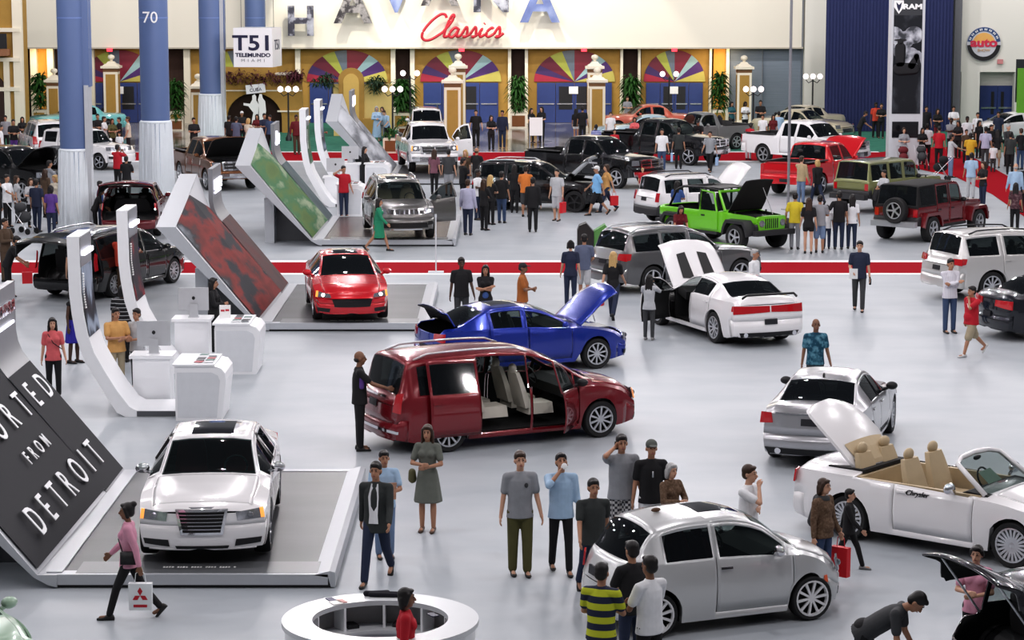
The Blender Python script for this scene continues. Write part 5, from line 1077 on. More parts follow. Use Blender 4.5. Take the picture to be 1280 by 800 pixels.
# raised cover: curved panel hinged near the rear
q = MB(); rs = []; nn = 12
def covrow(u, w, dz): return [(-u, w * k / 8 - w / 2, dz - .10 * (2 * k / 8 - 1) ** 2 * (1 if w > .5 else .6)) for k in range(9)]
prof = [(0, .95, 0), (.08, 1.08, .04), (.3, 1.26, .08), (.6, 1.34, .10), (.9, 1.32, .08), (1.15, 1.2, .04), (1.28, .98, .0), (1.33, .7, -.02)]
for u, w, dz in prof: rs.append(covrow(u, w, dz))
rs2 = [[(x, y, z - .045) for x, y, z in r] for r in rs]
n9 = 9; vs = [p_ for r in rs for p_ in r] + [p_ for r in rs2 for p_ in r]; N = len(prof) * n9; fs = []
for i in range(len(prof) - 1):
    for j in range(n9 - 1):
        k = i * n9 + j; fs += [(k, k + 1, k + n9 + 1, k + n9), (N + k, N + k + n9, N + k + n9 + 1, N + k + 1)]
for j in range(n9 - 1): fs += [(j, N + j, N + j + 1, j + 1), (N - n9 + j, N - n9 + j + 1, 2 * N - n9 + j + 1, 2 * N - n9 + j)]
for i in range(len(prof) - 1): fs += [(i * n9, (i + 1) * n9, N + (i + 1) * n9, N + i * n9), (i * n9 + 8, N + i * n9 + 8, N + (i + 1) * n9 + 8, (i + 1) * n9 + 8)]
cm = MB().add(vs, fs); me = cm.mesh('raised_roof_cover', v['CB'], 40); recalc(me)
o = link('raised_roof_cover', me, T); o.matrix_local = Matrix.Translation((cu(3.72), 0, 1.04)) @ Matrix.Rotation(radians(43), 4, 'Y')
# tan lining attached under the cover's hinge end and struts
lin = MB(); lin.rings([[(-u_, (k / 8 - .5) * w_ * .82, dz_ + .014 - .10 * ((2 * k / 8 - 1) * .82) ** 2) for k in range(9)] for u_, w_, dz_ in ((.02, .98, .01), (.08, 1.08, .04), (.3, 1.26, .08), (.46, 1.30, .09))], False, False); lin.build('cover_lining', SEATS['tan'], o)
for s_ in (1, -1): MB().tube([(cu(3.75), s_ * .5, 1.02), (cu(4.15), s_ * .48, 1.42)], .018, 6).build('cover_strut', BLACK, T)
MB().b2((cu(4.25), -.62, 1.0), (cu(3.62), .62, 1.05)).build('roof_well', CABIN, T)
# 11 silver city car
p, f = pos2(SFIAT, (1005, 777), (832, 798), -1)
v = vehicle(SFIAT, 'silver two-door city car with black glass roof in the foreground', 'car', p, f, ((.56, .57, .575), .3, .3), clearwins=(0,), rim=mat('rim_white_silver', (.75, .75, .76), .3, .3), spokes=10, spatch=[([(.24, .50), (.34, .50), (.34, .60), (.26, .60)], 'marker_lens', mat('marker_orange', (.8, .15, .06), .3))])
MB().ell((-.85, 0, 1.52), (.07, .025, .03)).build('roof_aerial', mat('aerial_brown', (.12, .06, .03), .5), v['t'], 180)
# 12 black hatch bottom right, tailgate up
p, f = posf(SCROSS, 1156, 812, 108, 0, 'R')
SB = dict(SCROSS, L=4.2, W=1.78, wb=2.5, fo=.85, R=.33, sill=.2, top=[(0, .66), (.05, .78), (.3, .92), (.9, 1.0), (1.2, 1.05), (1.9, 1.42), (2.4, 1.52), (3.2, 1.52), (3.62, 1.47), (3.70, 1.42), (4.02, 1.0), (4.12, .9), (4.2, .75)], belt=[(0, .6), (.5, .82), (1.3, .93), (3, 1.0), (4.2, 1.0)], ws=(1.22, 1.95), bl=(3.72, 4.0), doors=[(1.35, 2.3), (2.32, 3.1)], wins=[(1.4, 2.24), (2.38, 3.04), (3.14, 3.6)], rails=None, tls=None)
p, f = posf(SB, 1222, 886, 112, 0, 'R')
v = vehicle(SB, 'black hatchback in the bottom right corner with its tailgate raised', 'car', p, f, ((.008, .006, .012), .3, .2), lid=(3.66, 4.2, 7), lidname='tailgate', open=dict(lid=80), tl=None, clearwins=(2,), plate=None, spatch=[([(1.4, .97), (3.0, 1.01), (3.0, 1.03), (1.4, .99)], 'chrome_strip', CHROME)])
for s_ in (1, -1): MB().tube([(-1.75, s_ * .55, 1.0), (-2.3, s_ * .55, 1.72)], .014, 6).build('gas_strut', SILVER, v['t'])
# 13 mint hatch bottom left
p, f = posf(SFIAT, -5, 905, 40)
vehicle(SFIAT, 'pale mint green city car cut off at the bottom left corner', 'car', p, f, ((.36, .50, .38), 0, .3), mirrorm=mat('mint_paint', (.36, .50, .38), .28, 0, 1))
# 14 black minivan left, tailgate up
SV2 = dict(SVAN, lid=(4.72, 5.14, 5), lidname='tailgate', rpatch=[])
p, f = posf(SV2, 76, 376, 158, 0, 'R')
vehicle(SV2, 'black minivan on the left with its tailgate lifted open', 'car', p, f, ((.007, .007, .008), .2, .25), open=dict(lid=66), tl=None, tls=[(4.86, .80), (5.0, .78), (4.96, 1.25), (4.84, 1.2)], seat='black', plate=None)
# 15 dark red hatch with open tailgate
SV3 = dict(SCROSS, lid=(4.42, 4.89, 5), lidname='tailgate', rpatch=[])
p, f = posf(SV3, 161, 299, 183, 0, 'R')
vehicle(SV3, 'dark red crossover between two draped columns, tailgate open', 'car', p, f, ((.13, .008, .014), .2, .25), open=dict(lid=78), tl=None, tls=[(4.62, .92), (4.78, .90), (4.76, 1.12), (4.55, 1.1)], plate=None, rails=None)
# 16 black pickup far left
p, f = posf(SRAM, 76, 252, 50)
vehicle(SRAM, 'black pickup truck at the far left with its hood raised', 'truck', p, f, ((.008, .008, .009), .2, .22), open=dict(hood=40), glassF=TINT)
# 17 brown pickup
p, f = posf(SRAM, 297, 239, 24)
vehicle(SRAM, 'copper brown pickup truck with raised hood beside a draped column', 'truck', p, f, ((.17, .065, .022), .5, .28), open=dict(hood=42), glassF=TINT, hoodin=CABIN)
# 18 white off-roader behind column
SX = dict(SPAT, L=4.5)
p, f = pos2(SPAT, (128, 213), (62, 209), -1)
vehicle(SPAT, 'white boxy off-roader partly hidden by the nearest blue column', 'car', p, f, pearl, rim=CHROME)
# 19 black SUV crowd
p, f = pos2(SGC, (722, 266), (614, 263), -1)
vehicle(SGC, 'black sport utility vehicle with hood propped open, crowd around it', 'car', p, f, ((.01, .01, .012), .3, .22), open=dict(hood=48), rim=mat('rim_black', (.03, .03, .032), .3, .3), clearwins=(1,), rails=(2.5, 4.3), railm=SILVER)
# 20, 21 black pickups
p, f = pos2(SRAM, (782, 237), (672, 228), -1)
vehicle(SRAM, 'glossy black pickup truck right behind the black sport utility vehicle', 'truck', p, f, ((.008, .008, .010), .3, .2), glassF=TINT, spatch=[([(2.4, .92), (2.4 - .5, .92), (1.9, .98), (2.4, .98)], 'side_badge', CHROME)])
p, f = pos2(SRAM, (874, 208), (764, 201), -1)
vehicle(SRAM, 'glossy black pickup truck farther back, before the grey vintage truck', 'truck', p, f, ((.008, .008, .010), .3, .2), rim=CHROME, clearwins=(0, 1), spatch=[([(2.4, .92), (1.9, .92), (1.9, .98), (2.4, .98)], 'side_badge', CHROME)])
# 22 white boxy suv
p, f = pos2(SPAT, (905, 268), (806, 277), -1)
p, f = posf(SPAT, 803, 281, 116, 0, 'R')
vehicle(SPAT, 'white boxy sport utility vehicle with raised hood behind the lime off-roader', 'car', p, f, pearl, open=dict(hood=55), clearwins=(0, 1))
# 26 red pickup, 27 white pickup
p, f = pos2(SRAM, (1076, 236), (1015, 246), -1)
p, f = pos2(SRAM, (1092, 233), (1013, 247), -1)
vehicle(SRAM, 'bright red pickup truck with its hood raised', 'truck', p, f, ((.55, .008, .016), .1, .25), open=dict(hood=38), clearwins=(0, 1), rim=CHROME)
p, f = pos2(SRAM, (1044, 211), (942, 203), -1)
vehicle(SRAM, 'white pickup truck parked behind the red pickup', 'truck', p, f, pearl, glassF=TINT)
# 28 silver SUV right edge
p, f = pos2(SDUR, (1371, 368), (1230, 377), -1)
vehicle(SDUR, 'silver sport utility vehicle cut off by the right edge', 'car', p, f, ((.60, .59, .58), .4, .3), clearwins=(1,), rim=SILVER)
# 29 dark sedan right edge
p, f = pos2(SDART, (1432, 420), (1304, 427), -1)
vehicle(SDART, 'dark navy sedan at the right edge behind the boy in red', 'car', p, f, ((.012, .014, .022), .5, .25))
# classics
p, f = pos2(SOLD, (862, 190), (917, 187), 1)
vehicle(SOLD, 'grey vintage pickup truck with rounded cab before the blue doors', 'truck', p, f, ((.20, .21, .21), .3, .4), clearwins=(0,))
p, f = posf(SCLA, 1060, 177, 52)
vehicle(SCLA, 'beige vintage car with roof tent beside the navy curtain', 'car', p, f, ((.50, .45, .32), .2, .35), clearwins=(0, 1))
p, f = posf(SCLA, 955, 171, -50)
vehicle(SCLA, 'cream fastback vintage car behind the white pickup bed', 'car', p, f, ((.55, .50, .38), .2, .35))
p, f = pos2(SCLA, (770, 184), (840, 184), 1)
vehicle(SCLA, 'pale blue vintage car half hidden by the farther black pickup', 'car', p, f, ((.34, .46, .52), .1, .35), name='classic_car')
p, f = pos2(SCLA, (770, 169), (845, 168), 1)
vehicle(SCLA, 'orange red vintage car near the ochre pillar and blue doors', 'car', p, f, ((.48, .09, .05), .1, .35), clearwins=(0, 1))
p, f = posf(SCLA, 34, 169, -60)
vehicle(SCLA, 'turquoise vintage car in front of the leftmost palm', 'car', p, f, ((.16, .46, .46), .1, .35))
p, f = posf(SPAT, 535, 182, 4)
vehicle(SPAT, 'silver white car just behind the facing white pickup', 'car', p, f, pearl, glassF=TINT)
p, f = posf(SVAN, 70, 202, 200, 0, 'R')
vehicle(SVAN, 'white van with dark rear window left of the nearest column', 'car', p, 200, pearl)
p, f = pos2(SCHG, (1232, 180), (1310, 178), 1)
vehicle(SCHG, 'white coupe in the crowd at the right before the blue doors', 'car', p, f, pearl, doors=[(1.62, 2.9)], wins=[(1.64, 2.85), (2.95, 3.6)])
# ---------------------------------------------------------------- off-roaders (boxy, with flared fenders)
def offroad(label, pf, pr, s, col, top='soft', opn=None, seat='black', topcol=None):
    L, W, wb, fo, R = 4.4, 1.60, 2.95, .66, .41
    if top == 'two': L, wb = 3.9, 2.45
    sp = dict(name='off_roader', L=L, W=W, wb=wb, fo=fo, R=R, tw=.27, sill=.48, spokes=5, rimf=.62, boxy=1, cf=.04, cr=.03, gapR=.07,
        top=[(0, 1.02), (.04, 1.08), (.3, 1.12), (1.28, 1.16), (1.34, 1.17)] + ([(1.62, 1.70), (1.72, 1.80), (2.1, 1.83), (L - .3, 1.82), (L - .12, 1.78), (L - .02, 1.15), (L, 1.1)] if top in ('soft', 'hard') else [(1.6, 1.16), (L, 1.13)]),
        belt=[(0, .95), (1.2, 1.08), (1.5, 1.12), (L, 1.12)], plan=[(0, .70), (1.25, .92), (1.36, .99), (1.6, 1), (L, 1)], hoodw=.94, roofw=.68, crown=.05, setF=[(.4, 0), (1.2, .02)], setR=[(.4, .0), (1.2, .02), (1.8, .06)], bumperm=CLAD,
        hood=(.06, 1.26), doors=[(1.5, 2.38), (2.42, 3.2)] if top != 'two' else [(1.5, 2.38)], hl=None, plate=None, mirrorm=BLACK, seat=seat, clearwins=(0, 1), rowsx=[2.2, 3.1] if top != 'two' else [2.2], handle_z=.98, handlem=BLACK, floorz=.6, rpatch=[], mu=.3, cab=L - .1)
    if top in ('soft', 'hard'):
        sp.update(ws=(1.36, 1.64), bl=(L - .12, L - .03), wins=[(1.62, 2.32), (2.48, 3.14), (3.28, L - .2)])
        if top == 'soft': sp.update(softtop=2.05)
        sp['tl'] = [(.62, .82), (.76, .82), (.76, 1.05), (.62, 1.05)]
    else:
        sp.update(ws=None, bl=None, wins=[], opentop=(1.56, L - .1), doors=[], tl=[(.62, .82), (.76, .82), (.76, 1.05), (.62, 1.05)])
    if opn: sp.update(opn)
    p, f = two(pf, pr, s, W + .24, wb, fo, L)
    v = vehicle(sp, label, 'off-roader', p, f, col); T = v['t']; CBm = v['CB']; h = L / 2
    # flares
    for u in (fo, fo + wb):
        for s_ in (1, -1):
            m = MB(); rs = []
            r0, r1 = R + .06, R + .13; yi, yo = s_ * (W / 2 * (.72 if u < 1 else .99)), s_ * (W / 2 + .14)
            for k in range(13):
                a = radians(8 + (180 - 16) * k / 12); c, q = cos(a), sin(a)
                qq = min(1, q * 1.35); cc = c * 1.12
                rs.append([(h - u + r0 * cc, yi, R + r0 * qq), (h - u + r1 * cc, yi, R + r1 * qq), (h - u + r1 * cc, yo, R + r1 * qq - .02), (h - u + r0 * cc, yo, R + r0 * qq - .05)])
            m.rings(rs); o = m.build('fender_flare', CLAD if top != 'soft' else CBm, T, 40); recalc(o.data)
    for w in [o for o in T.children if o.name.startswith('wheel')]: w.location.y = (W / 2 + .0) * (1 if w.location.y > 0 else -1)
    # grille face
    g = MB().prism([(-.50, .62), (.50, .62), (.56, 1.0), (.50, 1.07), (-.50, 1.07), (-.56, 1.0)], h - .06, h + .03, 'x').build('grille_panel', CBm, T)
    for k in range(7): MB().b2((h + .02, -.28 + k * .08, .70), (h + .036, -.24 + k * .08, 1.0)).build('grille_slot', GRILLB, g)
    for s_ in (1, -1): MB().lathe([(.105, 0), (.10, .03), (.02, .045)], 16, (h + .03, s_ * .42, .86), 'x').build('headlight', HEADL, T, 40)
    MB().b2((h + .02, -.78, .50), (h + .22, .78, .66)).b2((h - .2, -.4, .5), (h + .05, .4, .6)).build('front_bumper_bar', CLAD, T)
    MB().b2((-h - .2, -.78, .5), (-h + .02, .78, .68)).build('rear_bumper_bar', CLAD if top != 'soft' else SILVER, T)
    if top == 'soft': tw_, rw_ = wheel_meshes(R, .26, R * .62, 5, SILVER); o = link('spare_wheel', tw_, T, (-h - .17, -.1, 1.02)); o.rotation_euler = (0, 0, pi / 2); link('rim', rw_, o)
    MB().b2((h - 1.5, W / 2 - .02, .42), (h - 3.1 if top != 'two' else h - 2.4, W / 2 + .1, .5)).b2((h - 1.5, -W / 2 - .1, .42), (h - 3.1 if top != 'two' else h - 2.4, -W / 2 + .02, .5)).build('side_step', CLAD, T)
    for s_ in (1, -1): MB().tube([(h - .95, s_ * .63, 1.1), (h - .95, s_ * .63, 1.16)], .03, 6).build('hood_latch', BLACK, T)
    return v
offroad('dark red four-door off-roader with black soft top and rear spare wheel', (1231, 291), (1157, 304), -1, ((.17, .008, .014), .2, .25), 'soft')
offroad('olive green four-door off-roader with hard top behind the dark red one', (1182, 258), (1092, 268), -1, ((.20, .21, .085), .1, .35), 'hard', dict(clearwins=(0, 1, 2)))
# lime open off-roader
v = offroad('lime green open off-roader with black hood panel raised high', (921, 314), (838, 302), -1, ((.16, .55, .018), 0, .3), 'two2', dict(open=dict(hood=60), hoodin=CABIN, hoodm=mat('hood_underside_black', (.018, .019, .021), .7)))
T = v['t']; h = 2.2
fr = [(h - 1.36, -.68, 1.14), (h - 1.66, -.66, 1.72), (h - 1.66, .66, 1.72), (h - 1.36, .68, 1.14)]
MB().tube(fr + [fr[0]], .05, 6).build('windshield_frame', v['CB'], T, 40); MB().add(fr, [(0, 1, 2, 3)]).build('windshield', CLEAR, T)
for s_ in (1, -1):
    MB().tube([(h - 1.66, s_ * .62, 1.74), (h - 2.5, s_ * .62, 1.80), (h - 3.4, s_ * .62, 1.76), (h - 3.75, s_ * .62, 1.62), (h - 4.1, s_ * .6, 1.1)], .04, 6).build('roll_bar', BLACK, T, 180)
    MB().tube([(h - 2.55, s_ * .62, 1.8), (h - 2.6, s_ * .64, 1.0)], .04, 6).build('roll_bar', BLACK, T, 180)
    # door with frame
    d = MB().b2((h - 2.42, s_ * .80, .56), (h - 1.56, s_ * .835, 1.13)).build('door', v['CB'], T)
    MB().tube([(h - 1.6, s_ * .81, 1.12), (h - 1.82, s_ * .74, 1.68), (h - 2.38, s_ * .74, 1.72), (h - 2.40, s_ * .81, 1.12)], .035, 6).build('door_frame', v['CB'], d, 40); MB().add([(h - 1.62, s_ * .805, 1.12), (h - 1.83, s_ * .74, 1.66), (h - 2.36, s_ * .74, 1.70), (h - 2.38, s_ * .805, 1.12)], [(0, 1, 2, 3)]).build('window_pane', CLEAR, d)
    link('seat', seat_mesh(.5, SEATS['black']), T, (h - 2.3, s_ * .36, .72)); MB().b2((h - 2.3, s_ * .83, .95), (h - 2.15, s_ * .86, .99)).build('door_handle', BLACK, d)
MB().tube([(h - 2.55, -.62, 1.8), (h - 2.55, .62, 1.8)], .04, 6).tube([(h - 3.4, -.62, 1.76), (h - 3.4, .62, 1.76)], .04, 6).build('roll_bar', BLACK, T, 180)
MB().b2((h - 2.5, -.58, 1.79), (h - 1.7, .58, 1.82)).build('roof_panel', BLACK, T); MB().b2((h - 4.3, -.7, .6), (h - 1.5, .7, .64)).b2((h - 1.75, -.68, .7), (h - 1.42, .68, 1.1)).build('cabin_floor', CABIN, T)
MB().b2((h - 1.2, -.42, .7), (h - .3, .42, .98)).build('engine', mat('engine_grey', (.05, .05, .055), .4), T)
# ================================================================ PEOPLE
PC = {}
def remeshed(m, vox, name, smooth=2):
    me = m.mesh('tmp', []); me.materials.clear()
    o = bpy.data.objects.new('tmp', me); C.objects.link(o)
    r = o.modifiers.new('r', 'REMESH'); r.mode = 'VOXEL'; r.voxel_size = vox
    if smooth:
        s = o.modifiers.new('s', 'SMOOTH'); s.iterations = smooth; s.factor = .5
    bpy.context.view_layer.update(); dg = bpy.context.evaluated_depsgraph_get()
    out = bpy.data.meshes.new_from_object(o.evaluated_get(dg)); bpy.data.objects.remove(o); bpy.data.meshes.remove(me)
    out.name = name; out.polygons.foreach_set('use_smooth', [True] * len(out.polygons)); out.materials.clear(); out.materials.append(MATS['skin_light'])
    return out
SKIN = dict(light=mat('skin_light', (.55, .32, .22), .55, var=.05), tan=mat('skin_tan', (.40, .21, .13), .55, var=.05), brown=mat('skin_brown', (.22, .11, .065), .55, var=.05), dark=mat('skin_dark', (.075, .038, .024), .55, var=.05))
HAIR = dict(black=mat('hair_black', (.010, .008, .008), .5, var=.3, scale=40), brown=mat('hair_brown', (.045, .022, .012), .5, var=.3, scale=40), blonde=mat('hair_blonde', (.50, .33, .14), .5, var=.3, scale=40), grey=mat('hair_grey', (.38, .38, .38), .6, var=.3, scale=40), cap=mat('cap_black', (.02, .02, .022), .8), capgrey=mat('cap_grey', (.10, .11, .10), .8), capwhite=mat('cap_white', (.7, .7, .7), .8))
CLOTH = {}
def cloth(n, c=None):
    if n not in CLOTH: CLOTH[n] = mat('cloth_' + n, c, .85, var=.12, scale=12)
    return CLOTH[n]
for n, c in dict(black=(.012, .012, .014), white=(.72, .73, .75), grey=(.27, .28, .30), darkgrey=(.05, .052, .056), lightgrey=(.45, .46, .48), navy=(.018, .025, .055), blue=(.05, .10, .28), royal=(.03, .025, .30), lightblue=(.36, .50, .66), skyblue=(.22, .45, .72), lavender=(.42, .42, .55), red=(.42, .012, .025), darkred=(.13, .012, .018), orange=(.60, .19, .04), rust=(.36, .12, .03), peach=(.58, .33, .12), orangered=(.52, .06, .03), yellow=(.62, .50, .04), gold=(.60, .36, .03), pink=(.62, .30, .40), coral=(.62, .13, .14), purple=(.11, .05, .25), green=(.02, .24, .13), teal=(.03, .12, .14), tan=(.42, .33, .2), khaki=(.35, .30, .21), olive=(.09, .085, .03), brown=(.085, .055, .035), denim=(.045, .075, .15), darkdenim=(.02, .03, .065), ltdenim=(.16, .23, .36), charcoal=(.035, .04, .04), greyblue=(.11, .13, .2), mauve=(.2, .09, .12), cream=(.6, .55, .45), mutedgreen=(.14, .15, .13)).items(): cloth(n, c)
CLOTH['ystripe'] = stripes('cloth_yellow_navy_stripe', (.015, .02, .05), (.50, .54, .03), 6.2, 2, .5); CLOTH['bwstripe'] = stripes('cloth_black_white_stripe', (.015, .015, .017), (.5, .5, .52), 11, 2, .82)
CLOTH['bluestripe'] = stripes('cloth_blue_white_stripe', (.03, .06, .3), (.5, .5, .6), 16, 2, .6)
CLOTH['plaid'] = ramp_noise('cloth_grey_plaid', [(0, (.06, .06, .07)), (.5, (.25, .25, .25)), (1, (.5, .5, .5))], 26, .85, kind='checker'); CLOTH['tropical'] = ramp_noise('cloth_teal_print', [(0, (.01, .02, .04)), (.45, (.02, .08, .13)), (.58, (.10, .25, .33)), (1, (.35, .5, .55))], 9, .8)
CLOTH['lace'] = ramp_noise('cloth_brown_lace', [(0, (.05, .03, .02)), (.5, (.14, .09, .06)), (1, (.3, .22, .16))], 28, .85); CLOTH['floral'] = ramp_noise('cloth_dark_floral', [(0, (.02, .015, .02)), (.5, (.10, .05, .06)), (1, (.4, .3, .3))], 14, .85)
CLOTH['plaidshirt'] = ramp_noise('cloth_check_shirt', [(0, (.10, .11, .13)), (1, (.48, .5, .52))], 30, .85, kind='checker'); CLOTH['finestripe'] = stripes('cloth_fine_stripe_white', (.66, .66, .70), (.5, .45, .55), 34, 0, .75)
SHOE = dict(black=mat('shoe_black', (.015, .014, .014), .5), brown=mat('shoe_brown', (.07, .035, .02), .5), white=mat('shoe_white', (.6, .6, .6), .5), grey=mat('shoe_grey', (.25, .25, .25), .6))
EYE = mat('eye_dark', (.01, .008, .008), .2); LIP = mat('lip_red', (.30, .09, .08), .5); BROW = HAIR['black']
# pose: arms L/R = (forward, out, elbow, turn-in); legs L/R = (forward, knee); lean
POSES = dict(
 stand=dict(), relax=dict(aL=(8, 10, 15, 0), aR=(-4, 9, 12, 0), lL=(4, 4), lR=(-3, 2)), walk=dict(aL=(-24, 8, 12, 0), aR=(24, 8, 22, 0), lL=(24, 8), lR=(-22, 18)), walk2=dict(aL=(22, 8, 25, 0), aR=(-22, 8, 10, 0), lL=(-20, 22), lR=(24, 6)),
 hold=dict(tL=(.05, -.25, .20), tR=(-.04, -.26, .24), lL=(3, 3)), crossed=dict(tL=(-.10, -.21, .27), tR=(.11, -.19, .31), lL=(3, 3)), phone=dict(tR=(-.125, -.06, .66), aL=(6, 9, 14, 0), lL=(4, 4)), drink=dict(tR=(-.05, -.20, .62), aL=(4, 8, 18, 0), lL=(12, 3), lR=(-10, 10), head=(-14, 0)),
 chin=dict(tR=(-.03, -.17, .55), tL=(-.10, -.20, .26)), reach=dict(aR=(48, 8, 26, 0), aL=(4, 10, 10, 0)), reachL=dict(aL=(48, 8, 26, 0), aR=(4, 10, 10, 0)), photo=dict(tL=(.05, -.27, .56), tR=(-.05, -.27, .56)), pockets=dict(aL=(-6, 16, 32, 20), aR=(-6, 16, 32, 20), lR=(5, 4)),
 bend=dict(lean=55, aL=(62, 6, 20, 0), aR=(60, 6, 30, 0), lL=(6, 8), lR=(-4, 4)), lean=dict(lean=22, aL=(40, 8, 40, 10), aR=(44, 8, 30, 5), lL=(6, 4)), onehip=dict(aL=(-8, 30, 70, 30), aR=(4, 8, 10, 0), lL=(8, 8)), bag=dict(aL=(0, 8, 6, 0), aR=(6, 10, 60, 30), lL=(10, 4), lR=(-10, 10)), boywalk=dict(tL=(.09, -.15, .52), aR=(-12, 10, 14, 0), lL=(20, 4), lR=(-26, 22)), drop=dict(tR=(-.20, -.02, .66), aL=(8, 8, 20, 0)), sit=dict(lean=8, aL=(30, 8, 60, 30), aR=(30, 8, 60, 30), lL=(80, 85), lR=(80, 85)))
def skeleton(pose, fem, wide):
    p = dict(aL=(2, 7, 8, 0), aR=(2, 7, 8, 0), lL=(0, 0), lR=(0, 0), lean=0, head=(0, 0)); p.update(POSES[pose])
    J = {}; hip = Vector((0, 0, .93)); sh_w = (.16 if fem else .183) * wide; hp_w = .088
    for s_, k in ((1, 'L'), (-1, 'R')):     # local: front = -Y, left of the body = +X
        f, kn = p['l' + k]; a = radians(f); b = radians(f - kn)
        h = Vector((s_ * hp_w, 0, .90)); K = h + .43 * Vector((s_ * .02, -sin(a), -cos(a))); A = K + .41 * Vector((0, -sin(b), -cos(b)))
        J['hip' + k], J['knee' + k], J['ank' + k] = h, K, A
    mn = min(J['ankL'].z, J['ankR'].z); dz = .075 - mn
    for k in J: J[k] = J[k] + Vector((0, 0, dz))
    R = Matrix.Rotation(radians(p['lean']), 3, 'X'); base = Vector((0, 0, .90 + dz))
    def up(v): return base + R @ Vector(v)
    J['pel'] = base; J['waist'] = up((0, 0, .14)); J['chest'] = up((0, .0, .36)); J['neck'] = up((0, .015, .555)); J['headc'] = up((0, -.015, .715)); J['R'] = R
    for s_, k in ((1, 'L'), (-1, 'R')):
        f, o, e, tin = [radians(x) for x in p['a' + k]]
        S = up((s_ * sh_w, .01, .488)); d = R @ Vector((s_ * sin(o), -sin(f) * cos(o), -cos(f) * cos(o))); E = S + d * .29
        n = (R @ Vector((s_ * cos(o) * 1, 0, s_ * sin(o) * 0))).normalized(); ax = -n if s_ > 0 else n
        # elbow bends forward around the shoulder axis, then swings inward
        fw = Matrix.Rotation(-e, 3, Vector((-1, 0, 0))) ; d2 = Matrix.Rotation(e, 3, R @ Vector((-1, 0, 0))) @ d
        d2 = Matrix.Rotation(-s_ * tin, 3, R @ Vector((0, 0, 1))) @ d2 if abs(tin) > 0 else d2
        W = E + d2 * .255
        if 't' + k in p:      # reach for a point: two-bone solve
            T = up(p['t' + k]); v = T - S; D = min(v.length, .54); v.normalize(); ca = (.29 ** 2 + D * D - .255 ** 2) / (2 * .29 * D); ca = max(-1, min(1, ca))
            hint = R @ Vector((s_ * .75, .15 if p['t' + k][2] < .45 else -.35, -.8)); n_ = (hint - v * hint.dot(v)).normalized()
            E = S + v * .29 * ca + n_ * .29 * sqrt(1 - ca * ca); W = S + v * D; d2 = (W - E).normalized()
        J['sh' + k], J['el' + k], J['wr' + k], J['hd' + k] = S, E, W, d2
    J['hp'] = p['head']
    return J
def body_mesh(key):
    pose, fem, wide, vox = key
    if ('b', key) in PC: return PC[('b', key)]
    J = skeleton(pose, fem, wide); m = MB(); hc = J['headc']; R = J['R'] @ Matrix.Rotation(radians(J['hp'][0]), 3, 'X')
    def hd(x, y, z): return hc + R @ Vector((x, y, z))
    m.ell(hd(0, .012, .03), (.075, .093, .098), 16, 12, R); m.ell(hd(0, -.02, -.045), (.058, .068, .075), 14, 10, R); m.ell(hd(0, -.05, -.088), (.03, .03, .025), 10, 6, R)
    m.cap(hd(0, -.09, .012), hd(0, -.108, -.022), .012, .017, 8)
    for s_ in (1, -1): m.ell(hd(s_ * .077, .012, -.005), (.014, .022, .033), 8, 6, R); m.ell(hd(s_ * .03, -.078, .026), (.02, .014, .012), 8, 6, R)
    m.ell(hd(0, -.082, -.052), (.026, .014, .012), 8, 6, R)
    m.cap(J['neck'] - J['R'] @ Vector((0, 0, .05)), hd(0, .0, -.05), .055 if not fem else .046, .05 if not fem else .042)
    w = wide
    def tor(c, rx, ry, rz): m.ell(c, (rx * w, ry * w, rz), 14, 10, J['R'])
    tor(J['chest'] + J['R'] @ Vector((0, 0, .05)), .145, .095, .15); tor(J['waist'], .125, .09, .15); tor(J['pel'], .145, .10, .12); m.cap(J['shL'], J['shR'], .046, .046)
    m.cap(J['neck'] - J['R'] @ Vector((0, 0, .03)), J['chest'], .06, .1)
    for k, s_ in (('L', 1), ('R', -1)):
        m.cap(J['sh' + k], J['el' + k], .043 * w, .037, 10); m.cap(J['el' + k], J['wr' + k], .038, .026, 10)
        d = J['hd' + k].normalized(); side = J['R'] @ Vector((s_, 0, 0)); pal = d.cross(side).normalized(); W_ = d.cross(pal).normalized()
        wr = J['wr' + k]; pc = wr + d * .05
        # palm lies in the plane of d and pal (thumb forward)
        m.cap(wr - d * .01, wr + d * .03, .024, .028, 8)
        for q in (-1, -.33, .33, 1): m.cap(wr + d * .02 + pal * q * .018, wr + d * .085 + pal * q * .028, .015, .0135, 8)
        cu = W_ if W_.dot(side) < 0 else -W_
        for q, l in ((-1, .05), (-.33, .066), (.33, .07), (1, .062)):
            a = wr + d * .085 + pal * q * .029; b = a + d * l * .55 + cu * .008; c_ = b + (d * .75 + cu * .65).normalized() * l * .5
            m.cap(a, b, .0115, .0105, 8); m.cap(b, c_, .0105, .009, 8)
        th = pal if pal.dot(J['R'] @ Vector((0, -1, 0))) > 0 else -pal
        a = wr + d * .03 + th * .024; b = a + (d * .7 + th * .7).normalized() * .04; m.cap(a, b, .0135, .0115, 8); m.cap(b, b + (d * .95 + th * .2 + cu * .3).normalized() * .03, .0115, .0095, 8)
        m.cap(J['hip' + k], J['knee' + k], .078 * (1 + (w - 1) * .6), .05, 12); m.cap(J['knee' + k], lerp(J['knee' + k], J['ank' + k], .35), .05, .052, 10); m.cap(lerp(J['knee' + k], J['ank' + k], .35), J['ank' + k], .052, .036, 10)
        A = J['ank' + k]; ft = foot_dir(J, k); m.cap(A + Vector((0, .02, -.03)), A + ft * .13, .035, .03, 8)
    PC[('b', key)] = remeshed(m, vox, 'body'); return PC[('b', key)]
def foot_dir(J, k):
    lifted = J['ank' + k].z > .11
    return Vector((0, -.72, -.70)) if lifted else Vector((0, -1, -.30)).normalized()
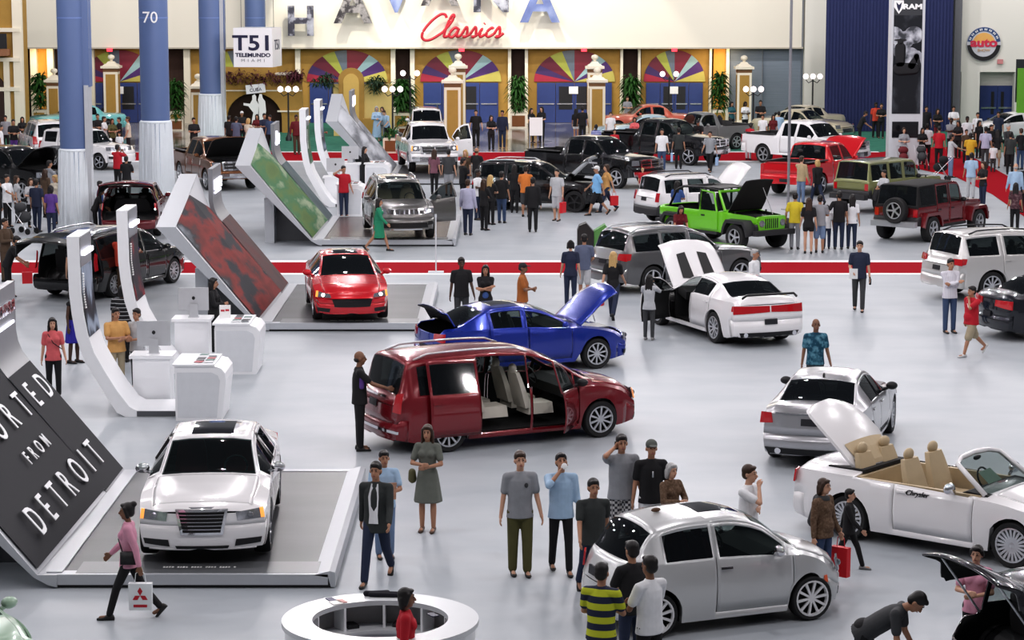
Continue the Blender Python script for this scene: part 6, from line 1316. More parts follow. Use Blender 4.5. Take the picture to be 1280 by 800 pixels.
def shirt_mesh(key):
    pose, fem, wide, vox, sl, ln = key
    if ('s', key) in PC: return PC[('s', key)]
    J = skeleton(pose, fem, wide); m = MB(); R = J['R']; w = wide
    def ring(c, rx, ry): return [c + R @ Vector((rx * w * cos(2 * pi * k / 20), ry * w * sin(2 * pi * k / 20), 0)) for k in range(20)]
    P0 = J['pel']; up = lambda z: P0 + R @ Vector((0, 0, z))
    wa = (.125, .105) if fem else (.155, .118)
    lo = -.085 if ln == 'shirt' else (.06 if ln == 'crop' else -.14)
    rs = [ring(up(lo), .188 if fem else .194, .142), ring(up(.04), .168 if fem else .178, .132), ring(up(.14), wa[0] + .015, wa[1] + .008), ring(up(.25), wa[0] + .02, wa[1] + .01), ring(up(.36), .158 if fem else .172, .125), ring(up(.44), .150 if fem else .168, .112), ring(up(.50), .115 if fem else .13, .088), ring(up(.545), .078, .07), ring(up(.572), .062, .06)]
    m.rings(rs)
    if fem:
        for s_ in (1, -1): m.ell(up(.36) + R @ Vector((s_ * .07, -.085, .02)), (.07, .06, .07), 10, 8)
    if wide > 1.08: m.ell(up(.1) + R @ Vector((0, -.05, 0)), (.15 * w, .12 * w, .17), 12, 8)
    for q_ in 'LR': m.cap(up(.50), J['sh' + q_] + R @ Vector((0, 0, -.002)), .072, .064, 12)
    for k in 'LR':
        if sl == 'none': continue
        S, E, W = J['sh' + k], J['el' + k], J['wr' + k]
        if sl == 'short': m.cap(S, lerp(S, E, .68), .065 * w, .061 * w, 12)
        elif sl == 'half': m.cap(S, E, .066 * w, .055, 12); m.cap(E, lerp(E, W, .2), .055, .05, 12)
        else: m.cap(S, E, .066 * w, .054, 12); m.cap(E, lerp(E, W, .97), .053, .040, 12)
    PC[('s', key)] = remeshed(m, vox, 'shirt'); return PC[('s', key)]
def trouser_mesh(key):
    pose, fem, wide, vox, kind = key
    if ('t', key) in PC: return PC[('t', key)]
    J = skeleton(pose, fem, wide); m = MB(); w = 1 + (wide - 1) * .8; P0 = J['pel']
    m.ell(P0 + Vector((0, .0, .0)), (.166 * w, .128 * w, .13), 16, 10); m.ell(P0 + Vector((0, .01, .07)), (.150 * w, .115 * w, .09), 16, 8)
    if kind in ('skirt', 'dress', 'longskirt'):
        ln = dict(skirt=.42, dress=.42, longskirt=.70)[kind]; rs = []
        for q in range(7):
            u = q / 6; c = P0 + Vector((0, 0, .12 - (ln + .12) * u)); k0 = .15 + .085 * u ** .8; rs.append([c + Vector(((k0 + .012 * u * sin(a * 1.0 * 7 * 2 * pi / 28)) * cos(2 * pi * a / 28), (k0 * .82) * sin(2 * pi * a / 28), 0)) for a in range(28)])
        m.rings(rs)
    else:
        for k in 'LR':
            H, K, A = J['hip' + k], J['knee' + k], J['ank' + k]; jx = 1.12 if kind == 'loose' else (.9 if kind == 'slim' else 1)
            if kind == 'shorts': m.cap(H, lerp(H, K, .55), .098 * w, .09 * w, 14); m.cap(lerp(H, K, .55), lerp(H, K, .98), .09 * w, .086 * w, 14)
            elif kind == 'mini': m.cap(H, lerp(H, K, .35), .098 * w, .092 * w, 14)
            else: m.cap(H, K, min(.096 * jx, .099) * w, .068 * jx, 14); m.cap(K, lerp(K, A, .95), .068 * jx, .056 * jx, 14)
    PC[('t', key)] = remeshed(m, vox, 'trousers'); return PC[('t', key)]
def shoe_mesh(key):
    pose, fem, wide, k = key
    if ('f', key) in PC: return PC[('f', key)]
    J = skeleton(pose, fem, wide); A = J['ank' + k]; lifted = A.z > .11; f = Vector((0, -.66, -.75)) if lifted else Vector((0, -1, 0)); u = Vector((0, -.75, .66)) if lifted else Vector((0, 0, 1))
    b = A - u * .058; m = MB(); rs = []
    for t_, w_, h_ in ((-.075, .022, .05), (-.06, .034, .085), (-.02, .037, .092), (.04, .036, .08), (.09, .044, .052), (.14, .043, .044), (.18, .026, .03)):
        c = b + f * t_; rs.append([c + Vector((w_ * cos(a), 0, 0)) + u * (h_ * (.5 + .5 * sin(a)) - .017) for a in [2 * pi * q / 12 for q in range(12)]])
    m.rings(rs); me = m.mesh('shoe', [SHOE['black']], 180); recalc(me); PC[('f', key)] = me; return me
def hair_mesh(key):
    pose, fem, wide, kind = key
    if ('h', key) in PC: return PC[('h', key)]
    J = skeleton(pose, fem, wide); m = MB(); hc = J['headc']; R = J['R'] @ Matrix.Rotation(radians(J['hp'][0]), 3, 'X')
    def hd(x, y, z): return hc + R @ Vector((x, y, z))
    if kind in ('cap', 'capback'):
        m.ell(hd(0, .01, .062), (.088, .103, .082), 14, 10, R); q = -1 if kind == 'cap' else 1; m.ell(hd(0, q * .12, .062), (.065, .075, .010), 12, 6, R); m.ell(hd(0, .045, .0), (.078, .07, .06), 12, 8, R)
    elif kind == 'bald': m.ell(hd(0, .055, -.02), (.079, .058, .05), 12, 8, R)
    else:
        m.ell(hd(0, .024, .054), (.086, .098, .092), 16, 12, R); m.ell(hd(0, .05, -.005), (.082, .068, .075), 14, 10, R)
        m.ell(hd(0, -.05, .098), (.062, .045, .028), 12, 8, R)
        if kind in ('long', 'pony', 'bob', 'bun', 'curly'):
            for s_ in (1, -1): m.cap(hd(s_ * .068, -.02, .06), hd(s_ * .078, .02, -.06 if kind != 'pony' else 0), .03, .03)
        if kind == 'long':
            for s_ in (-1, 0, 1): m.cap(hd(s_ * .05, .065, .0), hd(s_ * .065, .085, -.26), .05, .035)
            for s_ in (1, -1): m.cap(hd(s_ * .078, .02, -.05), hd(s_ * .09, .0, -.2), .032, .024)
        if kind == 'bob' or kind == 'curly':
            for s_ in (-1, 0, 1): m.cap(hd(s_ * .05, .06, .0), hd(s_ * .055, .06, -.1), .048, .042)
        if kind == 'curly': m.ell(hd(0, .03, .06), (.1, .11, .1), 12, 8, R)
        if kind == 'pony': m.cap(hd(0, .11, .05), hd(0, .14, -.14), .036, .02)
        if kind == 'bun': m.ell(hd(0, .10, .115), (.05, .05, .045), 12, 8, R)
    PC[('h', key)] = remeshed(m, .012, 'hair', 1); return PC[('h', key)]
def setm(o, m): o.material_slots[0].link = 'OBJECT'; o.material_slots[0].material = m
NP = [0]
def person(px, py, face, label, top, bot, pose='stand', h=1.75, hair=('short', 'black'), skin='tan', fem=0, sl='short', ln='shirt', kind='long', shoe='black', wide=1.0, extra=None, z=0, near=None, zhead=None, group=None):
    """px, py: pixel of the feet"""
    g = P(px, py, z); s = h / 1.75
    near = (py > 480) if near is None else near
    vox = (.0095 if near else (.013 if py > 300 else .02))
    t = thing('person', label, 'person', g, radians(face), group); t.scale = (s, s, s)
    pk = (pose, fem, wide)
    b = link('body', body_mesh(pk + (vox,)), t); setm(b, SKIN[skin])
    vx = max(vox, .012)
    o = link('shirt' if kind != 'dress' else 'dress_top', shirt_mesh(pk + (vx, sl, ln)), t); setm(o, CLOTH[top])
    if kind == 'dress': bot = top
    o = link({'skirt': 'skirt', 'longskirt': 'skirt', 'dress': 'dress_skirt', 'shorts': 'shorts', 'mini': 'shorts'}.get(kind, 'trousers'), trouser_mesh(pk + (vx, kind)), t); setm(o, CLOTH[bot])
    for k in 'LR': o = link('shoe', shoe_mesh(pk + (k,)), t); setm(o, SHOE[shoe])
    if hair:
        o = link('cap' if hair[0].startswith('cap') else 'hair', hair_mesh(pk + (hair[0],)), t); setm(o, HAIR[hair[1]])
    J = skeleton(*pk)
    if py > 330:
        R = J['R'] @ Matrix.Rotation(radians(J['hp'][0]), 3, 'X'); hc = J['headc']
        key = ('e',) + pk
        if key not in PC:
            m = MB()
            m.ell(hc + R @ Vector((.03, -.087, .022)), (.0125, .008, .008), 8, 6, R)
            a = m.mesh('eye', EYE, 180); m = MB(); m.ell(hc + R @ Vector((-.03, -.087, .022)), (.0125, .008, .008), 8, 6, R); b_ = m.mesh('eye', EYE, 180)
            m = MB(); m.ell(hc + R @ Vector((0, -.094, -.053)), (.023, .007, .0075), 10, 6, R); c_ = m.mesh('mouth', LIP, 180)
            m = MB()
            for q in (1, -1): m.cap(hc + R @ Vector((q * .015, -.09, .042)), hc + R @ Vector((q * .045, -.078, .043)), .005, .004, 6)
            PC[key] = (a, b_, c_, m.mesh('eyebrows', BROW, 180))
        for q, nm in zip(PC[key], ('eye', 'eye', 'mouth', 'eyebrows')): link(nm, q, t)
    if extra: extra(t, J, s, g, radians(face))
    return t
def wpt(t, v): return t.location + Matrix.Rotation(t.rotation_euler.z, 3, 'Z') @ (Vector(v) * t.scale[0])
def bagf(m, label, side='L', w=.3, h=.36, d=.1, mark=None, nm='shopping_bag'):
    def f(t, J, s, g, a):
        p = wpt(t, J['wr' + side] + J['hd' + side] * .08); b = thing(nm, label, 'bag', (p.x, p.y, max(.05, p.z - .16 - h)), a + pi / 2)
        MB().prism([(-w / 2, 0), (w / 2, 0), (w / 2 * 1.04, h), (-w / 2 * 1.04, h)], -d / 2, d / 2, 'y').build('bag_body', m, b)
        MB().tube([(-w * .25, 0, h), (-w * .2, 0, h + .13), (0, 0, h + .17), (w * .2, 0, h + .13), (w * .25, 0, h)], .006, 5).build('handle', m, b)
        if mark: mark(b, w, h, d)
    return f
def item(shape, m, label, cat, nm, side='R', off=.09, group=None):
    def f(t, J, s, g, a):
        p = wpt(t, J['wr' + side] + J['hd' + side] * off); b = MB()
        if shape == 'phone': b.box((0, 0, 0), (.07, .012, .13))
        elif shape == 'paper': b.box((0, 0, 0), (.21, .006, .28))
        elif shape == 'cup': b.lathe([(.034, -.06), (.042, .06), (.044, .065), (.03, .07)], 12)
        elif shape == 'bottle': b.lathe([(.03, -.1), (.032, .04), (.014, .08), (.014, .11)], 12)
        o = b.build(nm, m, None, 40, p); o.rotation_euler = (.3 if shape != 'cup' else 1.2, 0, a); tag(o, label, cat)
    return f
def both(*fs):
    def f(*a):
        for q in fs: q(*a)
    return f
def part(fn, nm, m, vox=.012):
    def f(t, J, s, g, a):
        b = MB(); fn(b, J); b.build(nm, m, t, 180)
    return f
WB = mat('white_bag', (.72, .74, .76), .5); RB = mat('red_bag', (.6, .015, .025), .5); BB = mat('blue_bag', (.35, .5, .72), .5); KB = mat('black_bag', (.015, .015, .017), .5); PHN = mat('phone_black', (.02, .02, .022), .2); CUPM = mat('white_cup', (.8, .8, .8), .4)
def mitsu(b, w, h, d):
    m = MB(); r = .075; MR = mat('mark_red', (.45, .015, .03), .5)
    for y in (-d / 2 - .004, d / 2 + .004):
        for a in (90, 210, 330):
            c, q = cos(radians(a)), sin(radians(a)); c1, q1 = cos(radians(a - 30)), sin(radians(a - 30)); c2, q2 = cos(radians(a + 30)), sin(radians(a + 30)); k = .577 * r * 1.55
            z0 = h * .56; pts = [(0, y, z0), (c1 * k, y, z0 + q1 * k), (c * r * 1.55, y, z0 + q * r * 1.55), (c2 * k, y, z0 + q2 * k)]; m.add(pts, [(0, 1, 2, 3)])
    m.build('three_diamond_mark', MR, b); MB().box((0, -d / 2 - .004, h * .17), (.18, .004, .035)).box((0, d / 2 + .004, h * .17), (.18, .004, .035)).build('lettering', MR, b)
def shoulderbag(b, J): p = J['hipL'] + Vector((.1, .02, .08)); b.box(p, (.08, .22, .18))
def strap(b, J): b.tube([J['shR'] + Vector((.05, -.1, .02)), J['chest'] + Vector((0, -.145, -.05)), J['hipL'] + Vector((.1, -.06, .16))], .01, 5)
def scarf(b, J):
    b.lathe([(.075, 0), (.11, -.02), (.12, -.06), (.10, -.09)], 16, tuple(J['neck'] + Vector((0, 0, .02))))
    b.cap(J['neck'] + Vector((.1, .03, -.05)), J['pel'] + Vector((.21, .10, .02)), .05, .10); b.cap(J['neck'] + Vector((-.1, .03, -.05)), J['chest'] + Vector((-.1, .12, -.2)), .06, .09); b.cap(J['neck'] + Vector((0.02, .09, -.06)), J['waist'] + Vector((.05, .13, -.02)), .09, .1)
def lapels(b, J):
    for s_ in (1, -1): b.add([tuple(J['neck'] + Vector((s_ * .05, -.075, -.005))), tuple(J['chest'] + Vector((s_ * .075, -.14, .02))), tuple(J['waist'] + Vector((s_ * .06, -.145, -.02))), tuple(J['pel'] + Vector((s_ * .07, -.15, .0))), tuple(J['pel'] + Vector((0, -.152, -.0))), tuple(J['neck'] + Vector((0, -.085, -.02)))], [(0, 1, 2, 3, 4, 5)])
# ---------------------------------------------------------------- foreground people
M = 'mat'
person(163, 773, -90, 'woman in pink long-sleeved top with hair bun walking past the nearest stage', 'pink', 'black', 'walk', 1.62, ('bun', 'black'), 'brown', 1, 'long', kind='slim',
       extra=both(bagf(WB, 'white shopping bag with red three-diamond mark carried by the woman in pink', 'L', .30, .36, .1, mitsu), part(shoulderbag, 'shoulder_bag', KB), part(strap, 'bag_strap', KB)))
person(471, 727, -12, 'man in dark grey blazer and jeans walking beside the nearest stage edge', 'charcoal', 'darkdenim', 'walk2', 1.78, ('short', 'black'), 'tan', sl='long', ln='coat', extra=part(lapels, 'shirt_front', CLOTH['white']))
person(481, 697, 12, 'man in light blue tee half hidden behind the man in the blazer', 'lightblue', 'ltdenim', 'hold', 1.60, ('short', 'black'), 'tan', extra=item('paper', mat('colour_leaflet', (.55, .3, .2), .5, var=.6, scale=14), 'colourful folded leaflet held by the man in light blue tee', 'leaflet', 'leaflet'))
person(535, 664, -10, 'woman in grey short-sleeved dress with long dark hair, smiling upward', 'mutedgreen', 'mutedgreen', 'hold', 1.66, ('long', 'brown'), 'tan', 1, kind='dress', shoe='brown', extra=part(lambda b, J: b.cap(J['hipR'] + Vector((-.17, 0, .06)), J['hipR'] + Vector((-.17, .02, -.06)), .06, .07), 'handbag', mat('olive_bag', (.12, .11, .05), .6)))
person(650, 719, 8, 'young man in grey tee and olive cargo trousers', 'grey', 'olive', 'relax', 1.80, ('short', 'brown'), 'light', kind='loose', shoe='black', extra=part(lambda b, J: b.ell(J['chest'] + Vector((.07, -.128, .03)), (.028, .008, .035), 8, 6), 'chest_print', CLOTH['darkgrey']))
person(701, 716, 8, 'young man in light blue shirt tilting a white cup to his mouth', 'lightblue', 'black', 'drink', 1.76, ('short', 'black'), 'tan', sl='half', kind='slim', extra=item('cup', CUPM, 'white cup held at the mouth of the man in light blue shirt', 'cup', 'cup'))
person(741, 747, 12, 'young man in dark polo and jeans walking toward the silver city car', 'charcoal', 'darkdenim', 'walk', 1.72, ('short', 'black'), 'tan')
person(776, 693, 10, 'man in grey tee and plaid shorts holding a phone to his ear', 'grey', 'plaid', 'phone', 1.80, ('short', 'black'), 'tan', kind='shorts', wide=1.08, extra=item('phone', PHN, 'phone at the ear of the man in plaid shorts', 'phone', 'phone'))
person(813, 697, 8, 'young man in black tee, grey cap and white shorts', 'black', 'white', 'relax', 1.76, ('cap', 'capgrey'), 'tan', kind='shorts', extra=both(part(lambda b, J: b.box(J['chest'] + Vector((-.0, -.135, .0)), (.02, .012, .09)), 'pendant', SILVER), part(lambda b, J: b.box(J['hipL'] + Vector((.14, -.06, .06)), (.1, .07, .15)), 'black_pouch', KB)))
person(838, 708, 35, 'grey-haired woman in brown patterned top behind the silver city car', 'lace', 'khaki', 'hold', 1.52, ('bob', 'grey'), 'light', 1, 'long')
person(934, 736, 60, 'man in white polo with hand on his chin between city car and silver sedan', 'white', 'khaki', 'chin', 1.76, ('short', 'brown'), 'light')
person(751, 884, 160, 'man in yellow and navy striped polo at the bottom edge', 'ystripe', 'darkdenim', 'hold', 1.74, ('short', 'black'), 'tan')
person(789, 846, -150, 'man in black tee behind the one in white tee at the city car', 'black', 'darkdenim', 'hold', 1.70, ('short', 'black'), 'tan')
person(811, 876, -140, 'man in white tee and black trousers, back turned, at the bottom edge', 'white', 'black', 'hold', 1.76, ('short', 'black'), 'brown')
person(1027, 735, 50, 'woman in brown lace top and dark grey scarf beside the white convertible', 'lace', 'denim', 'relax', 1.56, ('bob', 'brown'), 'light', 1, 'long', wide=1.12, extra=both(part(scarf, 'scarf', CLOTH['darkgrey']), bagf(RB, 'red plastic bag carried by the woman in the grey scarf', 'L', .26, .42)))
person(1060, 712, 75, 'boy in black walking behind the woman in the grey scarf', 'black', 'black', 'walk', 1.22, ('short', 'black'), 'light', sl='long', shoe='grey', kind='slim')
person(1078, 885, 70, 'man in dark grey tee bending toward the open black hatchback', 'darkgrey', 'black', 'bend', 1.78, ('short', 'black'), 'tan')
person(1217, 838, -25, 'woman with black hair and pink top behind the black hatchback', 'pink', 'black', 'hold', 1.58, ('pony', 'black'), 'light', 1)
person(508, 905, 95, 'woman in red jacket standing inside the round desk', 'red', 'black', 'relax', 1.60, ('bob', 'black'), 'brown', 1, 'long', kind='slim')
person(1018, 506, 5, 'bald man in teal patterned tee behind the silver sedan', 'tropical', 'darkgrey', 'relax', 1.72, ('bald', 'grey'), 'brown')
person(1073, 389, -10, 'man in navy polo holding a bottle and papers by the red strip', 'navy', 'darkgrey', 'bag', 1.78, ('short', 'black'), 'light', extra=both(item('bottle', PHN, 'dark bottle hanging from the hand of the man in navy polo', 'bottle', 'bottle', 'R'), bagf(RB, 'small red bag under the arm of the man in navy polo', 'L', .2, .2)) if False else both(item('bottle', PHN, 'dark bottle hanging from the hand of the man in navy polo', 'bottle', 'bottle', 'L'), item('paper', PAPER, 'white papers held by the man in navy polo', 'papers', 'papers', 'R')))
person(1186, 416, 15, 'man in white striped shirt and jeans with folded arms by the silver car', 'finestripe', 'denim', 'crossed', 1.76, ('short', 'black'), 'tan', sl='long')
person(1213, 445, -65, 'boy in red tee and khaki shorts talking on a phone', 'red', 'khaki', 'boywalk', 1.60, ('short', 'black'), 'tan', kind='shorts', shoe='white', wide=1.18, extra=part(lambda b, J: b.add([tuple(J['chest'] + Vector((x, -.165, z))) for x, z in ((.10, -.02), (.07, -.02), (.03, .08), (.05, .08))], [(0, 1, 2, 3)]), 'chest_mark', PAPER))
person(450, 563, 100, 'salesman in black and purple shirt reaching to the red minivan', 'black', 'black', 'reach', 1.80, ('bald', 'black'), 'brown', extra=part(lambda b, J: b.cap(J['chest'] + Vector((-.165, -.02, -.12)), J['chest'] + Vector((-.14, -.03, .10)), .045, .05), 'purple_panel', CLOTH['purple']))
# ---------------------------------------------------------------- middle ground
person(766, 398, 165, 'blonde woman in black top and dark jeans walking away', 'black', 'darkdenim', 'walk', 1.70, ('long', 'blonde'), 'light', 1, wide=1.05, extra=bagf(RB, 'small red bag beside the blonde woman in black', 'L', .2, .24))
person(811, 425, 165, 'girl in grey hooded top with arms raised beside the white muscle sedan', 'lightgrey', 'darkgrey', 'photo', 1.52, ('long', 'black'), 'tan', 1, 'long', kind='slim', shoe='grey')
person(730, 376, 175, 'man in blue grey tee and light shorts seen from behind', 'greyblue', 'lightgrey', 'bag', 1.74, ('short', 'black'), 'tan', kind='shorts')
person(713, 384, 178, 'woman in navy top and jeans beside the man in light shorts', 'navy', 'darkdenim', 'relax', 1.70, ('bun', 'black'), 'light', 1)
person(653, 420, 80, 'man in rust orange tee and black cap behind the blue sedan', 'rust', 'khaki', 'hold', 1.72, ('cap', 'cap'), 'brown')
person(577, 414, 10, 'man in black polo behind the open trunk of the blue sedan', 'black', 'darkgrey', 'relax', 1.76, ('short', 'black'), 'dark')
person(607, 418, 0, 'woman in black jacket over blue top with crossed arms', 'black', 'black', 'crossed', 1.64, ('long', 'black'), 'tan', 1, kind='mini', extra=part(lambda b, J: b.ell(J['waist'] + Vector((0, -.11, -.05)), (.08, .04, .09)), 'blue_undershirt', CLOTH['blue']))
person(942, 398, 60, 'person in white tee carrying a green shoulder bag behind the white muscle sedan', 'white', 'darkgrey', 'bag', 1.72, ('short', 'grey'), 'tan', extra=bagf(mat('green_bag', (.02, .28, .14), .6), 'green bag beside the white muscle sedan', 'L', .34, .34))
person(474, 314, 85, 'woman in emerald green dress walking past the grey sport utility vehicle', 'green', 'green', 'walk', 1.66, ('long', 'black'), 'tan', 1, 'long', kind='dress')
person(430, 271, 25, 'man in red polo and jeans with hand raised behind the green-picture stage', 'red', 'darkdenim', 'drop', 1.76, ('short', 'black'), 'tan')
person(456, 238, 70, 'attendant with long dark hair in black by the far white counter', 'black', 'black', 'hold', 1.68, ('long', 'black'), 'light', 1, 'long')
person(268, 439, 80, 'woman in black suit standing at the white counter', 'black', 'black', 'hold', 1.66, ('long', 'black'), 'tan', 1, 'long')
person(93, 454, 70, 'woman in black vest and royal blue long skirt', 'black', 'royal', 'relax', 1.66, ('bob', 'black'), 'dark', 1, 'none', kind='skirt')
person(68, 497, 15, 'woman in coral pink tee with long dark hair behind the nearest stage', 'coral', 'black', 'relax', 1.62, ('long', 'black'), 'light', 1, extra=part(strap, 'bag_strap', KB))
person(147, 488, 30, 'man in peach polo behind the nearest kiosk', 'peach', 'khaki', 'hold', 1.70, ('short', 'black'), 'tan', wide=1.08)
person(173, 486, -25, 'man in pale grey shirt by the silver computer of the nearest desk', 'lightgrey', 'darkgrey', 'hold', 1.66, ('short', 'black'), 'tan')
person(155, 452, 170, 'person in black tee with thin white stripes behind the kiosk stands', 'bwstripe', 'black', 'relax', 1.68, ('bob', 'black'), 'tan', 0, wide=1.1)
person(152, 371, 150, 'man in orange red polo beside the black minivan', 'orangered', 'brown', 'hold', 1.72, ('short', 'black'), 'tan', wide=1.05)
person(165, 366, 130, 'man in purple tee partly behind the man in orange red', 'purple', 'khaki', 'hold', 1.70, ('short', 'black'), 'tan')
person(94, 384, 175, 'woman in dark tank top with raised arm at the open black minivan', 'black', 'darkdenim', 'phone', 1.66, ('pony', 'black'), 'light', 1, 'none', extra=part(lambda b, J: b.ell(J['chest'] + Vector((0, .02, .12)), (.13, .12, .035)), 'pink_neckline', CLOTH['coral']))
person(8, 352, 60, 'man in brown overalls at the left edge', 'brown', 'brown', 'hold', 1.74, ('short', 'black'), 'tan', kind='loose', sl='long')
person(10, 372, 100, 'person in dark clothes with red bag at the left edge', 'black', 'black', 'lean', 1.66, ('short', 'black'), 'tan', extra=bagf(RB, 'red bag at the left edge of the frame', 'R', .26, .3))
# left crowd near the draped column
LX = 'in the crowd left of the nearest draped column'
for a in [(10, 284, 60, 'man in white shirt ' + LX, 'white', 'black', 'reach', 1.74, ('short', 'black'), 'tan', 0), (22, 279, 90, 'woman in pale top behind the man in white shirt at far left', 'lightgrey', 'darkgrey', 'stand', 1.6, ('long', 'brown'), 'light', 1),
          (40, 284, 30, 'woman in grey tee ' + LX, 'lightgrey', 'black', 'hold', 1.62, ('long', 'brown'), 'light', 1), (47, 290, 165, 'man in navy tee with back turned ' + LX, 'navy', 'darkdenim', 'relax', 1.72, ('short', 'black'), 'tan', 0),
          (65, 296, 175, 'person in purple tee with back turned ' + LX, 'purple', 'darkdenim', 'relax', 1.64, ('bob', 'black'), 'tan', 1), (58, 272, 150, 'woman in brown with light hair ' + LX, 'brown', 'black', 'relax', 1.66, ('long', 'brown'), 'light', 1),
          (70, 280, -30, 'blonde woman in cream top ' + LX, 'cream', 'darkdenim', 'relax', 1.64, ('bob', 'blonde'), 'light', 1), (63, 262, 120, 'man in grey shirt nearest the hood of the black pickup at far left', 'grey', 'darkgrey', 'reach', 1.74, ('short', 'black'), 'tan', 0),
          (-1, 292, 90, 'person in black standing at the extreme left edge', 'black', 'black', 'stand', 1.72, ('short', 'black'), 'tan', 0)]: person(*a)
def stroller(px, py, face, label, col):
    g = P(px, py); t = thing('baby_stroller', label, 'stroller', g, radians(face)); m = MB()
    for s_ in (1, -1): m.tube([(s_ * .22, -.35, .12), (s_ * .22, .1, .6), (s_ * .22, .5, 1.0)], .015, 6).tube([(s_ * .22, .3, .12), (s_ * .22, -.1, .7)], .015, 6)
    m.tube([(-.22, .5, 1.0), (.22, .5, 1.0)], .02, 6).build('frame', SILVER, t)
    MB().ell((0, .0, .55), (.2, .3, .2)).build('seat', col, t, 180); MB().ell((0, .12, .85), (.22, .2, .16)).build('canopy', col, t, 180)
    for x, y in ((.22, -.35), (-.22, -.35), (.22, .3), (-.22, .3)): MB().lathe([(.02, -.02), (.1, -.02), (.1, .02), (.02, .02)], 14, (x, y, .1), 'x').build('wheel', RUBBER, t, 40)
stroller(30, 292, 60, 'baby stroller with pale frame pushed by the man in white shirt', CLOTH['darkgrey'])
person(126, 285, 90, 'boy in blue shirt beside the open dark red crossover', 'blue', 'darkdenim', 'stand', 1.55, ('short', 'black'), 'tan'); person(119, 292, 100, 'dark haired person leaning by the dark red crossover', 'black', 'black', 'lean', 1.5, ('long', 'black'), 'tan', 1)
person(148, 238, 150, 'man in bright red tee with raised arms behind the dark red crossover', 'red', 'black', 'photo', 1.76, ('short', 'black'), 'brown', wide=1.1); person(159, 252, 170, 'person with dark backpack behind the roof of the dark red crossover', 'black', 'darkgrey', 'hold', 1.66, ('short', 'black'), 'tan'); person(163, 306, 175, 'small child with brown hair at the open dark red crossover', 'brown', 'black', 'stand', 1.15, ('bob', 'brown'), 'tan', 1)
LB = 'in the group between the two nearest columns'
for a in [(123, 190, 20, 'person in black at the left end ' + LB, 'black', 'black', 'hold', 1.76, ('short', 'black'), 'tan'), (131, 192, 80, 'man in white shirt ' + LB, 'white', 'darkgrey', 'hold', 1.7, ('short', 'black'), 'tan'), (141, 194, 40, 'woman in olive brown top ' + LB, 'olive', 'black', 'hold', 1.66, ('bob', 'brown'), 'tan', 1),
          (150, 192, -60, 'man in black tee ' + LB, 'black', 'black', 'hold', 1.66, ('short', 'black'), 'tan'), (161, 195, -80, 'man in cream shirt, rightmost ' + LB, 'cream', 'black', 'relax', 1.78, ('short', 'brown'), 'tan'), (150, 202, -20, 'child in white tee in front of the group between the columns', 'white', 'darkdenim', 'stand', 1.3, ('short', 'black'), 'tan'),
          (243, 196, 20, 'man in black between the second and third blue columns', 'black', 'black', 'hold', 1.76, ('short', 'black'), 'tan'), (18, 198, 20, 'person in black before the turquoise vintage car', 'black', 'purple', 'hold', 1.74, ('short', 'black'), 'tan'), (40, 200, 60, 'person in dark green leaning near the white van', 'teal', 'black', 'lean', 1.6, ('bob', 'black'), 'tan', 1), (2, 202, 90, 'person in white and red at the left edge under the balcony', 'white', 'red', 'stand', 1.6, ('short', 'black'), 'tan'),
          (8, 190, 0, 'man in grey tee under the balcony at far left', 'grey', 'black', 'stand', 1.68, ('short', 'black'), 'tan'), (29, 190, 10, 'woman in black near the turquoise vintage car', 'black', 'black', 'hold', 1.62, ('long', 'black'), 'tan', 1)]: person(*a)
LC = 'in the crowd under the cafe arch'
for a in [(287, 190, 160, 'person in dark jacket, leftmost ' + LC, 'black', 'black', 'stand', 1.68, ('short', 'black'), 'tan'), (296, 193, 170, 'man in blue patterned shirt ' + LC, 'greyblue', 'darkdenim', 'hold', 1.72, ('short', 'black'), 'tan'), (311, 195, 150, 'woman in cream top with light hair ' + LC, 'cream', 'khaki', 'hold', 1.7, ('bob', 'blonde'), 'light', 1),
          (303, 184, 20, 'person in black with white cap ' + LC, 'black', 'black', 'hold', 1.7, ('cap', 'capwhite'), 'tan'), (322, 186, -10, 'woman in dark red ' + LC, 'darkred', 'black', 'hold', 1.62, ('long', 'black'), 'tan', 1), (331, 188, 30, 'man in navy tee ' + LC, 'navy', 'black', 'hold', 1.72, ('short', 'black'), 'tan'), (338, 190, -30, 'person in denim blue, rightmost ' + LC, 'denim', 'black', 'stand', 1.7, ('short', 'black'), 'tan'),
          (371, 193, 20, 'man in maroon sweater between cafe and far kiosks', 'darkred', 'brown', 'pockets', 1.8, ('short', 'black'), 'brown', 0, 'long')]: person(*a)
person(471, 177, 10, 'lady in long pale blue gown by the street lamp', 'lightblue', 'lightblue', 'hold', 1.72, ('bob', 'grey'), 'light', 1, 'long', kind='longskirt'); person(478, 176, -20, 'woman in grey beside the lady in pale blue gown', 'grey', 'grey', 'hold', 1.66, ('bob', 'brown'), 'light', 1); person(484, 179, -30, 'man in light blue shirt bending by the lady in the gown', 'lightblue', 'black', 'lean', 1.66, ('short', 'brown'), 'light')
person(401, 196, 100, 'attendant in dark clothes between the far kiosk posts', 'black', 'black', 'hold', 1.7, ('short', 'black'), 'tan')
LD = 'of three in black standing on the foyer tiles'
person(595, 185, 0, 'left man ' + LD, 'black', 'black', 'pockets', 1.8, ('short', 'black'), 'light'); person(614, 189, 20, 'middle woman ' + LD, 'black', 'black', 'hold', 1.66, ('long', 'black'), 'light', 1); person(628, 186, -10, 'right man in navy jacket ' + LD, 'navy', 'darkdenim', 'relax', 1.8, ('short', 'black'), 'tan', 0, 'long')
person(664, 178, 40, 'woman in black left of the white notice board', 'black', 'black', 'hold', 1.66, ('long', 'black'), 'light', 1); person(677, 178, -30, 'woman in black behind the white notice board', 'black', 'black', 'hold', 1.74, ('long', 'black'), 'light', 1)
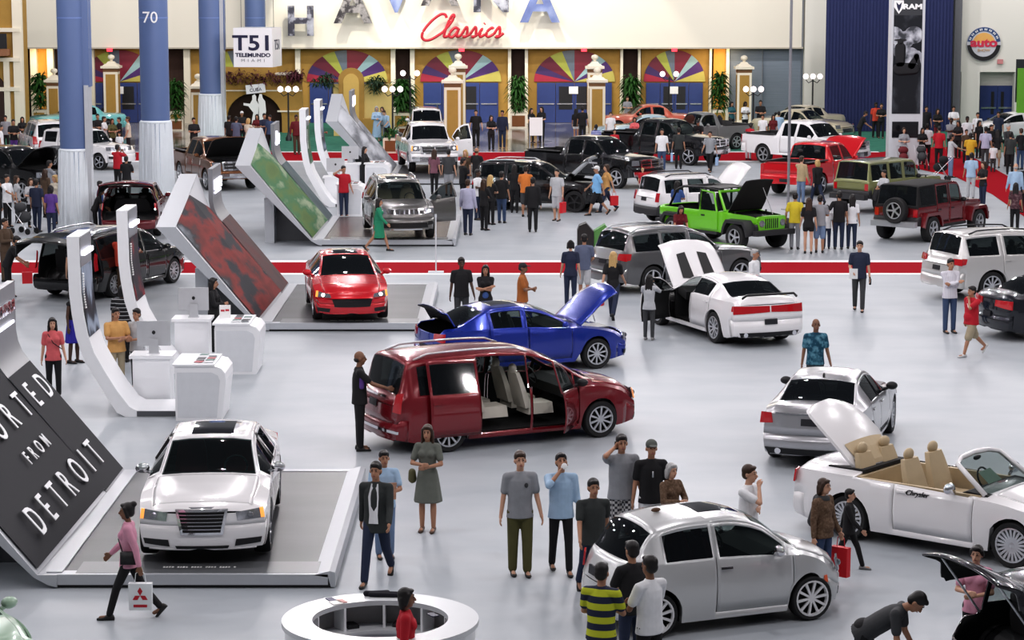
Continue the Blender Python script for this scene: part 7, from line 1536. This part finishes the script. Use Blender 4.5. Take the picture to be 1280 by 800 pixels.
person(720, 178, 160, 'woman in dark top and white shorts left of the nearer ochre pillar', 'black', 'white', 'relax', 1.64, ('long', 'black'), 'tan', 1, kind='mini'); person(728, 179, 170, 'man in black close to the nearer ochre pillar', 'black', 'black', 'relax', 1.78, ('short', 'black'), 'tan')
# around the black SUV
for a in [(543, 243, 165, 'woman in mauve top in front of the facing white pickup', 'mauve', 'black', 'relax', 1.7, ('long', 'brown'), 'light', 1), (561, 245, 170, 'man in dark tee and grey shorts in front of the facing white pickup', 'darkgrey', 'grey', 'relax', 1.76, ('short', 'black'), 'light', 0, 'short', 'shirt', 'shorts'), (579, 258, 120, 'man in black holding something red near the white pickup door', 'black', 'black', 'hold', 1.74, ('short', 'black'), 'tan'),
          (582, 242, -20, 'woman with light brown hair behind the man in black', 'brown', 'darkdenim', 'stand', 1.66, ('long', 'blonde'), 'light', 1), (596, 243, 150, 'man in black tee with shaved head near the black sport utility vehicle', 'black', 'darkgrey', 'hold', 1.76, ('bald', 'brown'), 'tan'),
          (585, 294, 165, 'man in lavender shirt and jeans seen from behind', 'lavender', 'darkdenim', 'relax', 1.80, ('short', 'brown'), 'light', 0, 'long'), (597, 275, 60, 'man in white tee behind the man in lavender shirt', 'white', 'darkdenim', 'hold', 1.72, ('short', 'black'), 'dark'), (605, 288, 140, 'woman in black with auburn hair near the man in lavender', 'black', 'black', 'hold', 1.68, ('long', 'brown'), 'light', 1, 'long'),
          (613, 281, 150, 'woman in black with light brown hair facing the black sport utility vehicle', 'black', 'black', 'hold', 1.66, ('long', 'blonde'), 'light', 1), (627, 279, 165, 'man in black tee and jeans by the black sport utility vehicle', 'black', 'denim', 'onehip', 1.74, ('short', 'black'), 'tan'), (643, 266, 175, 'woman in white and black with long black hair by the car side', 'black', 'black', 'relax', 1.68, ('long', 'black'), 'light', 1),
          (657, 271, 170, 'man in bright orange tee and black shorts', 'orange', 'darkgrey', 'hold', 1.76, ('short', 'black'), 'tan', 0, 'short', 'shirt', 'shorts'), (666, 290, 178, 'man in black suit seen from behind', 'black', 'black', 'stand', 1.78, ('short', 'black'), 'tan', 0, 'long', 'coat')]: person(*a)
person(696, 276, -25, 'young man in grey tee and light shorts with a red bag', 'lightgrey', 'lightgrey', 'relax', 1.76, ('short', 'black'), 'light', kind='shorts', extra=bagf(RB, 'red plastic bag carried by the young man in grey tee', 'L', .34, .36)); person(746, 269, -80, 'man in bright blue tee, white cap and black shorts', 'skyblue', 'black', 'walk', 1.76, ('cap', 'capwhite'), 'tan', kind='shorts', wide=1.1)
person(758, 265, -70, 'woman in peach top behind the man in the white cap', 'peach', 'darkdenim', 'walk', 1.72, ('bob', 'brown'), 'light', 1, extra=bagf(RB, 'red bag carried by the woman in peach top', 'L', .28, .34))
for a in [(827, 214, 0, 'man in white tee and jeans before the farther black pickup', 'white', 'denim', 'relax', 1.78, ('short', 'black'), 'tan'), (803, 247, 0, 'child in red behind the white boxy sport utility vehicle', 'red', 'red', 'stand', 1.1, ('short', 'blonde'), 'light'),
          (745, 201, 170, 'person in blue striped tee at the bed of the farther black pickup', 'bluestripe', 'black', 'stand', 1.6, ('short', 'black'), 'dark'), (768, 203, 10, 'boy in red tee at the bed of the farther black pickup', 'red', 'black', 'stand', 1.45, ('short', 'black'), 'tan'), (763, 184, 10, 'man in white tee behind the bed of the farther black pickup', 'white', 'grey', 'stand', 1.66, ('short', 'brown'), 'light'),
          (793, 190, 0, 'woman in pink top behind the farther black pickup', 'coral', 'coral', 'hold', 1.6, ('bob', 'black'), 'tan', 1), (784, 160, 10, 'man in grey tee by the palm before the blue doors', 'grey', 'black', 'hold', 1.66, ('short', 'brown'), 'light'), (874, 195, -20, 'man in black tee and cap by the nose of the farther black pickup', 'black', 'black', 'lean', 1.7, ('cap', 'cap'), 'tan'),
          (914, 168, 30, 'woman in teal top before the steel shutter', 'teal', 'black', 'hold', 1.66, ('long', 'black'), 'tan', 1), (931, 169, 20, 'woman in white top before the steel shutter', 'white', 'black', 'hold', 1.7, ('bob', 'black'), 'dark', 1), (950, 170, 0, 'man in black with folded hands before the steel shutter', 'black', 'black', 'hold', 1.8, ('short', 'black'), 'tan'),
          (935, 200, 150, 'woman in red tee at the tail of the white pickup', 'red', 'white', 'lean', 1.68, ('short', 'black'), 'dark', 1), (973, 183, 170, 'man in pale blue shirt behind the white pickup bed', 'lightblue', 'black', 'hold', 1.66, ('short', 'black'), 'tan'), (953, 186, -20, 'person in white tee behind the white pickup tailgate', 'white', 'black', 'stand', 1.6, ('short', 'black'), 'tan'), (966, 186, 10, 'woman in dark red behind the white pickup bed', 'darkred', 'black', 'stand', 1.6, ('long', 'black'), 'tan', 1),
          (1094, 172, 10, 'man in orange red tee near the rightmost ochre pillar', 'orangered', 'black', 'relax', 1.76, ('short', 'black'), 'dark'), (1101, 173, -10, 'woman in black right of the man in orange red tee', 'black', 'black', 'hold', 1.74, ('short', 'black'), 'tan', 1), (1074, 182, 90, 'person in black bending behind the raised red hood', 'black', 'black', 'lean', 1.7, ('short', 'black'), 'tan')]: person(*a)
person(848, 211, 175, 'man in dark brown tee with white and blue bags before the black pickup', 'charcoal', 'black', 'relax', 1.74, ('short', 'black'), 'tan', extra=bagf(BB, 'blue and white bag beside the man in dark brown tee', 'L', .3, .36)); person(887, 215, -15, 'man in checked shirt walking with a blue bag', 'plaidshirt', 'black', 'walk', 1.76, ('short', 'black'), 'tan', extra=bagf(BB, 'blue bag carried by the man in checked shirt', 'L', .26, .34))
person(848, 322, 10, 'person in dark top standing by the lime off-roader', 'darkred', 'black', 'lean', 1.62, ('long', 'black'), 'tan', 1); person(846, 290, 150, 'woman in blue top with long hair between the lime and white cars', 'blue', 'blue', 'hold', 1.66, ('long', 'black'), 'tan', 1)
# by the red pickup and off-roaders
for a in [(1001, 255, 140, 'man in tan jacket and light jeans beside the red pickup', 'tan', 'ltdenim', 'reachL', 1.74, ('short', 'brown'), 'light', 0, 'long'), (1021, 256, -160, 'blonde woman in black top and jeans beside the red pickup', 'black', 'darkdenim', 'walk', 1.68, ('bob', 'blonde'), 'light', 1, 'long'),
          (993, 312, 165, 'man in yellow tee and grey trousers, leftmost of the row of friends', 'yellow', 'grey', 'pockets', 1.74, ('short', 'black'), 'tan'), (1010, 317, 172, 'woman in black shorts with long hair in the row of friends', 'black', 'black', 'relax', 1.68, ('long', 'brown'), 'light', 1, 'short', 'shirt', 'mini'), (1024, 316, 170, 'man in grey tee and denim shorts in the row of friends', 'grey', 'ltdenim', 'hold', 1.74, ('short', 'black'), 'tan', 0, 'short', 'shirt', 'shorts'),
          (1033, 311, 175, 'boy in white tee in the row of friends', 'white', 'darkdenim', 'stand', 1.34, ('short', 'black'), 'tan'), (1048, 312, 178, 'man in black shirt and jeans in the row of friends', 'black', 'darkdenim', 'onehip', 1.78, ('short', 'black'), 'tan'), (1064, 311, 180, 'woman in white blouse, rightmost in the row of friends', 'white', 'darkdenim', 'relax', 1.66, ('long', 'black'), 'tan', 1),
          (1104, 275, -60, 'person in grey tee standing between the two parked off-roaders', 'lightgrey', 'darkgrey', 'hold', 1.7, ('short', 'black'), 'tan')]: person(*a)
# right crowd
RX = 'in the crowd right of the dark banner tower'
for a in [(1129, 208, 0, 'woman in grey top behind the red stroller', 'grey', 'black', 'hold', 1.66, ('bun', 'brown'), 'light', 1), (1152, 206, 10, 'woman with black hair behind the dark stroller', 'black', 'black', 'hold', 1.6, ('long', 'black'), 'tan', 1), (1158, 204, 170, 'person in white tee ' + RX, 'white', 'black', 'hold', 1.72, ('short', 'black'), 'tan'), (1173, 210, 170, 'man in dark red tee and cap ' + RX, 'red', 'black', 'relax', 1.78, ('capback', 'cap'), 'tan'),
          (1157, 178, 0, 'man in black at the foot of the navy curtain', 'black', 'black', 'stand', 1.76, ('short', 'black'), 'tan'), (1171, 180, 10, 'second person in black at the foot of the navy curtain', 'black', 'darkred', 'hold', 1.7, ('long', 'black'), 'tan', 1), (1191, 178, 0, 'man in white polo before the grey pier', 'white', 'black', 'hold', 1.76, ('short', 'black'), 'tan'), (1188, 196, -20, 'man in grey tee with arms folded ' + RX, 'grey', 'black', 'crossed', 1.74, ('short', 'black'), 'dark'),
          (1197, 198, -40, 'woman in black beside the man with folded arms', 'black', 'black', 'hold', 1.68, ('long', 'black'), 'tan', 1), (1188, 222, 100, 'man in grey tee and light jeans pushing a stroller', 'lightgrey', 'ltdenim', 'reach', 1.76, ('short', 'black'), 'tan'), (1208, 194, 0, 'man in white shirt and tie ' + RX, 'white', 'black', 'relax', 1.76, ('short', 'black'), 'dark'), (1207, 205, 10, 'boy in brown top before the man in shirt and tie', 'brown', 'black', 'stand', 1.5, ('short', 'black'), 'tan'),
          (1212, 219, 160, 'man in golden yellow tee ' + RX, 'gold', 'navy', 'hold', 1.74, ('short', 'black'), 'dark'), (1223, 198, 30, 'woman in black with long hair before the blue doors at right', 'black', 'black', 'stand', 1.7, ('long', 'black'), 'tan', 1), (1231, 210, 170, 'man in lavender blue shirt before the blue doors at right', 'lavender', 'darkgrey', 'relax', 1.76, ('short', 'black'), 'tan'), (1238, 204, 30, 'person in black by the man in lavender blue shirt', 'black', 'grey', 'hold', 1.68, ('short', 'black'), 'tan'),
          (1246, 210, 160, 'woman in black top and pale shorts ' + RX, 'black', 'khaki', 'relax', 1.64, ('long', 'black'), 'tan', 1, 'short', 'shirt', 'shorts'), (1241, 215, 170, 'child in white by the woman in pale shorts', 'white', 'darkgrey', 'stand', 1.2, ('short', 'black'), 'tan'), (1259, 208, 30, 'man in dark grey with grey hair ' + RX, 'darkgrey', 'black', 'hold', 1.8, ('short', 'grey'), 'light', 0, 'long', 'coat'), (1262, 218, 165, 'tall man in charcoal with back turned ' + RX, 'charcoal', 'black', 'stand', 1.74, ('short', 'black'), 'tan'),
          (1275, 212, -160, 'woman in black at the right edge of the crowd', 'black', 'denim', 'hold', 1.74, ('short', 'brown'), 'light', 1), (1213, 249, 170, 'man in light blue tee near the front of the dark red off-roader', 'lightblue', 'lightgrey', 'relax', 1.72, ('short', 'black'), 'tan'), (1228, 260, -60, 'woman in black with long brown hair near the dark red off-roader', 'black', 'darkdenim', 'hold', 1.66, ('long', 'brown'), 'light', 1),
          (1268, 268, 175, 'man in pale blue shirt at the right edge', 'lightblue', 'khaki', 'relax', 1.78, ('bald', 'grey'), 'light', 0, 'long'), (1268, 290, 170, 'girl in dark floral top at the right edge', 'floral', 'black', 'relax', 1.6, ('long', 'black'), 'tan', 1), (1281, 266, -160, 'man in black tee cut by the right edge', 'black', 'black', 'relax', 1.76, ('short', 'brown'), 'light'), (1221, 186, 10, 'man in white shirt close to the blue doors at right', 'white', 'black', 'stand', 1.7, ('short', 'black'), 'tan'), (1247, 186, -20, 'man in navy jacket by the white coupe', 'navy', 'black', 'stand', 1.74, ('short', 'black'), 'tan')]: person(*a)
stroller(1129, 213, 0, 'baby stroller in pinkish red before the woman in grey top', CLOTH['darkred']); stroller(1152, 212, 5, 'dark baby stroller beside the red one', CLOTH['darkgrey']); stroller(1175, 226, -90, 'black baby stroller pushed by the man in grey tee', CLOTH['black'])
# ================================================================ LIGHT, CAMERA
w = bpy.data.worlds.new('hall_air'); bpy.context.scene.world = w; w.use_nodes = True; nt = w.node_tree
bg = nt.nodes['Background']; tc = nt.nodes.new('ShaderNodeTexCoord'); sp_ = nt.nodes.new('ShaderNodeSeparateXYZ'); cr = nt.nodes.new('ShaderNodeValToRGB')
nt.links.new(tc.outputs['Generated'], sp_.inputs[0]); nt.links.new(sp_.outputs[2], cr.inputs[0]); nt.links.new(cr.outputs[0], bg.inputs[0])
e = cr.color_ramp.elements; e[0].position = 0; e[0].color = (.60, .61, .65, 1); e[1].position = .45; e[1].color = (.17, .18, .21, 1); bg.inputs[1].default_value = WORLD_S
rl = random.Random(3); lx = 0
for iy in range(9):
    for ix in range(6):
        la = bpy.data.lights.new('ceiling_lamp', 'POINT'); la.energy = LAMP_E; la.shadow_soft_size = .18; la.color = (1, .95, .97)
        o = bpy.data.objects.new('ceiling_lamp', la); C.objects.link(o); o.location = (-27 + ix * 10.5 + rl.uniform(-1.5, 1.5), 22 + iy * 12.0 + rl.uniform(-2, 2), 15.5)
for x, y, z, e_ in ((-6, 138, 1.0, 0), ):
    pass
# warm wall washers under the overhang
for i, x in enumerate((53, 175, 300, 434, 576, 718, 843, 899)):
    la = bpy.data.lights.new('wall_washer', 'AREA'); la.energy = 6 if x not in (53, 899) else 40; la.size = 1.5; la.color = (1, .72, .42)
    p = WY(x, 66, YW - .3); o = bpy.data.objects.new('wall_washer', la); C.objects.link(o); o.location = (p.x, p.y, p.z - .1); o.rotation_euler = (radians(35), 0, 0)
# letter spot lights from the left
for x in (430, 560, 690):
    p = WY(x - 35, -60, YW - 5); la = bpy.data.lights.new('sign_spot', 'SPOT'); la.energy = 1700; la.spot_size = radians(70); la.shadow_soft_size = .1; la.color = (1, .93, .8)
    o = bpy.data.objects.new('sign_spot', la); C.objects.link(o); o.location = p + Vector((0, 0, 2)); tg = WY(x + 10, 20, YW); d = tg - o.location; o.rotation_euler = d.to_track_quat('-Z', 'Y').to_euler()
for x0 in (-36, -14, 8, 30):  # added fill lights that brighten the back wall, not hall fixtures
    la = bpy.data.lights.new('added_wall_fill', 'AREA'); la.shape = 'RECTANGLE'; la.size = 18; la.size_y = .6; la.energy = 360; la.color = (1, .96, .88); o = bpy.data.objects.new('added_wall_fill', la); C.objects.link(o); o.location = (x0, YW - 11, 14.5); o.rotation_euler = (radians(52), 0, 0)
cam = bpy.data.cameras.new('camera'); co = bpy.data.objects.new('camera', cam); C.objects.link(co); bpy.context.scene.camera = co
co.location = (0, 0, HC); co.rotation_euler = (pi / 2 - TH, 0, 0); cam.sensor_fit = 'HORIZONTAL'; cam.sensor_width = 36; cam.lens = F / 1280 * 36; cam.clip_end = 400
sc = bpy.context.scene; sc.view_settings.view_transform = 'Standard'; sc.view_settings.look = 'Medium High Contrast'; sc.view_settings.exposure = EXPO
